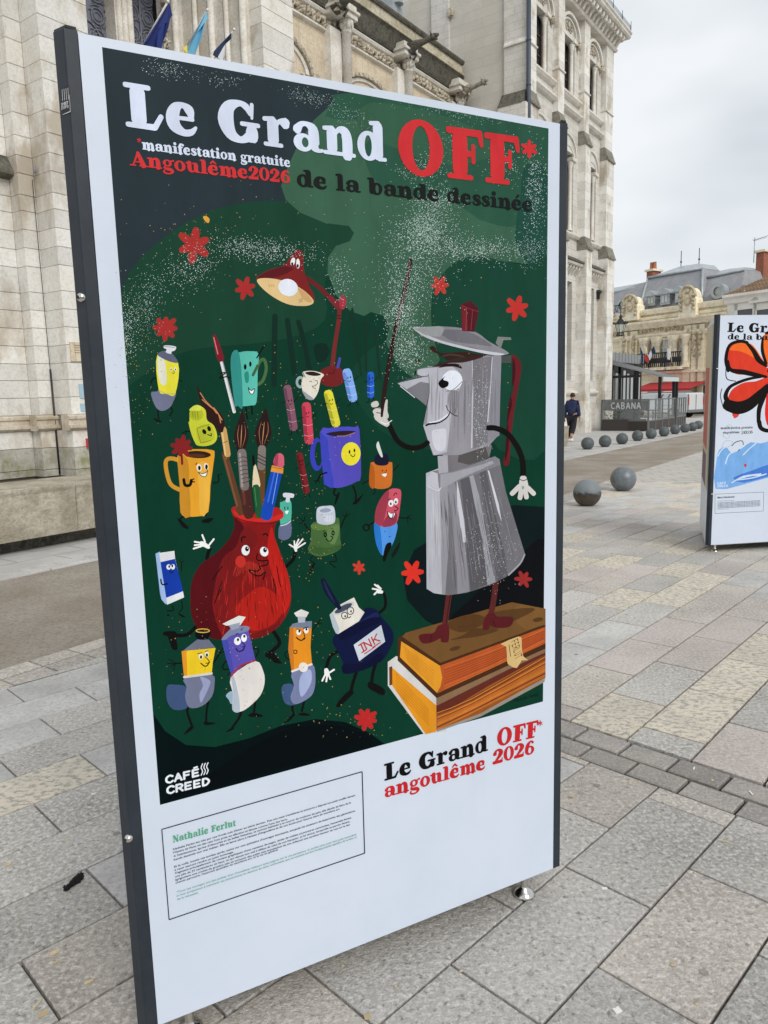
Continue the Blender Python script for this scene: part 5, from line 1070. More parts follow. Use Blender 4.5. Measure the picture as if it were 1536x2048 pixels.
P.stroke('1000,590 925,920', 84, (22, 72, 176), k=2); P.stroke('985,600 915,910', 12, (60, 110, 210), k=2); P.stroke('1010,600 955,900', 5, (130, 170, 235), k=2); P.poly('965,550 1050,570 1045,612 955,596', (226, 152, 60), sm=False); P.stroke('962,562 1048,580', 5, (160, 100, 40)); P.poly('978,545 990,480 1025,462 1052,490 1045,565', (210, 98, 118)); P.poly('978,545 990,480 1010,470 1005,552', (170, 62, 88))
P.group('vase_drawing')
limb('520,1325 490,1240 510,1160', 26); limb('1070,1290 1120,1240 1135,1180', 26)
P.crop(280, 1050, 3.491); limb('400,700 330,765 240,770', 26); P.poly('170,745 250,745 255,800 262,865 228,868 200,800 190,775 165,770', BLK); limb('930,740 975,820 935,870 905,900', 26); P.poly('880,890 920,880 980,950 985,968 935,960 915,935 900,940 893,925 875,920', BLK)
P.crop(280, 780, 3.657)
P.poly([(690, 900), (700, 960), (660, 1090), (560, 1190), (440, 1280), (380, 1400), (368, 1540), (385, 1680), (470, 1790), (620, 1830), (800, 1830), (960, 1770), (1060, 1670), (1104, 1540), (1090, 1380), (1040, 1230), (990, 1100), (985, 1000), (1010, 930), (940, 905)], (132, 24, 24), k=3)
P.poly([(690, 930), (690, 1000), (650, 1090), (560, 1190), (440, 1280), (380, 1400), (368, 1540), (385, 1680), (470, 1790), (600, 1825), (560, 1700), (530, 1560), (560, 1400), (640, 1250), (740, 1080), (760, 1000)], (82, 14, 20), k=3)
P.poly('600,1240 700,1150 740,1040 800,1000 860,1100 760,1250 690,1420 640,1600 640,1760 560,1640 540,1480', (118, 24, 26)); P.poly('760,1520 880,1440 1000,1500 1040,1620 960,1720 820,1760 720,1680 700,1600', (176, 32, 24)); P.poly('960,1000 985,1080 1040,1230 1090,1380 1100,1540 1040,1640 1000,1440 950,1300 930,1150', (186, 32, 26)); P.poly('640,1700 760,1780 900,1760 1020,1700 930,1790 780,1830 620,1828', (112, 22, 24))
P.poly('668,880 700,850 760,880 880,920 970,900 960,870 1000,858 1045,890 1042,930 990,960 850,975 720,950', (178, 34, 32)); P.poly('680,885 760,915 900,945 1040,905 1030,945 900,965 740,945', (206, 44, 36)); P.stroke('690,930 800,965 950,975 1000,960', 7, (110, 20, 22))
P.stroke('720,870 735,898', 44, (92, 60, 40), k=1); P.stroke('785,870 795,908', 74, (74, 38, 34), k=1); P.stroke('868,870 872,915', 50, (32, 84, 48), k=1); P.stroke('935,860 925,915', 84, (22, 72, 176), k=1)
for i in range(26):
    a = random.uniform(560, 1060); b = random.uniform(1300, 1700); P.stroke([(a, b, 2), (a + random.uniform(-8, 8) + (a - 820) * .06, b + random.uniform(50, 110), 4)], 1, random.choice([(90, 16, 18), (214, 64, 50), (120, 20, 20), (60, 10, 14)]))
for i in range(110):
    a = random.uniform(560, 1070); b = random.uniform(1150, 1720); t = (a - 820) / 260
    if abs(t) > .9 and b < 1350: continue
    c_ = random.choice([(96, 18, 20), (206, 52, 40), (150, 28, 26), (120, 22, 22), (190, 40, 32)]); P.stroke([(a, b, 1.5), (a + t * 12, b + 45, random.uniform(3, 6)), (a + t * 16, b + random.uniform(70, 110), 1.5)], 1, c_, k=2)
for i in range(22): a = 700 + i * 9; P.stroke([(a, 1250 + abs(i - 11) * 4), (a - 20 + i * 2, 1330 + random.uniform(-20, 40))], 3, (196, 60, 48))
P.ell(735, 1255, 38, 44, (200, 50, 42)); P.ell(772, 1172, 30, 38, (240, 240, 242)); P.ell(908, 1182, 30, 36, (240, 240, 242), -20); P.ell(782, 1162, 14, 18, BLK); P.ell(914, 1170, 14, 18, BLK); P.ell(786, 1156, 4, 5, (240, 240, 240)); P.ell(918, 1163, 4, 5, (240, 240, 240))
for t, w_ in (('745,1110 745,1080 770,1075', 10), ('900,1060 920,1050 935,1065', 9), ('858,1200 855,1240 900,1250 935,1245 930,1275 880,1290 870,1280', 8), ('795,1315 850,1325 880,1310 875,1295', 8), ('795,1315 830,1350 880,1358 915,1330 900,1385', 8), ('530,1390 570,1330 600,1290', 7), ('575,1500 600,1440', 6), ('545,1560 580,1460 600,1400', 6), ('1000,1290 1020,1400 1030,1440', 6), ('975,1380 995,1480', 6)): P.stroke(t, w_, (20, 8, 10))
def hand(pts, w_, col=(236, 236, 232)):
    for t in pts: P.stroke(t, w_ + 7, BLK)
    for t in pts: P.stroke(t, w_, col)
hand(['500,1150,24 470,1130,34 450,1120,30', '460,1120 400,1110', '455,1140 392,1160', '475,1110 455,1060', '500,1140 540,1090', '450,1130 400,1135'], 13)
hand(['1140,1175,18 1135,1150,26', '1125,1150 1092,1130', '1130,1140 1128,1105', '1140,1135 1160,1092', '1145,1145 1190,1090', '1150,1155 1208,1118'], 11)
# ---- yellow bottle, yellow mug, blue eraser
P.group('yellow_bottle_drawing')
limb('410,320 350,300 310,315', 8); limb('340,300 325,345', 6); P.poly([(355, 240), (362, 225), (365, 150), (400, 112), (440, 115), (480, 150), (490, 220), (540, 260), (565, 340), (540, 390), (480, 410), (420, 405), (400, 380), (375, 320)], (202, 206, 56), k=3); P.ell(412, 178, 52, 46, (176, 184, 44), 10); P.poly('360,145 400,112 445,120 440,150 380,150', (214, 220, 80)); P.poly('415,280 510,250 545,340 520,370 440,388', (186, 192, 50))
for t in ('415,280 505,252', '415,280 445,388', '445,388 520,368', '385,160 388,200', '400,158 405,205', '420,158 425,205'): P.stroke(t, 4, (110, 118, 30))
P.ell(470, 305, 14, 20, BLK, -30); P.ell(505, 283, 13, 20, BLK, -20); P.stroke('495,325 520,335 520,318', 7, BLK)
P.group('yellow_mug_drawing')
P.stroke('300,520 230,500 190,520 195,600 225,690 290,730', 30, (204, 146, 48)); limb('320,920 290,950 300,975', 12); P.poly('272,940 300,950 355,1005 345,1015 310,1000', BLK); limb('490,890 480,920', 12); P.poly('450,965 470,945 530,935 535,945 500,972', BLK); limb('535,680 575,670 570,620', 10); limb('572,625 600,610', 6)
P.poly([(275, 480), (340, 440), (440, 432), (530, 440), (545, 480), (515, 700), (500, 890), (420, 925), (340, 922), (295, 895), (290, 700), (275, 540)], (228, 160, 44), k=2); P.poly([(276, 482), (350, 510), (360, 700), (368, 926), (296, 896), (290, 700)], (196, 136, 40), k=2); P.poly('420,540 500,540 510,700 495,885 440,915 430,700', (232, 176, 66), k=2)
P.ell(422, 472, 96, 27, (50, 30, 22), 2); P.ell(410, 480, 70, 14, (84, 50, 30)); P.ell(432, 568, 19, 27, (240, 232, 220), -10); P.ell(484, 560, 16, 26, (240, 232, 220), -10); P.ell(434, 570, 10, 17, BLK); P.ell(486, 562, 10, 18, BLK); P.poly('425,602 460,612 490,600 480,630 450,628', (240, 240, 235)); P.stroke('425,602 450,628 480,632 490,600 460,612 430,604', 5, BLK); P.stroke('480,575 496,592 480,604', 5, BLK); limb('320,655 330,695 365,695 375,660', 22); limb('372,660 395,650', 9); limb('375,670 398,672', 9); P.stroke('408,545 415,535', 6, BLK)
P.group('star_flower#m').flower(305, 415, 78, (134, 34, 36), 8, 10, .5); P.stroke('305,480 308,540', 16, (120, 28, 32))
P.group('blue_eraser_drawing').crop(280, 1050, 3.491)
limb('225,560 232,595 190,600', 8); limb('290,530 295,580 275,610', 8); P.poly('190,620 210,632 190,635', BLK); P.poly('270,615 315,640 300,645 275,630', BLK); limb('290,320 290,260', 7); limb('290,265 275,240', 5); limb('290,265 310,245', 5)
P.poly('108,200 140,185 180,555 150,520 140,480', (150, 180, 225), sm=False); P.poly('135,195 240,180 245,235 300,465 308,505 190,556 170,540 130,260', (220, 222, 224), sm=False); P.poly('132,262 244,236 301,462 185,508 160,490', (20, 58, 160), sm=False); P.poly('108,200 132,190 190,556 150,520', (160, 186, 226), sm=False)
P.ell(200, 293, 16, 19, (240, 240, 240)); P.ell(230, 292, 14, 19, (240, 240, 240)); P.ell(204, 290, 6, 10, BLK); P.ell(226, 286, 6, 10, BLK); P.stroke('205,318 218,336 230,322', 6, BLK); limb('145,380 155,415 190,410', 10)
# ---- three tubes marching in front
P.group('yellow_tube_drawing')
limb('350,1240 330,1300 362,1400', 17); P.poly('305,1465 340,1415 370,1405 375,1415 350,1440', BLK); limb('478,1230 465,1300 462,1380', 15); P.poly('448,1375 500,1378 530,1385 480,1398 450,1394', BLK); limb('320,975 280,965 240,970', 10); limb('250,965 200,935', 6); limb('245,968 190,965', 6); limb('245,970 235,1010', 6); limb('245,968 215,985', 6); limb('510,970 560,890', 10); limb('555,890 590,850', 6); limb('560,890 610,880', 6)
P.poly('190,1125 250,1115 320,1130 330,1200 330,1275 240,1290 190,1230', (62, 82, 120)); P.poly([(310, 1070), (500, 1045), (520, 1110), (500, 1200), (430, 1265), (345, 1275), (315, 1200), (325, 1130)], (112, 118, 142), k=3); P.poly('420,1060 480,1080 490,1110 450,1200 425,1240 415,1180 440,1120', (150, 158, 190)); P.poly([(290, 880), (527, 858), (508, 960), (500, 1045), (308, 1068), (298, 970)], (236, 200, 38), k=1, sm=False); P.poly('290,880 325,877 330,1066 308,1068 298,970', (222, 146, 40), sm=False); P.stroke('308,1062 400,1050 500,1036', 16, (214, 208, 196))
P.poly('300,878 360,830 405,795 480,800 526,856', (108, 112, 130), sm=False); P.poly('390,750 485,745 482,780 455,800 400,795', (10, 12, 20)); P.ring(438, 738, 50, 16, 438, 738, 42, 9, (214, 186, 80)); P.ell(425, 918, 16, 20, (238, 238, 228)); P.ell(467, 903, 14, 20, (238, 238, 228)); P.ell(426, 922, 8, 12, BLK); P.ell(467, 908, 8, 12, BLK); P.stroke('455,920 475,940 485,960 460,965', 6, BLK); P.stroke('425,965 450,985 470,980 480,960', 8, BLK); P.stroke('402,898 430,892', 5, BLK); P.stroke('455,884 475,878', 5, BLK)
P.group('violet_tube_drawing')
limb('710,1295 690,1350 640,1420', 17); P.poly('600,1445 640,1415 660,1420 630,1440', BLK); limb('805,1240 795,1310', 15); P.poly('755,1335 790,1310 860,1330 830,1342', BLK); limb('640,900 580,980 590,1010 640,1000', 9); limb('640,1010 610,1050', 7); limb('790,860 830,870 810,920', 9)
P.poly('600,1190 640,1160 690,1200 640,1250 620,1220', (150, 172, 190)); P.poly([(635, 1060), (805, 950), (860, 1020), (870, 1100), (840, 1190), (760, 1270), (700, 1303), (645, 1290), (650, 1180)], (220, 214, 208), k=3); P.poly('635,1062 655,1055 690,1200 695,1302 645,1290 652,1180', (172, 182, 192)); P.poly([(568, 800), (630, 740), (748, 705), (770, 790), (805, 942), (720, 980), (640, 1050), (600, 930)], (90, 80, 172), k=1, sm=False); P.poly('568,800 610,800 640,930 655,1035 638,1050 600,930', (66, 74, 164), sm=False); P.stroke('636,1055 700,985 805,945', 11, (168, 40, 62)); P.poly('568,798 610,745 660,710 750,706 752,740 640,770 600,800', (120, 128, 160)); P.poly('575,690 690,633 738,642 700,700 600,702', (220, 220, 216), sm=False); P.poly('620,700 698,680 692,718 640,735', (150, 156, 172), sm=False)
P.ell(680, 810, 24, 28, (240, 240, 244)); P.ell(726, 788, 20, 28, (240, 240, 244)); P.ell(684, 800, 8, 11, BLK); P.ell(728, 776, 8, 11, BLK); P.stroke('715,820 735,845 715,850', 6, BLK); P.stroke('670,862 690,882 720,872 728,850', 8, BLK); P.stroke('668,772 675,758 690,762', 7, (60, 60, 90)); P.stroke('705,735 715,722', 7, (60, 60, 90))
P.group('orange_tube_drawing')
limb('1068,1220 1065,1290 1075,1325', 16); P.poly('1005,1380 1035,1350 1075,1315 1080,1330 1040,1370', BLK); limb('1150,1210 1130,1300', 15); P.poly('1105,1320 1140,1310 1185,1322 1180,1332 1120,1330', BLK); limb('1050,870 1010,900 1040,940 1080,905', 7); limb('1185,820 1200,740 1245,680', 7); limb('1235,690 1260,660', 8); limb('1240,685 1270,690', 6)
P.poly('990,1130 1060,1110 1090,1180 1080,1255 1010,1240', (62, 84, 122)); P.poly([(1060, 1030), (1200, 970), (1225, 1070), (1210, 1170), (1160, 1220), (1080, 1252), (1050, 1200), (1075, 1120)], (116, 124, 158), k=3); P.poly('1130,1040 1190,1010 1195,1100 1130,1200 1110,1120', (160, 170, 205)); P.poly([(1045, 715), (1198, 720), (1190, 850), (1200, 965), (1060, 1030), (1035, 870)], (226, 142, 34), k=1, sm=False); P.poly('1045,715 1070,716 1075,1020 1060,1030 1035,870', (200, 116, 36), sm=False); P.ell(1140, 993, 32, 34, (226, 220, 214)); P.stroke('1062,1022 1120,1000 1198,972', 14, (224, 218, 208))
P.poly('1045,715 1065,690 1120,675 1200,670 1198,722', (118, 128, 148), sm=False); P.poly('1075,615 1125,588 1180,610 1160,645 1092,640', (222, 222, 216), sm=False); P.poly('1100,640 1155,640 1152,680 1105,682', (180, 186, 196), sm=False); P.ell(1108, 748, 17, 21, (240, 240, 238)); P.ell(1160, 735, 16, 22, (240, 240, 238)); P.ell(1112, 742, 7, 9, BLK); P.ell(1162, 728, 7, 9, BLK); P.stroke('1095,725 1122,735', 6, BLK); P.stroke('1142,722 1172,712', 7, BLK); P.stroke('1140,745 1152,790 1135,800', 6, BLK); P.stroke('1092,785 1110,800 1130,805 1145,790', 8, BLK); P.ring(1084, 885, 15, 15, 1084, 885, 9, 9, BLK)
# ---- ink bottle
P.group('ink_bottle_drawing').crop(620, 1000, 3.072)
limb('285,1060 265,1120 250,1180', 20); P.poly('160,1268 180,1230 235,1175 268,1175 262,1195 220,1235 185,1270', BLK); limb('405,1000 385,1070 378,1140', 20); P.poly('358,1120 385,1120 455,1160 458,1195 430,1195 360,1155', BLK); limb('180,925 125,960 100,1030', 20); limb('415,700 460,660 462,600 450,570', 18)
P.poly([(160, 820), (320, 690), (340, 665), (400, 668), (440, 720), (500, 790), (515, 850), (490, 920), (440, 990), (330, 1045), (210, 1070), (205, 1010), (170, 930), (140, 880)], (14, 22, 58), k=3); P.poly('180,810 300,750 400,690 420,720 330,790 200,850', (26, 36, 84)); P.poly('165,820 230,790 330,740 400,720 440,740 330,800 200,860', (10, 16, 48)); P.poly('205,1010 330,1000 430,940 440,985 330,1045 212,1068', (10, 16, 46))
P.poly([(120, 705), (190, 640), (270, 598), (300, 660), (335, 690), (300, 745), (170, 825), (140, 780)], (222, 216, 204), sm=False); P.poly([(120, 705), (140, 690), (180, 790), (175, 822), (160, 820), (140, 780)], (176, 186, 194), sm=False); P.ell(205, 665, 76, 26, (196, 198, 196), -28); P.ell(205, 665, 60, 17, (70, 76, 92), -28); P.stroke([(80, 495, 30), (110, 560, 44), (150, 620, 36), (180, 662, 26)], 1, (16, 22, 50)); P.stroke([(85, 500, 8), (115, 570, 14), (150, 630, 8)], 1, (34, 42, 80))
for cx_, cy_, r_ in ((212, 710, 21), (248, 680, 23)): P.ring(cx_, cy_, r_, r_ * 1.1, cx_, cy_, r_ - 5, r_ * 1.1 - 5, BLK); P.ell(cx_ + 4, cy_ + 4, 5, 7, BLK)
P.stroke('230,718 240,724 250,715', 5, BLK)
P.poly([(268, 890), (437, 768), (462, 870), (302, 990)], (196, 202, 210), sm=False)
P.poly([(268, 890), (300, 870), (335, 962), (302, 990)], (206, 212, 220), sm=False)
letter(P, 'INK', (620 + 312 / 3.072, 1000 + 945 / 3.072), (620 + 440 / 3.072, 1000 + 862 / 3.072), (620 + 300 / 3.072, 1000 + 890 / 3.072), (184, 52, 48), cap_glyph, 1.0, bold=.7)
P.stroke('335,945 380,915 400,900', 6, (184, 52, 48)); P.stroke('385,905 432,876', 6, (184, 52, 48))
hand(['100,1045,26 105,1065,34', '95,1070 75,1110', '105,1080 100,1115', '115,1075 125,1100', '120,1060 148,1042'], 11); hand(['440,565,20 420,560,28', '415,550 385,545', '415,560 395,580', '425,540 398,520', '435,545 415,525'], 11)
# ---- books
P.group('book_drawing')
P.poly([(478, 995), (530, 958), (560, 975), (780, 1200), (778, 1262), (840, 1420), (700, 1440), (478, 1140)], (206, 204, 200), sm=False)
P.poly([(1330, 1100), (1447, 1085), (1440, 1118), (1050, 1330), (780, 1425), (776, 1400)], (150, 140, 128), sm=False)
P.poly([(505, 1030), (776, 1262), (775, 1422), (712, 1440), (505, 1140)], (222, 146, 34), sm=False); P.poly([(486, 1028), (505, 1020), (506, 1135), (488, 1140)], (104, 60, 30), sm=False)
P.poly([(776, 1215), (1447, 900), (1447, 1090), (1050, 1310), (776, 1415)], (150, 84, 36), sm=False); P.poly([(776, 1215), (1447, 900), (1447, 950), (1100, 1140), (850, 1290), (776, 1310)], (96, 42, 32), sm=False)
for i in range(16): P.stroke([(782, 1300 + i * 7.4), (1000, 1212 + i * 6.2), (1445, 955 + i * 8.4)], 3 + (i % 3), random.choice([(214, 130, 50), (110, 60, 34), (196, 104, 44), (80, 42, 30)]), k=2)
P.poly([(545, 860), (590, 815), (1240, 628), (1447, 668), (1447, 760), (820, 1010), (780, 1010)], (112, 78, 42), sm=False)
P.poly([(1300, 640), (1447, 668), (1447, 765), (1330, 800), (1200, 700)], (122, 86, 46), sm=False); P.poly([(540, 850), (560, 835), (800, 1000), (1447, 765), (1447, 778), (795, 1022), (560, 870), (552, 960), (780, 1190), (1447, 880), (1447, 912), (776, 1215), (538, 985)], (70, 42, 24), sm=False)
P.poly([(560, 868), (798, 1018), (812, 1090), (800, 1150), (780, 1185), (552, 965)], (222, 150, 42), sm=False); P.poly([(798, 1018), (1447, 778), (1447, 880), (782, 1188), (800, 1150), (812, 1090)], (180, 84, 40), sm=False); P.poly([(776, 1218), (1447, 912), (1447, 935), (1200, 1050), (776, 1265)], (134, 104, 76), sm=False)
for i in range(9): P.stroke([(825, 1030 + i * 16), (1100, 935 + i * 13), (1440, 795 + i * 9)], 3, random.choice([(140, 56, 30), (206, 110, 52), (120, 46, 28)]), k=2)
for i in range(6): P.stroke([(575 + i * 4, 900 + i * 16), (760, 1050 + i * 18)], 3, (196, 124, 34), k=1); P.stroke([(530, 1070 + i * 20), (730, 1290 + i * 18)], 3, (196, 122, 30), k=1)
P.poly('860,740 1000,700 1090,740 960,810 860,790', (88, 58, 30)); P.poly('860,860 930,835 1010,790 1100,795 1160,800 1050,835 940,850', (86, 56, 30)); P.poly('1100,700 1300,665 1380,675 1240,750 1160,790 1100,790', (88, 60, 32)); P.ell(890, 912, 34, 12, (84, 56, 30), -15); P.ell(1400, 735, 32, 13, (84, 56, 30), -10); P.ell(960, 775, 60, 10, (84, 56, 30), -10)
P.poly('1170,885 1280,838 1300,860 1300,900 1310,960 1340,985 1300,985 1270,1032 1225,1015 1210,990 1205,900', (212, 180, 120), k=2); letter(P, 'FERLUT', (620 + 1232 / 3.072, 1000 + 872 / 3.072), (620 + 1262 / 3.072, 1000 + 985 / 3.072), (620 + 1282 / 3.072, 1000 + 870 / 3.072), (90, 50, 30), cap_glyph, 1.0, bold=.55)
P.stroke('1222,890 1232,960', 4, (90, 50, 30))
P.group('coffee_pot_drawing')
LG = (92, 38, 38)
P.stroke([(855, 570, 36), (840, 680, 34), (828, 770, 34)], 1, LG); P.stroke([(1140, 500, 36), (1130, 600, 34), (1112, 700, 36)], 1, LG); P.stroke('862,580 835,770', 6, (60, 20, 22))
P.poly('668,835 700,822 760,815 790,770 850,770 852,860 835,875 805,870 800,850 760,870 710,882 680,870', (88, 28, 32)); P.poly('1090,700 1130,695 1150,715 1200,715 1248,722 1240,765 1200,785 1130,782 1105,770 1098,795 1062,795 1068,740', (88, 28, 32)); P.stroke('745,830 740,870', 4, (50, 12, 18)); P.stroke('1125,745 1140,775', 4, (50, 12, 18))
POT = (150, 147, 153)
P.crop(680, 500, 3.491)
P.poly([(602, 1590), (640, 1545), (690, 1535), (790, 1545), (1080, 1440), (1112, 1460), (1160, 1700), (1178, 1790), (600, 1790)], (112, 110, 114), sm=False)
P.crop(620, 1000, 3.072)
P.poly([(712, -60), (716, 545), (760, 572), (850, 585), (960, 570), (1110, 520), (1200, 475), (1290, 400), (1320, 330), (1200, -60)], (112, 110, 114), sm=False)
P.poly([(712, -165), (716, 545), (760, 572), (810, 580), (795, -60), (790, -195)], (184, 184, 192), sm=False); P.poly([(790, -190), (795, -60), (810, 580), (830, 583), (850, 300), (850, -60), (835, -185)], (150, 148, 154), sm=False)
P.poly([(835, -150), (850, -60), (880, 200), (900, 400), (905, 580), (830, 584), (850, 300), (850, -60)], (96, 94, 98), sm=False); P.poly([(880, -140), (900, -60), (930, 100), (950, 250), (980, 560), (905, 578), (900, 400), (880, 200), (850, -60), (845, -130)], (138, 136, 142), sm=False)
P.poly([(900, -130), (915, -60), (945, 120), (960, 260), (940, 260), (905, 60)], (196, 196, 204), sm=False); P.poly([(920, -150), (1000, -170), (1060, 100), (1100, 300), (1085, 520), (985, 560), (960, 250), (935, -40)], (90, 88, 92), sm=False); P.poly([(975, -160), (1000, -165), (1040, -20), (1100, 300), (1140, 505), (1090, 522), (1060, 250), (1010, 20)], (156, 155, 162), sm=False); P.poly([(1040, -180), (1080, -190), (1130, 60), (1190, 300), (1215, 465), (1150, 500), (1110, 250)], (92, 90, 94), sm=False)
P.poly([(1090, -185), (1100, -180), (1160, 30), (1177, 135), (1150, 60)], (205, 205, 212), sm=False); P.stroke([(1220, 460, 10), (1290, 390, 10), (1318, 335, 8)], 1, (160, 158, 164))
random.seed(22)
for i in range(120):
    u = random.random(); y = random.uniform(-90, 380); y2 = y + random.uniform(80, 300); X_ = lambda v: 722 + u * (470 + (v + 100) * .30) - (10 if u < .2 else 0)
    u *= .93; xe = X_(y2); lim = min(555, 575 - max(0, xe - 860) * .24) if xe < 1110 else 500 - (xe - 1110) * .85
    if y2 > lim - 8: y2 = lim - 8
    if y2 > y + 30: c_ = (176 if u < .17 else 112) + random.uniform(-26, 30); P.stroke([(X_(y), y, 1.5), (X_((y + y2) / 2), (y + y2) / 2, random.uniform(2.5, 6)), (X_(y2), y2, 1.5)], 1, (c_, c_ - 2, c_ + 3), k=2)
P.crop(680, 500, 3.491)
P.poly([(602, 1590), (640, 1545), (690, 1535), (790, 1545), (1080, 1440), (1112, 1460), (1120, 1500), (1000, 1545), (850, 1600), (700, 1660), (612, 1650)], (128, 126, 132), sm=False); P.poly([(602, 1590), (640, 1545), (680, 1560), (690, 1670), (602, 1650)], (192, 192, 200), sm=False)
P.poly([(700, 1565), (790, 1552), (1000, 1495), (1060, 1470), (1075, 1490), (850, 1590), (760, 1640), (700, 1670)], (158, 157, 164), sm=False); P.stroke('610,1650 685,1680 700,1660', 5, (215, 215, 222))
# collar and body
P.poly([(680, 1430), (1040, 1340), (1060, 1370), (1040, 1450), (790, 1545), (688, 1560)], (118, 114, 118), sm=False); P.poly([(680, 1430), (750, 1420), (755, 1552), (688, 1560)], (168, 166, 172), sm=False); P.poly([(830, 1420), (1010, 1360), (1040, 1450), (900, 1500), (820, 1480)], (84, 80, 80), sm=False)
P.poly([(535, 835), (600, 820), (1000, 735), (1126, 740), (1118, 1000), (1108, 1290), (1040, 1365), (840, 1430), (650, 1436), (610, 1320), (580, 1225), (605, 1100), (620, 990), (622, 870), (540, 870)], (146, 143, 149), sm=False)
P.poly([(540, 838), (620, 815), (770, 800), (830, 850), (840, 960), (780, 1090), (770, 1200), (745, 1410), (655, 1434), (610, 1320), (580, 1225), (605, 1210), (615, 1060), (622, 900), (540, 870)], (182, 181, 190), sm=False)
P.poly([(925, 760), (1060, 742), (1045, 1000), (1030, 1345), (930, 1390), (918, 1000)], (118, 115, 120), sm=False); P.poly([(1062, 745), (1122, 745), (1112, 1295), (1030, 1345), (1035, 1000)], (138, 136, 144), sm=False)
P.stroke([(922, 770, 4), (925, 1000, 6), (918, 1380, 8)], 1, (198, 198, 206)); P.stroke([(1062, 750, 4), (1045, 1000, 7), (1030, 1200, 6)], 1, (205, 205, 214))
P.poly('640,1270 700,1250 740,1260 730,1390 665,1390', (205, 205, 212)); P.poly('760,1000 800,980 830,1000 820,1100 790,1150 760,1110', (120, 116, 120)); P.poly([(620, 860), (605, 1100), (612, 1205), (608, 1080), (570, 1060), (540, 1010), (560, 960)], (110, 107, 110), sm=False)
P.poly([(400, 930), (620, 878), (624, 990), (600, 1085), (480, 985)], (178, 178, 186), sm=False); P.poly([(460, 975), (560, 920), (622, 930), (620, 1010), (600, 1085), (530, 1030)], (122, 120, 126), sm=False); P.stroke('405,928 520,892 615,880', 6, (90, 90, 96)); P.stroke('420,950 520,1030', 6, (215, 215, 224)); P.stroke('620,885 622,1000 605,1090', 4, (80, 78, 82))
random.seed(21)
for i in range(70):
    x = random.uniform(640, 1105); y = random.uniform(800, 1000); L_ = random.uniform(120, 380); y2 = min(y + L_, 1400 - (x - 640) * .28 if x > 760 else 1230)
    if y2 > y + 40: c_ = 128 + random.uniform(-22, 26) + (30 if x < 800 else 0); P.stroke([(x, y, 2), ((x * 2 - 8) / 2, (y + y2) / 2, random.uniform(3, 7)), (x - 6, y2, 2)], 1, (c_, c_ - 2, c_ + 4), k=2)
# coffee and lid
P.poly('640,815 720,785 830,760 990,730 1020,735 960,760 860,785 760,790 690,815', (58, 36, 32)); P.poly('625,680 655,672 690,715 740,720 800,715 880,712 930,722 1010,735 930,742 830,752 760,770 720,745 680,722 650,710', (54, 32, 28)); P.stroke('720,740 780,730 860,745', 12, (84, 52, 42)); P.ell(540, 772, 20, 11, (50, 30, 26), 10); P.stroke([(540, 870), (538, 838), (600, 822), (700, 815)], 5, (120, 118, 124))
P.poly('505,540 600,535 740,535 860,548 960,580 1040,640 1180,720 1080,728 960,690 800,660 640,620 560,580', (136, 134, 140), k=3); P.poly('505,542 580,580 700,630 860,672 1020,705 1150,726 1080,736 900,700 720,655 600,612 540,575', (196, 196, 204), k=3); P.poly('700,560 850,560 960,600 1060,670 960,660 800,640 720,600', (112, 110, 116), k=3); P.poly('505,540 600,537 720,536 700,600 620,600 560,575', (154, 156, 156), k=3)
P.poly([(845, 380), (910, 355), (965, 410), (960, 470), (935, 572), (850, 565)], (82, 24, 34), sm=False); P.poly([(845, 380), (885, 400), (890, 565), (850, 565)], (112, 34, 42), sm=False); P.stroke('882,405 878,560', 4, (150, 70, 76)); P.stroke('925,415 912,560', 4, (140, 60, 66)); P.stroke([(848, 385), (885, 403), (962, 430)], 5, (130, 50, 58))
P.poly([(1085, 650), (1100, 605), (1190, 610), (1195, 628), (1140, 630), (1120, 690)], (118, 124, 120), sm=False)
P.poly('1195,740 1215,735 1262,790 1255,900 1215,1120 1190,1340 1182,1480 1155,1508 1138,1490 1150,1440 1172,1400 1165,1280 1180,1100 1215,940 1205,800', (104, 30, 36), k=3); P.poly('1205,760 1222,800 1220,900 1190,1000 1200,1080 1170,1200 1180,1300 1168,1420 1150,1470 1160,1300 1172,1110 1200,950', (66, 16, 26), k=3); P.poly([(1125, 740), (1195, 735), (1195, 790), (1125, 790)], (70, 76, 72), sm=False)
# face
P.ell(782, 910, 72, 70, (228, 232, 242), -20); P.poly('690,920 735,880 720,905 755,920 752,950 715,965 690,945', (12, 12, 14)); P.poly('690,822 720,800 780,792 830,800 850,828 800,815 740,815', (40, 22, 24)); P.stroke('740,985 790,975 850,920', 4, (60, 58, 62))
P.stroke([(600, 1225, 12), (622, 1215, 14), (690, 1205, 9), (745, 1170, 8), (768, 1130, 6)], 1, (16, 14, 16)); P.stroke([(625, 1205), (690, 1190), (750, 1150)], 8, (226, 228, 236)); P.stroke('740,1085 755,1120 790,1150 820,1160', 6, (60, 56, 60)); P.stroke([(650, 1436), (715, 1434)], 6, BLK); P.stroke('520,870 530,845', 10, BLK)
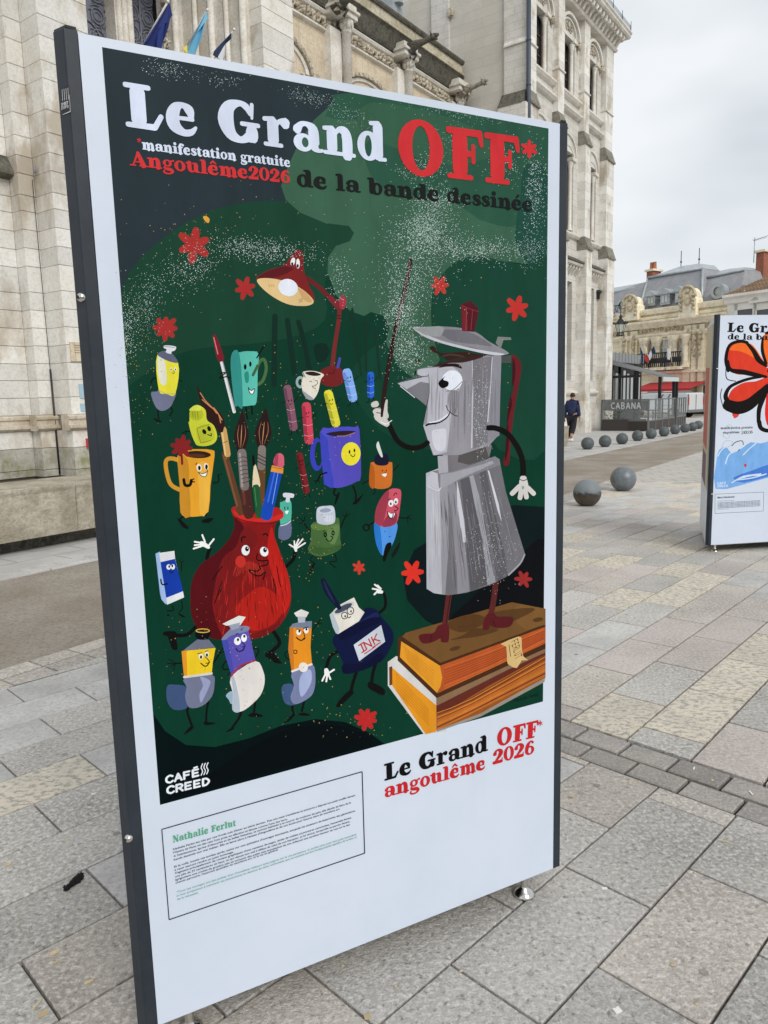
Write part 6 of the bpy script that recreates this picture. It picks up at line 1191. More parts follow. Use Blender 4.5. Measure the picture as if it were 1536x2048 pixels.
# arms
P.stroke('345,1225 400,1330 480,1378 560,1375 610,1345', 34, (18, 14, 14)); P.stroke('1035,1242 1090,1245 1170,1285 1240,1380 1275,1480 1278,1590', 38, (18, 14, 14))
hand([[(325, 1215, 40), (300, 1190, 60), (270, 1160, 70)]], 60, (200, 196, 190)); 
hand(['235,1080,40 250,1075,44', '250,1130,46 270,1120,44', '265,1170,40 285,1160,40', '325,1050,14 315,1120,30 320,1160,40'], 40, (200, 196, 190))
P.stroke([(492, 75, 28), (455, 270, 30), (400, 500, 30), (340, 800, 30), (305, 1020, 28), (290, 1160, 16)], 1, (44, 26, 24)); P.stroke([(490, 80, 8), (440, 320, 10), (380, 640, 6)], 1, (104, 82, 68)); P.stroke('285,1200 320,1215 360,1190', 6, (235, 232, 228)); P.stroke('250,1100 285,1105', 5, BLK); P.stroke('255,1135 285,1140', 5, BLK)
hand([[(1278, 1600, 52), (1280, 1640, 66)], '1250,1650 1200,1700', '1265,1670 1255,1730', '1290,1680 1300,1725', '1310,1660 1350,1700'], 34, (206, 202, 196)); P.stroke('1250,1600 1280,1610 1305,1598', 5, BLK); P.stroke('1270,1650 1272,1668', 4, BLK); P.stroke('1280,1650 1281,1666', 4, BLK)
P.crop()
# ---- lettering
P.lift = 60
P.group('title_lettering')
LW = (214, 223, 240); LRD = (208, 54, 56); LB = (26, 28, 28)
letter(P, 'Le Grand', (250, 253), (774, 325), (244, 163), LW, track=.02)
letter(P, 'OFF', (796, 344), (1040, 373), (792, 236), (206, 50, 54)); P.flower(1058, 298, 17, (206, 50, 54), 6, 30, .5)
letter(P, 'manifestation gratuite', (284, 299), (581, 334.5), (284, 279), LW, bold=1.05); P.flower(278, 281, 5, LRD, 6, 30, .35)
letter(P, 'Angoulême2026', (260, 331), (581, 367), (258, 303), LRD)
letter(P, 'de la bande dessinée', (593, 372), (1065, 423), (593, 339), LB)
P.group('lower_title_lettering')
letter(P, 'Le Grand', (768, 1562), (976, 1501), (768, 1528), (14, 14, 16)); letter(P, 'OFF', (993, 1493), (1076, 1473), (992, 1459), (196, 38, 42)); P.flower(1080, 1446, 6, (196, 38, 42), 6, 30, .3)
letter(P, 'angoulême', (768, 1596), (971, 1537), (768, 1568), (196, 38, 42)); letter(P, '2026', (985, 1529), (1069, 1506), (985, 1501), (196, 38, 42))
P.group('logo_lettering')
letter(P, 'CAFÉ', (331, 1567.5), (400, 1551), (331, 1552), (226, 230, 236), cap_glyph, 1.0, bold=1.25); letter(P, 'CREED', (333, 1588.5), (421, 1568.5), (333, 1573), (226, 230, 236), cap_glyph, 1.0, bold=1.25)
for i in range(3): P.stroke([(402 + i * 5.5, 1550 - i * 1.2), (405 + i * 5.5, 1542 - i), (402 + i * 5.5, 1535 - i), (405 + i * 5.5, 1527 - i)], 2.0, (226, 230, 236))
P.group('caption_lettering')
letter(P, 'Nathalie Ferlut', (345.5, 1685), (472, 1651), (344, 1672), (88, 168, 130))
for a, b in (((323.4, 1658.4), (724, 1543)), ((724, 1543), (729, 1706)), ((729, 1706), (338, 1839)), ((338, 1839), (323.4, 1658.4))): P.stroke([a, b], 1.9, (22, 28, 44), k=1, cap=False)
Zc = lambda x, y: (300 + x / 3.2, 1500 + y / 3.2)
DK = (44, 48, 60); GN = (110, 165, 150)
for a, b, t, c in (
 ((148, 640), (1312, 293), "Nathalie Ferlut est née par une froide nuit d'hiver au siècle dernier. Puis une main tremblante et anonyme a déposé son petit couffin devant", DK),
 ((148, 662), (880, 445), "l'Opéra de Paris où des rats l'ont prise en affection et élevée comme l'une des leurs.", DK),
 ((150, 685), (1285, 340), "A l'adolescence, éprise d'obscurité et de belles histoires, et surtout habituée à se nourrir de croûtons de pain, elle décide de faire de la", DK),
 ((152, 707), (1215, 380), "bande dessinée son vrai métier. Elle se lance alors à l'assaut d'Angoulême et de son école pour futures stars du neuvième art.", DK),
 ((155, 752), (1312, 392), "Et la voilà, toutes ces années après, assise sur une quinzaine d'ouvrages étonnants, auxquels les amateurs de bizarreries des générations", DK),
 ((157, 773), (535, 655), "à venir sauront rendre un juste hommage.", DK),
 ((160, 793), (1287, 436), "S'agissant principalement de romans graphiques d'une centaine de pages, dotés de solides couvertures cartonnées, l'ensemble forme", DK),
 ((160, 815), (1278, 460), "une pile de 37 centimètres de haut, ce qui réjouit son oeil à défaut de celui de son banquier, et lui donne, lorsqu'elle se perche dessus,", DK),
 ((162, 835), (1280, 480), "(grignotant une croûte de gruyère sale en souvenir des petits rats moustachus de son enfance) une certaine hauteur de vue sur le dur", DK),
 ((163, 855), (820, 640), "chemin parcouru, l'exercice quotidien du neuvième art, et la vie en général.", DK),
 ((170, 915), (1320, 543), "*Tous ces ouvrages ont été publiés chez d'excellents éditeurs ayant pignon sur la rue parisienne, et qu'elle salue pour leur goût immodéré", GN),
 ((170, 938), (1322, 560), "et leur propension à maintenir ses émoluments en dessous du statu confortable que lui vaudrait perdre l'indispensable aiguillon de la faim et", GN),
 ((173, 960), (310, 915), "de la nécessité.", GN)):
    text_mesh(P, t, Zc(*a), Zc(*b), c, name='caption_text', k=.82)
text_mesh(P, 'Nathalie Ferlut', (1028, 1404), (1077, 1391), (20, 40, 34), name='signature')
# ---- spattered paint
P.lift = 0
P.group('paint_speckle')
WH = (225, 240, 234); GD = (190, 160, 90)
for a in ((340, 140, 60, 25, 160, 6), (440, 160, 60, 22, 70, 12), (620, 195, 60, 20, 220, 12), (700, 230, 60, 30, 160, 20), (900, 215, 130, 28, 420, 10), (1070, 380, 30, 110, 520, 0), (1060, 500, 50, 40, 360, 0), (850, 480, 95, 60, 1300, 0), (855, 450, 50, 45, 900, 0), (870, 400, 60, 40, 500, 0), (960, 500, 110, 30, 700, 0), (820, 560, 90, 70, 800, 0), (800, 620, 45, 60, 800, 0), (815, 700, 45, 60, 700, 0), (840, 340, 60, 30, 260, 0), (520, 500, 130, 32, 900, 5), (380, 540, 80, 55, 500, -25), (290, 620, 45, 90, 600, 10), (255, 660, 20, 100, 300, 0), (900, 290, 60, 40, 200, 0), (680, 560, 30, 60, 200, 0), (1010, 330, 50, 50, 180, 0), (960, 840, 25, 130, 260, 0), (980, 1100, 60, 100, 300, 0)):
    P.specks(a[0], a[1], a[2], a[3], a[4], WH if random.random() < .8 else (180, 205, 195), (.38, 1.1), a[5])
for a in ((400, 480, 200, 90, 90), (280, 720, 60, 200, 120), (620, 1080, 60, 120, 90), (600, 830, 200, 200, 160), (500, 1300, 260, 120, 150), (640, 1440, 200, 60, 60), (900, 700, 160, 200, 60), (560, 420, 300, 100, 40)):
    P.specks(*a, GD, (.5, 1.6))
P.lift = 0; P.group('yellow_dot'); P.poly('406,434 412,432 419,438 417,446 411,443', (222, 160, 60))
P.build()
# ============================================================ stone ball bollards
M_ball = mat('painted_blue_grey_ball', (.125, .150, .170), .28, var=(.165, .185, .20), vscale=9, var2=(.07, .075, .08), v2scale=30, v2amt=.5, bump=.4, bscale=60, spec=.6)
M_ballf = mat('dull_grey_ball', (.075, .09, .098), .5, var=(.10, .115, .12), vscale=7, bump=.4, bscale=40)
def rusty():
    m = bpy.data.materials.new('chipped_brown_ball'); m.use_nodes = True; nt = m.node_tree; N = nt.nodes; L = nt.links; b = N['Principled BSDF']; b.inputs['Roughness'].default_value = .45
    tc = N.new('ShaderNodeTexCoord'); sx = N.new('ShaderNodeSeparateXYZ'); L.new(tc.outputs['Object'], sx.inputs[0]); n = N.new('ShaderNodeTexNoise'); n.inputs['Scale'].default_value = 13; n.inputs['Detail'].default_value = 7; n.inputs['Roughness'].default_value = .75; L.new(tc.outputs['Object'], n.inputs['Vector'])
    a = N.new('ShaderNodeMath'); a.operation = 'MULTIPLY_ADD'; a.inputs[1].default_value = .22; L.new(n.outputs['Fac'], a.inputs[0]); L.new(sx.outputs[2], a.inputs[2])
    r = N.new('ShaderNodeValToRGB'); e = r.color_ramp.elements; e[0].position = .27; e[0].color = (.07, .05, .035, 1); e[1].position = .335; e[1].color = (.20, .225, .24, 1); e.new(.285).color = (.02, .018, .016, 1); e.new(.12).color = (.085, .075, .05, 1); L.new(a.outputs[0], r.inputs[0]); L.new(r.outputs[0], b.inputs['Base Color'])
    bp = N.new('ShaderNodeBump'); bp.inputs['Distance'].default_value = .01; L.new(n.outputs['Fac'], bp.inputs['Height']); L.new(bp.outputs[0], b.inputs['Normal']); return m
def ball(px, py, r, m, label, grp, cat='bollard'):
    mb = MB(); k = 22; prof = []
    for j in range(13): t = -pi / 2 + .42 + (pi - .42) * j / 12; prof.append((r * cos(t) if j < 12 else 0, r * .92 + r * sin(t)))
    mb.lathe((0, 0, 0), [(0, prof[0][1] - .006), (prof[0][0] * .95, prof[0][1] - .006)] + prof, 28); o = mb.build('ball_bollard', m, None); p = ground(px, py); o.location = (p.x, p.y, 0); tag(o, label, cat, grp); return o
ball(1174, 1011, .202, rusty(), 'ball bollard worn to brown over its lower half, nearer of the two in the square', 'ball bollards in the square')
ball(1246, 981, .212, M_ball, 'glossy blue grey ball bollard, the farther of the two in the square', 'ball bollards in the square')
names = ['leftmost of the row beyond the lane, nearest the walking man', 'second from the left of the row beyond the lane', 'third from the left of the row beyond the lane', 'fourth from the left, before the lettered terrace screen', 'fifth from the left, by the terrace screen corner', 'sixth from the left, before the terrace glass', 'seventh from the left, before the terrace glass', 'eighth from the left, before the terrace glass', 'ninth from the left, just before the van', 'rightmost of the row, touching the flower poster display']
for i, (px, py) in enumerate([(1175, 899), (1210, 894), (1244, 888.5), (1275, 882), (1302, 877.5), (1328, 873), (1350, 868.5), (1370, 865), (1385, 862), (1396.5, 858)]):
    ball(px, py, .19, M_ballf, 'dark grey ball bollard, ' + names[i], 'ball bollards along the far side of the lane')
# ============================================================ second kiosk
B2 = ground(1422, 1090, .085); K2A = 80.8; tmp = Frame((B2.x, B2.y, 0), K2A); W2 = 1.245
K2 = Frame(tmp.world(W2, 0), K2A); z2t = K2.hit(1432, 631, 0)[1]; print('kiosk2 top', z2t)
kiosk2 = thing('exhibition_kiosk', 'three-sided outdoor display with a red flower poster, at the right edge', 'display', K2, (-W2 / 2, .36, 0), group='poster displays on the square')
kc2, kcen2, ks2 = kiosk_body(kiosk2, K2, W2, .085, z2t)
for (x, y) in ((-W2 + .09, .07), (-.09, .07), (-W2 / 2, W2 * .72)): foot(kiosk2, K2, x, y, .08)
for zp in ((1421, 737.5), (1415.5, 989)):
    x, z = K2.hit(zp[0], zp[1], -.01); mb = MB(); mb.blob((-W2 - .014, -.002, z), .009, 10, 6); mb.build('screw', M_steel, kiosk2)
Q = Print(K2, 0.0, kiosk2, step=.00005)
Q.group('flower_drawing').crop(1380, 600, 3.94); FR = (216, 62, 42); FO = (238, 108, 42)
Q.poly('300,400 340,330 430,330 480,350 540,420 600,520 614,620 560,600 450,590 350,580 300,500', FR, k=3); Q.poly('310,390 380,330 440,335 500,360 560,450 600,520 540,480 440,420 370,400', FO, k=3); Q.poly('300,790 310,740 350,690 430,650 520,640 614,610 614,700 540,740 430,790 340,810', FR, k=3)
Q.poly('570,300 614,260 700,250 740,330 700,450 640,540 600,510 570,420', FO, k=3); Q.poly('580,560 650,520 760,500 860,560 840,660 740,700 640,660', FR, k=3); Q.poly('600,640 700,660 740,800 700,960 620,1000 590,900 600,760', (220, 48, 44), k=3); Q.poly('330,880 390,900 350,935', (214, 70, 60), k=2)
K_ = (24, 20, 20)
for t, w_ in (('300,560,22 283,470,28 310,360,24 390,325,26 450,335,24', 24), ('440,330,20 500,400,34 540,470,42 600,520,20', 30), ('300,480,16 320,550,30 420,568,40 520,590,34 600,605,20', 30), ('283,540,6 290,620,8 360,640,6', 6), ('310,820,44 280,760,36 310,690,26 380,650,24 470,620,22 560,605,20', 26), ('300,830,90 380,850,100 470,820,90 560,740,70 614,690,60', 80), ('250,700,6 240,760,6 260,840,6', 6), ('540,960,30 545,860,36 580,760,40 600,700,40', 36), ('545,960,36 560,1010,34 620,1030,30 690,1000,26 730,900,26', 30), ('572,300,16 570,400,26 600,500,22', 22), ('600,262,22 700,240,24 750,330,24 690,460,24', 24), ('620,560,26 740,490,24 860,550,26 850,670,28 740,710,26', 26)): Q.stroke(t, w_, K_)
Q.group('blue_wash_drawing')
Q.poly([(200, 1488), (205, 1290), (230, 1180), (290, 1160), (330, 1210), (420, 1160), (480, 1120), (560, 1130), (700, 1090), (900, 1060), (980, 1100), (980, 1330), (614, 1400), (400, 1460)], (122, 172, 226), k=2); Q.poly([(340, 1400), (500, 1340), (640, 1290), (900, 1240), (900, 1330), (600, 1395), (420, 1440)], (72, 124, 206), k=2)
for t in ('280,1290 300,1230 330,1200', '420,1220 470,1170 520,1130', '330,1440 420,1390 560,1370', '380,1410 480,1385 580,1380', '220,1230 250,1180 300,1150', '360,1420 500,1400 600,1370'): Q.stroke(t, 9, (205, 222, 240))
Q.group('sketch_line_drawing'); Q.stroke('330,1150 360,1120 410,1110 420,1140', 6, (40, 40, 50)); Q.stroke('380,1190 390,1178', 6, (40, 40, 50)); Q.poly('425,1295 445,1290 440,1320 430,1312', (200, 60, 50), k=2)
Q.stroke('250,1060 300,1090 330,1000 290,990 260,1080', 2.5, (150, 160, 180)); Q.stroke('250,1160 280,1110 340,1120 300,1160', 2.5, (150, 160, 180)); Q.specks(1480, 945, 30, 12, 60, (60, 110, 190), (.4, .9), l=40)
Q.crop(); Q.group('title_lettering')
letter(Q, 'Le Grand', (1454, 664), (1588, 666), (1454, 645), (24, 24, 26)); Q.group('subtitle_lettering'); letter(Q, 'de la bande dessinée', (1455, 679), (1660, 682), (1455, 667), (24, 24, 26))
Zk = lambda x, y: (1380 + x / 3.94, 600 + y / 3.94)
letter(Q, 'manifestation gratuite', Zk(240, 1018), Zk(495, 1012), Zk(240, 1000), (50, 55, 70)); letter(Q, 'angoulême', Zk(258, 1053), Zk(390, 1049), Zk(258, 1036), (50, 55, 70)); letter(Q, '2026', Zk(402, 1058), Zk(495, 1050), Zk(402, 1034), (30, 34, 44), bold=.6)
Q.group('logo_lettering'); letter(Q, 'CAFÉ', Zk(215, 1455), Zk(285, 1450), Zk(215, 1438), (215, 225, 240), cap_glyph, 1.0); letter(Q, 'CREED', Zk(215, 1477), Zk(300, 1472), Zk(215, 1460), (215, 225, 240), cap_glyph, 1.0)
Q.group('caption_lettering')
for a, b in (((197, 1530), (581, 1514)), ((581, 1514), (577, 1663)), ((577, 1663), (197, 1682)), ((197, 1682), (197, 1530))): Q.stroke([Zk(*a), Zk(*b)], .7, (60, 70, 90), k=1, cap=False)
text_mesh(Q, 'Marie Chardonnier', Zk(217, 1563), Zk(352, 1555), (50, 60, 80), name='caption_text')
for i, y in enumerate((1586, 1602, 1612, 1622, 1632, 1642, 1652)): text_mesh(Q, "une exposition de dessins en plein air sur les places de la ville, entre les croquis et les couleurs"[: 100 if i not in (0, 6) else 60], Zk(215, y), Zk((345 if i == 0 else 305 if i == 6 else 552), y - (20 if i not in (0, 6) else 6)), (70, 78, 98), name='caption_text')
Q.build()
_e = (kc2[2] - kc2[0]).normalized(); a_, b_ = kc2[0] + _e * .061, kc2[2] - _e * .061; S2 = side_frame(K2, b_, a_)
R2 = Print(S2, 0.0, kiosk2, step=.0002); R2.parent = kiosk2
# the side sheet is printed too: bands of colour running down it
class SidePrint(Print): pass
g_ = MB(); sidem = [mat('print_olive', (.42, .42, .12), .5), mat('print_red', (.45, .06, .05), .5), mat('print_beige', (.52, .47, .33), .5), mat('print_violet', (.12, .05, .14), .5)]
def side_pt(u, z, d=.002):
    w_ = a_ + (b_ - a_) * u; n = Vector(((b_ - a_).y, -(b_ - a_).x)).normalized(); n = n if n.dot((a_ + b_) / 2 - kcen2) > 0 else -n; return (w_.x + n.x * d, w_.y + n.y * d, z)
for (u0, u1, z0, z1, mi) in ((.05, .98, .62, z2t - .03, 2), (.07, .93, z2t - .62, z2t - .08, 0), (.3, .93, 1.0, z2t - .45, 1), (.35, .9, .62, .98, 3), (.07, .28, .8, 1.7, 0)):
    g_.mi = mi; d = .0012 + .0006 * mi + u0 * .003; g_.add([side_pt(u0, z0, d), side_pt(u1, z0 + .04, d), side_pt(u1 - .05, z1, d), side_pt(u0, z1 - .03, d)], [[0, 1, 2, 3]])
g_.build('side_print', sidem, kiosk2)
# ============================================================ walking man
def skin_fig(name, pts, edges, rad, m, parent, root=0, sub=2):
    me = bpy.data.meshes.new(name); me.from_pydata(pts, edges, []); o = bpy.data.objects.new(name, me); COL.objects.link(o); me.materials.append(m)
    sk = o.modifiers.new('skin', 'SKIN'); sk.use_smooth_shade = True
    for i, v in enumerate(me.skin_vertices[0].data): v.radius = (rad[i], rad[i]) if not isinstance(rad[i], tuple) else rad[i]; v.use_root = (i == root)
    ss = o.modifiers.new('sub', 'SUBSURF'); ss.levels = sub; ss.render_levels = sub
    bpy.context.view_layer.update(); dg = bpy.context.evaluated_depsgraph_get(); m2 = bpy.data.meshes.new_from_object(o.evaluated_get(dg)); o.modifiers.clear(); o.data = m2; o.parent = parent; return o
gp = ground(1143, 882.5); MF = Frame((gp.x, gp.y, 0), 32)   # local x = walking direction
man = thing('person', 'man walking away beside the town hall in a navy jacket, black trousers and white shoes', 'person', MF)
# x forward, y left, z up
M_skin = mat('skin', (.36, .20, .14), .6); M_navy = mat('navy_jacket', (.010, .018, .062), .75, var=(.016, .028, .085), vscale=9); M_trou = mat('black_trousers', (.012, .012, .016), .85); M_hair = mat('dark_brown_hair', (.035, .022, .014), .8); M_shoe = mat('white_trainer', (.7, .7, .68), .6)
V_ = [(0, 0, .86), (0, 0, 1.08), (.01, 0, 1.28), (.03, 0, 1.40), (.05, 0, 1.46), (.07, 0, 1.54), (.08, 0, 1.60),
      (.02, .17, 1.34), (-.04, .22, 1.08), (-.02, .25, .84), (.0, .255, .78), (.02, -.17, 1.34), (.02, -.22, 1.08), (.06, -.25, .85), (.08, -.255, .79),
      (.0, .09, .82), (.16, .10, .45), (.08, .10, .09), (.18, .11, .04), (.0, -.09, .82), (-.08, -.09, .46), (-.33, -.09, .20), (-.27, -.09, .09)]
E_ = [(0, 1), (1, 2), (2, 3), (3, 4), (4, 5), (5, 6), (2, 7), (7, 8), (8, 9), (9, 10), (2, 11), (11, 12), (12, 13), (13, 14), (0, 15), (15, 16), (16, 17), (17, 18), (0, 19), (19, 20), (20, 21), (21, 22)]
Rr = [.13, .13, .15, .07, .055, .085, .075, .07, .052, .038, .04, .07, .052, .038, .04, .095, .07, .045, .04, .095, .07, .045, .04]
body = skin_fig('body', V_, E_, Rr, M_skin, man)
Vj = [V_[0], V_[1], V_[2], (.02, 0, 1.41), (.03, 0, 1.46), V_[7], V_[8], V_[9], V_[11], V_[12], V_[13]]
skin_fig('jacket', Vj, [(0, 1), (1, 2), (2, 3), (3, 4), (2, 5), (5, 6), (6, 7), (2, 8), (8, 9), (9, 10)], [(.19, .15), (.17, .18), (.17, .19), .11, .09, .105, .075, .062, .105, .075, .062], M_navy, man)
Vt = [V_[0], V_[15], V_[16], (.09, .10, .12), V_[19], V_[20], (-.29, -.09, .24)]
skin_fig('trousers', Vt, [(0, 1), (1, 2), (2, 3), (0, 4), (4, 5), (5, 6)], [.15, .12, .092, .07, .12, .092, .07], M_trou, man)
mb = MB(); mb.blob((.065, 0, 1.595), (.098, .082, .088), 14, 9, jit=.25); mb.build('hair', M_hair, man)
mb = MB(); mb.blob((.155, 0, 1.535), (.018, .014, .02), 8, 5)
for s_ in (-1, 1): mb.blob((.085, s_ * .083, 1.545), (.016, .01, .026), 8, 5); mb.blob((.15, s_ * .03, 1.56), (.008, .011, .009), 6, 4)
mb.blob((.148, 0, 1.5), (.01, .024, .006), 6, 4); mb.build('face_details', M_skin, body)
for (x, y, z, r) in ((.13, .11, .04, 0), (-.25, -.09, .07, 0)):
    mb = MB(); mb.blob((x, y, z + .01), (.14, .048, .048), 12, 7); mb.box(x - .13, x + .13, y - .045, y + .045, z - .04, z - .015); mb.build('shoe', M_shoe, man, bevel=.008)
for s_, (x, y, z) in ((1, (.0, .255, .76)), (-1, (.08, -.255, .77))):
    mb = MB(); mb.blob((x, y, z), (.03, .018, .045), 8, 6)
    for k in range(4): mb.tube([(x - .022 + k * .015, y, z - .03), (x - .02 + k * .016, y - s_ * .005, z - .075 + abs(k - 1.5) * .006), (x - .012 + k * .014, y - s_ * .018, z - .1 + abs(k - 1.5) * .008)], [.009, .008, .006], 6)
    mb.tube([(x + .025, y, z + .005), (x + .045, y - s_ * .01, z - .03), (x + .042, y - s_ * .015, z - .055)], [.01, .009, .007], 6); mb.build('hand', M_skin, body)
# ============================================================ cafe terrace past the town hall
T_ = S; tz = lambda px, py, y: S.hit(px, py, y)
cafe = thing('cafe_terrace', 'glazed cafe terrace under a grey awning at the far corner of the town hall', 'terrace', S, (36, 10.5, 0))
M_awn = mat('grey_awning_cloth', (.46, .49, .52), .7, var=(.40, .43, .46), vscale=2); M_frame = mat('grey_terrace_frame', (.16, .165, .17), .5); M_dpan = mat('dark_brown_panel', (.05, .042, .040), .6); M_tg = glass('terrace_glass', (.5, .55, .56), .2)
fa = S.local(ground(1270, 861)); fb = S.local(ground(1296, 863)); print('fence corner', fa, fb)
aN, lN = fb[0], fb[1]; lB = 11.3; aF = min(42.0, tz(1357, 762, lN)[0])
zf = tz(1270.8, 753, lN)[1]; zb_ = S.hitx(1219, 725, aN + 1.2)[1]; print('awning z', zf, zb_)
mb = MB(); back = 12.2; aA = max(34.1, tz(1270.8, 753, lN)[0])
zr_ = zf + .95
mb.hexa([(aA, lN), (aF, lN), (aF, back), (aA, back)], 0, .03); 
for i, v in enumerate(mb.v): t = (v.y - lN) / (back - lN); v.z += zf + (zr_ - zf) * t
mb.build('awning', M_awn, cafe)
mb = MB(); mb.box(aA, aF, lN - .02, lN, zf - .16, zf + .01); mb.build('valance', mat('awning_edge', (.55, .57, .58), .6), cafe)
mb = MB()
for k in range(20): x = aA + (aF - aA) * k / 19; mb.tube([(x, lN, zf + .035), (x, back, zr_ + .035)], .012, 5)
mb.build('awning_rib', M_frame, cafe)
mb = MB(); mb.box(aA + .2, 41.5, back, back + .1, zr_ - .1, zr_ + .42)
for k in range(16): mb.box(aA + .2 + k * .52, aA + .24 + k * .52, back - .03, back, zr_ + .0, zr_ + .48)
mb.build('zinc_fascia', mat('zinc_grey', (.26, .27, .28), .5), cafe)
mb = MB(); mb.box(aA + .1, 41.5, back - .12, back, 0, zr_ - .05); mb.build('shade_black_wall', M_black, cafe)  # added wall, coloured black for the shade under the awning
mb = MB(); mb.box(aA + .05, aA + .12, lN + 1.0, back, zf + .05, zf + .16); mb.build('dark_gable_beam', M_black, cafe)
for i in range(11):
    x = aA + .5 + i * .62; mb = MB(); mb.box(x, x + .34, back - .14, back - .125, .9, zr_ - .45 - .15 * (i % 3)); mb.build('bright_window_strip', mat('brightness_painted_glass', (.42, .46, .46), .15), cafe)  # pale colour stands in for the bright openings in the dark wall
for (x, y) in ((aA + .1, lB), (aA + .1, (lN + lB) / 2), (aA + .1, lN + .15), (aA + 3, lN + .15), (aF - .2, lN + .15), (aA + 2.5, lB + .4), (aA + 5, lB + .4)):
    mb = MB(); mb.box(x - .06, x + .06, y - .06, y + .06, 0, zf + (zr_ - zf) * (y - lN) / (back - lN)); mb.build('post', M_black, cafe)
mb = MB(); mb.box(aA + .15, aF, lB + .38, lB + .42, .9, zf + .3); mb.build('glass_wall', M_tg, cafe)
for i in range(5):
    mb = MB(); x = aA + .9 + i * 1.4; y = 10.4 + .4 * (i % 2); mb.lathe((x, y, 0), [(.25, 0), (.25, .02), (.03, .04), (.03, .72), (.35, .73), (.35, .76), (0, .76)], 12); mb.build('table', M_dpan, cafe)
scr = thing('terrace_screen', 'grey framed glass screen with CABANA lettered on its near end, enclosing the cafe terrace', 'screen', S, (36, 9, 0))
hs = tz(1296, 798, lN)[1]; print('screen h', hs); hs = min(max(hs, 1.2), 1.7)
def screen(p0, p1, n, glassy=True, sign=False):
    (x0, y0), (x1, y1) = p0, p1; L = hypot(x1 - x0, y1 - y0); ux, uy = (x1 - x0) / L, (y1 - y0) / L; nx, ny = -uy, ux
    B_ = lambda s, t, z: (x0 + ux * s + nx * t, y0 + uy * s + ny * t, z)
    def bx(s0, s1, t0, t1, z0, z1, name, m): mb = MB(); mb.hexa([B_(s0, t0, 0)[:2], B_(s1, t0, 0)[:2], B_(s1, t1, 0)[:2], B_(s0, t1, 0)[:2]], z0, z1); return mb.build(name, m, scr)
    for k in range(n + 1): s = L * k / n; bx(s - .03, s + .03, -.03, .03, 0, hs, 'screen_post', M_frame)
    for k in range(n):
        s0, s1 = L * k / n + .03, L * (k + 1) / n - .03
        bx(s0, s1, -.02, .02, .04, .42, 'base_panel', M_dpan); bx(s0, s1, -.025, .025, .42, .47, 'rail', M_frame); bx(s0, s1, -.025, .025, hs - .05, hs, 'rail', M_frame); bx(s0, s1, -.005, .005, .47, hs - .05, 'glass_pane', M_tg)
    return B_, bx
B_, bx = screen((aN, lN), (aN + .9, lB), 1)
bx(.05, hypot(.9, lB - lN) - .05, -.035, -.026, hs - .48, hs - .06, 'sign_board', mat('sign_grey', (.10, .11, .11), .6))
L_ = hypot(.9, lB - lN); mb = MB(); word = 'CABANA'; x = .25
sc_ = .30
for ch in word[::1]:
    ps, adv = cap_glyph(ch)
    for k, pc in enumerate(ps):
        pp = pc[1]
        for i in range(len(pp) - 1):
            for s_ in (1,):
                a0 = (L_ - .28 - (x + pp[i][0] * sc_ * .9), hs - .42 + pp[i][1] * sc_); a1 = (L_ - .28 - (x + pp[i + 1][0] * sc_ * .9), hs - .42 + pp[i + 1][1] * sc_); dx, dz = a1[0] - a0[0], a1[1] - a0[1]; l_ = hypot(dx, dz) or 1; px_, pz_ = -dz / l_ * .028, dx / l_ * .028; t = .037 + .0006 * k
                mb.add([B_(a0[0] + px_, t, a0[1] + pz_), B_(a1[0] + px_, t, a1[1] + pz_), B_(a1[0] - px_, t, a1[1] - pz_), B_(a0[0] - px_, t, a0[1] - pz_)], [[0, 1, 2, 3]])
    x += adv * sc_ * .95
for v in mb.v: pass
mb.build('sign_lettering', M_wht, scr, recalc=False)
screen((aN, lN), (aN + 4.6, lN + .1), 4); aE = tz(1371, 820, lN + .2)[0]; print('ends', aF, aE); screen((aN + 5.0, lN + .1), (aE, lN + .2), 4)
M_leaf = mat('dull_green_leaf', (.06, .085, .03), .8, var=(.10, .11, .05), vscale=9)
pb = thing('planter', 'low planter with dull green shrubs behind the lettered terrace screen', 'planter', S, (aN + .7, lN + 1, 0))
mb = MB(); mb.box(aN + .35, aN + .75, lN + .3, lB - .2, 0, .5); mb.build('planter_box', M_dpan, pb)
mb = MB(); random.seed(9)
for _ in range(260):
    x, y, z = aN + .55 + random.gauss(0, .13), random.uniform(lN + .3, lB - .2), random.uniform(.5, .85); r = random.uniform(.03, .06); a = random.uniform(0, 6); mb.add([(x, y, z), (x + r * cos(a), y + r * sin(a), z + r), (x + r * cos(a + 1.4), y + r * sin(a + 1.4), z + r * .4)], [[0, 1, 2]])
mb.build('foliage', M_leaf, pb, recalc=False)
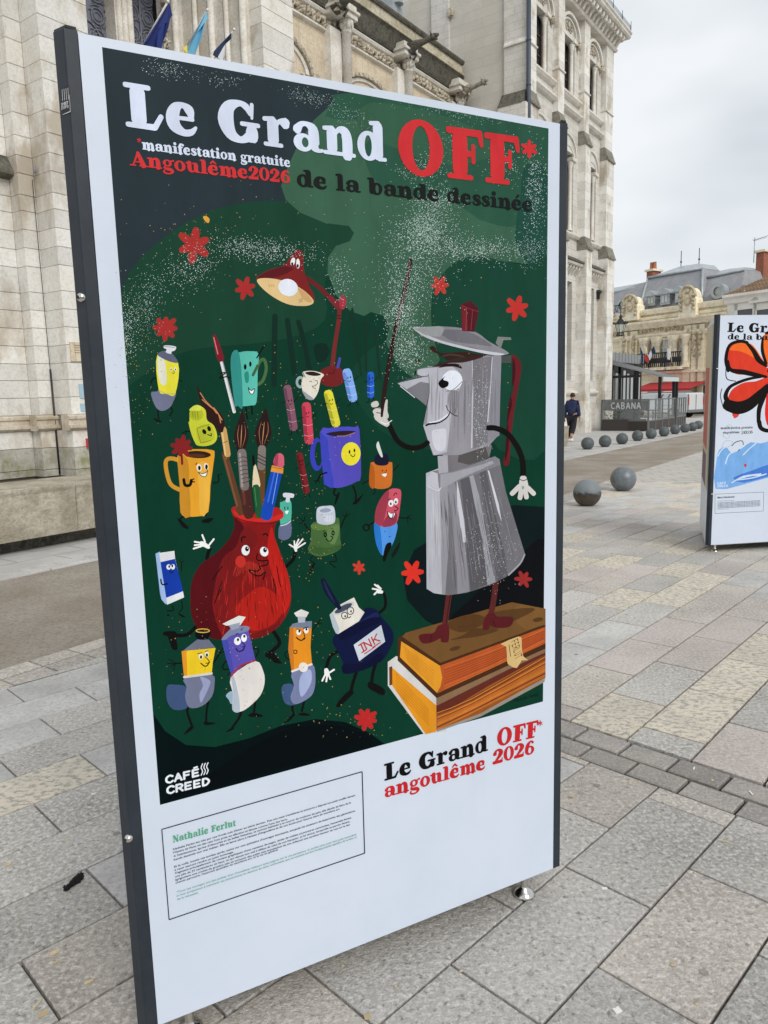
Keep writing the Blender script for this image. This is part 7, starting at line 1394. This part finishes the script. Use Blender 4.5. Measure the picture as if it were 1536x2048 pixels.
# ============================================================ van
vg = ground(1374, 836); VF = Frame((vg.x, vg.y, 0), 143)
van = thing('delivery_van', 'white delivery van parked beyond the cafe terrace screen', 'van', VF, (-2.6, 1, 0))
hv = VF.hit(1374, 785, 0)[1]; print('van h', hv); 
M_van = mat('white_van_paint', (.58, .61, .63), .3, spec=.6)
pr = [(0, .35), (-.02, hv - .12), (-.12, hv - .02), (-3.7, hv), (-4.1, hv - .15), (-4.75, 1.25), (-5.5, 1.02), (-5.65, .8), (-5.65, .35), (-5.0, .35), (-4.95, .55), (-4.75, .68), (-4.5, .68), (-4.3, .55), (-4.25, .35), (-1.35, .35), (-1.3, .55), (-1.1, .68), (-.85, .68), (-.65, .55), (-.6, .35)]
mb = MB(); mb.prism(pr, 0, 1.95); vb = mb.build('body', M_van, van, bevel=.03)
for x in (-4.62, -.98):
    for y in (.02, 1.73):
        mb = MB(); n = 18; mb.add([(x + .33 * cos(6.2832 * k / n), y + t, .33 + .33 * sin(6.2832 * k / n)) for t in (0, .2) for k in range(n)], [list(range(n)), list(range(n, 2 * n))] + [[k, (k + 1) % n, n + (k + 1) % n, n + k] for k in range(n)]); wh = mb.build('wheel', mat('tyre', (.02, .02, .02), .8), van)
        mb = MB(); mb.add([(x + .19 * cos(6.2832 * k / n), y - .008 if y < 1 else y + .208, .33 + .19 * sin(6.2832 * k / n)) for k in range(n)], [list(range(n))]); mb.build('rim', M_steel, wh)
mb = MB(); mb.prism([(-4.68, 1.3), (-4.12, hv - .28), (-3.35, hv - .28), (-3.3, 1.3)], -.012, .005); mb.build('side_window', M_paneg, van)
mb = MB(); mb.add([(-4.72, .12, 1.32), (-4.15, .12, hv - .2), (-4.15, 1.83, hv - .2), (-4.72, 1.83, 1.32)], [[0, 1, 2, 3]]); 
for v in mb.v: v.x -= .04
mb.build('windscreen', M_paneg, van)
mb = MB(); mb.box(-3.25, -3.23, -.008, .01, .45, hv - .12); mb.box(-2.2, -2.18, -.008, .01, .45, hv - .12); mb.box(-2.2, -.2, -.01, .01, hv * .5, hv * .5 + .03); mb.build('panel_seam', M_frame, van)
mb = MB()
for i in range(3): x = -1.9 + i * .5; mb.add([(x, -.012, 1.25), (x + .12, -.012, 1.25), (x + .26, -.012, 1.5), (x + .14, -.012, 1.5)], [[0, 1, 2, 3]])
mb.build('dark_stripe', M_frame, van)
mb = MB(); mb.box(0, .02, .95, .98, .4, hv - .15); mb.box(-.02, .025, .02, .12, .4, hv - .1); mb.box(-.02, .025, 1.83, 1.93, .4, hv - .1); mb.box(0, .05, 0, 1.95, .33, .5); mb.build('rear_trim', M_frame, van)
for y in (.03, 1.8): mb = MB(); mb.box(.0, .03, y, y + .12, .8, 1.3); mb.build('tail_light', mat('tail_red', (.4, .02, .02), .3), van)
mb = MB(); mb.box(-2.9, -2.86, .1, 1.85, hv, hv + .12); mb.box(-.9, -.86, .1, 1.85, hv, hv + .12); mb.build('roof_bar', M_frame, van)
mb = MB(); mb.hexa([(-3.9, -.2), (-3.7, -.2), (-3.7, 0), (-3.9, 0)], 1.35, 1.62); mb.build('wing_mirror', M_black, van, bevel=.03)
# ============================================================ theatre across the square
tg = ground(1395, 831); TF = Frame((tg.x, tg.y, 0), 146.3)
X5 = lambda x, y: (1200 + x / 4.571, 460 + y / 4.571); X6 = lambda x, y: (1100 + x / 4.8, 680 + y / 4.8)
th = thing('theatre', 'cream stone theatre with mansard slate roofs, dormers and sculpted crests across the square', 'building', TF, (-5, 5, 0))
M_cr = mat('cream_stone', (.88, .79, .59), .85, var=(.80, .71, .52), vscale=.9, var2=(.55, .46, .32), v2scale=7, v2amt=.3, bump=.4, bscale=14, joints=(.9, .42, .012, (.78, .74, .66), True)); M_crt = mat('cream_stone_trim', (.88, .80, .62), .85, var=(.70, .61, .45), vscale=3, bump=.5, bscale=14); M_crc = mat('cream_carving', (.62, .53, .37), .9, var=(.40, .33, .22), vscale=4, bump=1, bscale=9)
h5 = lambda x, y, d=0: TF.hit(*X5(x, y), d); h6 = lambda x, y, d=0: TF.hit(*X6(x, y), d)
xl, xr = TF.hit(1150, 700, 0)[0], TF.hit(1458, 700, 0)[0]; zc = h5(750, 690)[1]; print('theatre', xl, xr, zc)
ROOF = zc
mb = MB(); mb.box(xl, xr, 0, 14, 0, zc - .1); mb.build('wall', M_cr, th)
def bandm(y5, d, hgt, m=M_crt, name='cornice', x0=xl, x1=xr):
    z = h5(750, y5)[1]; mb = MB(); mb.prof([(0, z - hgt), (-d * .7, z - hgt), (-d, z - hgt * .4), (-d, z), (0, z + .05)], x0, x1); return mb.build(name, m, th)
bandm(690, .25, .35, name='parapet_coping'); bandm(760, .15, .2, name='string_course'); bandm(800, .55, .35); bandm(835, .35, .25); bandm(925, .25, .3, name='string_course')
z1, z2 = h5(750, 845)[1], h5(750, 860)[1]; mb = MB(); x = xl
while x < xr: mb.box(x, x + .13, -.3, 0, z2, z1); x += .3
mb.build('dentil', M_crt, th)
mb = MB(); random.seed(4); z3, z4 = h5(750, 870)[1], h5(750, 915)[1]; x = xl
while x < xr: mb.blob((x, -.04, (z3 + z4) / 2 + random.uniform(-.05, .05)), (.14, .1, (z3 - z4) * .36), 6, 4, jit=.9); x += .33
for zz_ in (h5(750, 725)[1],):
    x = xl
    while x < xr: mb.blob((x, -.03, zz_), (.16, .08, .12), 6, 4, jit=.9); x += .4
o = mb.build('carved_frieze', M_crc, th); o['kind'] = 'stuff'
def crest(x0, x1, y0, y1):
    a, b = h5(x0, y1)[0], h5(x1, y1)[0]; c = (a + b) / 2; zb = h5((x0 + x1) / 2, y1)[1]; zt_ = h5((x0 + x1) / 2, y0)[1]; w = b - a; hh = zt_ - zb
    mb = MB(); pts = [(a, zb), (b, zb), (b, zb + hh * .55)] + [(c + w * .42 * cos(t), zb + hh * .62 + hh * .36 * sin(t)) for t in [pi * k / 10 for k in range(11)]] + [(a, zb + hh * .55)]; mb.prism(pts, -.5, .3); o = mb.build('crest', M_crt, th)
    mb = MB(); mb.blob((c, -.55, zb + hh * .55), (w * .2, .12, hh * .2), 12, 8); mb.blob((c, -.5, zb + hh * .86), (w * .16, .15, hh * .1), 8, 5, jit=.9)
    for s_ in (-1, 1):
        for k in range(4): mb.blob((c + s_ * w * .36, -.5, zb + hh * (.25 + .15 * k)), (w * .1, .14, hh * .08), 7, 5, jit=1)
    pts = [(c + w * .46 * cos(t), -.52, zb + hh * .64 + hh * .38 * sin(t)) for t in [pi * k / 12 for k in range(13)]]; mb.tube(pts, .1, 6); mb.build('crest_carving', M_crc, o)
crest(240, 380, 605, 830); crest(755, 912, 525, 790)
def sheet(pts, back, m, name, par=th):
    """solid wedge: front polygon given by 3-D points, pushed back"""
    mb = MB(); n = len(pts); vs = [tuple(p) for p in pts] + [(p[0], p[1] + back, p[2]) for p in pts]; mb.add(vs, [list(range(n)), list(range(n, 2 * n))[::-1]] + [[i, (i + 1) % n, n + (i + 1) % n, n + i] for i in range(n)]); return mb.build(name, m, par)
def P3(x, y, d): a, b = h5(x, y, d); return (a, d, b)
sheet([P3(355, 735, .8), P3(930, 668, .8), P3(940, 352, 2.4), P3(440, 438, 2.4)], 7, M_slate, 'mansard_roof'); sheet([P3(440, 436, 2.4), P3(940, 350, 2.4), P3(905, 306, 5.0), P3(740, 330, 5.0)], 2, M_zinc, 'roof_top')
sheet([P3(60, 775, .8), P3(400, 735, .8), P3(430, 470, 2.2), P3(60, 590, 2.2)], 6, M_slate, 'mansard_roof'); sheet([P3(60, 588, 2.2), P3(430, 505, 2.2), P3(410, 478, 4.0), P3(60, 540, 4.0)], 3, M_zinc, 'roof_top')
sheet([P3(930, 668, .8), P3(1200, 632, .8), P3(1300, 500, 1.6), P3(1325, 362, 2.6), P3(955, 440, 2.6)], 6, M_slate, 'mansard_roof'); sheet([P3(955, 438, 2.6), P3(1325, 360, 2.6), P3(1330, 340, 4.6), P3(1180, 355, 4.6), P3(1000, 395, 4.6)], 3, M_zinc, 'roof_top')
mb = MB()
for a, b in (((355, 735, .8), (440, 438, 2.4)), ((440, 436, 2.36), (940, 350, 2.36)), ((940, 352, 2.4), (930, 668, .8)), ((955, 440, 2.56), (1325, 362, 2.56)), ((60, 588, 2.2), (420, 505, 2.2))): mb.tube([P3(a[0], a[1], a[2] - .05), P3(b[0], b[1], b[2] - .05)], .09, 6)
mb.build('lead_ridge', M_zinc, th)
for a in ((740, 330), (905, 306)): mb = MB(); p = Vector(P3(a[0], a[1], 5)); mb.tube([p, p + Vector((0, 0, 1.1))], .03, 5); mb.blob(p + Vector((0, 0, .3)), .08, 6, 5); mb.build('roof_finial', M_iron, th)
def dormer(x0, x1, y0, y1):
    a, zb = h5(x0, y1, .9); b = h5(x1, y1, .9)[0]; zt_ = h5((x0 + x1) / 2, y0, .9)[1]; c = (a + b) / 2; w = b - a
    mb = MB(); mb.box(a, b, .7, 2.2, zb, zt_ - .35); o = mb.build('dormer', M_zinc, th); mb = MB(); mb.prism([(a - .15, zt_ - .4), (b + .15, zt_ - .4), (b + .15, zt_ - .32), (c, zt_), (a - .15, zt_ - .32)], .55, 2.2); mb.build('dormer_roof', M_zinc, o)
    mb = MB(); mb.box(a + w * .2, c - .03, .66, .69, zb + .15, zt_ - .5); mb.box(c + .03, b - w * .2, .66, .69, zb + .15, zt_ - .5); mb.build('dormer_window', mat('pale_pane', (.5, .54, .55), .2), o)
dormer(440, 515, 555, 700); dormer(565, 650, 535, 690); dormer(700, 770, 512, 665)
for (cx_, cy_) in ((203, 692), (1080, 560)):
    x, z = h5(cx_, cy_, .9); mb = MB(); n = 16
    for r0, r1, d0 in ((.30, .50, .82), (.0, .30, .95)):
        mb2 = MB(); mb2.add([(x + r * cos(6.2832 * k / n), y, z + r * sin(6.2832 * k / n)) for (r, y) in ((r1, d0), (r1, 1.35), (max(r0, .001), d0)) for k in range(n)], [[k, (k + 1) % n, n + (k + 1) % n, n + k] for k in range(n)] + [[k, (k + 1) % n, 2 * n + (k + 1) % n, 2 * n + k] for k in range(n)]); mb2.build('round_dormer' if r0 else 'round_window', M_zinc if r0 else mat('pale_pane', (.5, .54, .55), .2), th)
M_brk = mat('brick_chimney', (.36, .13, .08), .85, var=(.28, .11, .07), vscale=3, joints=(.25, .08, .012, (.8, .75, .7), True))
def chimney(par, x0, x1, y0, y1, d, m=M_brk, pots=2, name='chimney'):
    a, zb = h5(x0, y1, d); b, _ = h5(x1, y1, d); zt_ = h5((x0 + x1) / 2, y0, d)[1]; w = b - a; mb = MB(); mb.box(a, b, d, d + 1.0, zb - 1.5, zt_); o = mb.build(name, m, par); mb = MB(); mb.box(a - .12, b + .12, d - .12, d + 1.12, zt_, zt_ + .15); mb.build('chimney_cap', M_crt if name == 'chimney' else M_crt, o)
    for k in range(pots): mb = MB(); mb.lathe((a + w * (k + .5) / pots, d + .4, zt_ + .15), [(.15, 0), (.12, .5), (.14, .55)], 8); mb.build('chimney_pot', mat('terracotta', (.40, .16, .09), .8), o)
    return a, b, zt_
chimney(th, 425, 482, 378, 450, 4.0)
# tall windows, columns, balcony
zt_ = h5(600, 985)[1]; zb_ = h6(1060, 262)[1]
for (p0, p1) in ((1294, 1305), (1318, 1338), (1351, 1366)):
    a, b = TF.hit(p0, 700, 0)[0], TF.hit(p1, 700, 0)[0]; c = (a + b) / 2; mb = MB(); mb.box(a, b, -.01, .02, zb_, zt_ - .1); win = mb.build('window', mat('pale_pane', (.5, .54, .55), .2), th)
    mb = MB(); mb.box(a - .12, a, -.12, .02, zb_, zt_); mb.box(b, b + .12, -.12, .02, zb_, zt_); mb.box(a, b, -.12, .02, zt_ - .15, zt_); mb.box(c - .05, c + .05, -.04, 0, zb_, zt_ - .15)
    for t in (.35, .65): mb.box(a, b, -.04, 0, zb_ + (zt_ - zb_) * t, zb_ + (zt_ - zb_) * t + .07)
    mb.build('window_frame', M_crt, win)
    mb = MB(); mb.box(a - .35, b + .35, -.75, 0, zb_ - .22, zb_ - .02); bal = mb.build('balcony', M_crt, th)
    mb = MB(); xx = a - .3
    while xx < b + .3: mb.tube([(xx, -.7, zb_), (xx, -.7, zb_ + .95)], .035, 5); mb.blob((xx + .07, -.7, zb_ + .45), (.09, .03, .2), 6, 4); xx += .16
    mb.box(a - .35, b + .35, -.74, -.66, zb_ + .92, zb_ + 1.0); mb.build('railing', M_iron, bal)
for px in (1285, 1291, 1309, 1314, 1343, 1348, 1370):
    a = TF.hit(px, 700, -.3)[0]; mb = MB(); mb.lathe((a, -.25, 0), [(.3, zb_ - .1), (.3, zb_), (.22, zb_ + .1), (.19, zt_ - .4), (.23, zt_ - .35), (.34, zt_), (.34, zt_ + .1)], 12); mb.build('column', M_crt, th)
for px in (1250, 1270, 1378, 1392, 1402, 1440):
    a = TF.hit(px, 700, 0)[0]; mb = MB(); mb.box(a - .3, a + .3, -.18, 0, .5, h5(750, 880)[1]); mb.build('pilaster', M_cr, th)
    mb = MB()
    for k in range(5): mb.blob((a, -.22, h5(750, 950)[1] - k * .35), (.2 - .025 * k, .1, .2), 7, 5, jit=1)
    mb.build('garland', M_crc, th)
mb = MB(); mb.prof([(0, zb_ - .5), (-.3, zb_ - .45), (-.3, zb_ - .3), (0, zb_ - .25)], xl, xr); mb.build('string_course', M_crt, th)
for px in (1240, 1282, 1322, 1360, 1397, 1412):
    a = TF.hit(px, 780, 0)[0]; mb = MB(); mb.box(a - .55, a + .55, -.02, .02, .3, zb_ - 1.4); win = mb.build('door', M_paneg, th); mb = MB(); mb.box(a - .7, a - .55, -.1, .03, .3, zb_ - 1.3); mb.box(a + .55, a + .7, -.1, .03, .3, zb_ - 1.3); mb.box(a - .7, a + .7, -.1, .03, zb_ - 1.4, zb_ - 1.2); mb.build('door_surround', M_crt, win)
# flags on the theatre
def tflag(pts, label, base):
    t = None; x, z = h6(*base, -1.0); t = thing('flag', label, 'flag', TF, (x, -.6, z), group='flags on the theatre balcony')
    mb = MB(); mb.tube([(x, -.6, z), (x + .1, -1.1, h6(base[0] - 20, base[1] - 190, -1.1)[1])], .03, 6); mb.build('flagpole', M_crt, t)
    for q, m in pts:
        v = [h6(*p, -1.15) for p in q]; mb = MB(); mb.prism(v, -1.2, -1.14); mb.build('flag_cloth', m, t)
M_fr = mat('flag_red', (.50, .04, .04), .8)
tflag([([(868, 70), (885, 110), (905, 180), (900, 240), (880, 245), (872, 160)], M_fn)], 'dark blue flag on the theatre balcony, leftmost of three', (900, 250))
tflag([([(1000, 60), (1015, 130), (985, 140), (975, 95)], M_fn), ([(975, 97), (985, 140), (960, 195), (945, 150)], M_fw), ([(943, 152), (958, 197), (930, 215), (908, 185), (915, 140)], M_fr)], 'blue, white and red flag on the theatre balcony, between the other two', (915, 260))
tflag([([(1130, 80), (1145, 85), (1158, 150), (1150, 190), (1130, 185)], M_fw)], 'white flag with a dark mark on the theatre balcony, rightmost of three', (1140, 250))
# white house on the right with tiled roof
wh_ = thing('white_house', 'white rendered house with a brown tiled roof and pedimented windows, right of the theatre', 'building', TF, (xr + 6, 4, 0))
M_wh = mat('white_render', (.86, .83, .77), .85, var=(.76, .73, .67), vscale=1.2, bump=.3, bscale=14); M_tile = mat('brown_roof_tile', (.24, .14, .08), .85, var=(.17, .12, .07), vscale=1.5, var2=(.33, .22, .12), v2scale=9, v2amt=.6, bump=.8, bscale=9, joints=(.22, .3, .03, (.55, .5, .45), True))
x0 = xr - .02 ; zc2 = h5(1300, 590)[1]; mb = MB(); mb.box(x0 - .0, x0 + 14, -.35, 10, 0, zc2 - .3); mb.build('wall', M_wh, wh_)
mb = MB(); mb.prof([(-.35, zc2 - .6), (-.55, zc2 - .5), (-.6, zc2 - .3), (-.85, zc2 - .15), (-.85, zc2), (-.35, zc2 + .05)], x0 - .1, x0 + 14); mb.build('cornice', M_wh, wh_)
a = P3(1205, 585, -.6); b = P3(1300, 525, 1.6); zr2 = h5(1480, 392, 3.5)[1]; sheet([(x0 - .1, -.8, zc2), (x0 + 14, -.8, zc2), (x0 + 14, 4, zc2 + 2.9), (x0 + 5.2, 4, zc2 + 2.9)], 4, M_tile, 'tiled_roof', wh_)
chimney(wh_, 1420, 1490, 205, 400, 4.5, M_brk, 0)
p = Vector(P3(1405, 300, 4.2)); zt2 = P3(1405, 70, 4.2)[2]; mb = MB(); mb.tube([p, (p.x, p.y, zt2)], .03, 5); mb.tube([(p.x - .1, p.y, zt2 - .2), (p.x + 1.2, p.y - .3, zt2 - .1)], .02, 4)
for k in range(5): mb.tube([(p.x + .2 * k, p.y - .3 - .05 * k, zt2 - .17), (p.x + .2 * k, p.y + .3 - .05 * k, zt2 - .17)], .012, 4)
mb.build('tv_antenna', M_zinc, wh_)
for k, px in enumerate((1330, 1510, 1700)):
    xx, zz_ = h5(px, 740, -.35); mb = MB(); mb.box(xx - .5, xx + .5, -.36, -.33, zz_ - 2.0, zz_ + .1); win = mb.build('window', M_paneg, wh_); mb = MB(); mb.prism([(xx - .95, zz_ + .55), (xx + .95, zz_ + .55), (xx + .95, zz_ + .65), (xx, zz_ + 1.25), (xx - .95, zz_ + .65)], -.6, -.35); mb.box(xx - .7, xx - .5, -.42, -.33, zz_ - 2, zz_ + .55); mb.box(xx + .5, xx + .7, -.42, -.33, zz_ - 2, zz_ + .55); mb.box(xx - .7, xx + .7, -.42, -.33, zz_ + .1, zz_ + .5); mb.build('window_pediment', M_wh, win)
# red awning
ra = thing('red_awning', 'red shop awning behind the white van', 'awning', TF, (-8, -2, 0))
x0_, z0_ = TF.hit(1262, 770, -2.2); x1_, z1_ = TF.hit(1379, 778, -2.2); print('awn', x0_, z0_, x1_, z1_); M_red = mat('red_awning_cloth', (.42, .03, .035), .7); 
mb = MB(); zt3 = TF.hit(1320, 766, -.1)[1]; zb3 = TF.hit(1320, 779, -2.2)[1]; mb.hexa([(x0_, -2.2), (x1_, -2.2), (x1_, -.05), (x0_, -.05)], 0, .04)
for v in mb.v: v.z += zb3 + (zt3 - zb3) * (v.y + 2.2) / 2.15
mb.build('awning_cloth', M_red, ra); mb = MB(); mb.box(x0_, x1_, -2.24, -2.2, zb3 - .3, zb3); mb.build('valance', M_red, ra)
mb = MB(); mb.box(x0_, x1_, -2.255, -2.241, zb3 - .2, zb3 - .12); mb.build('white_band', M_wh, ra)
mb = MB(); mb.box(x0_ + .2, x1_ - .2, -.04, -.03, .1, zb3); mb.build('shop_front', M_black, ra)
# end pillar of the low wall beside the walking man
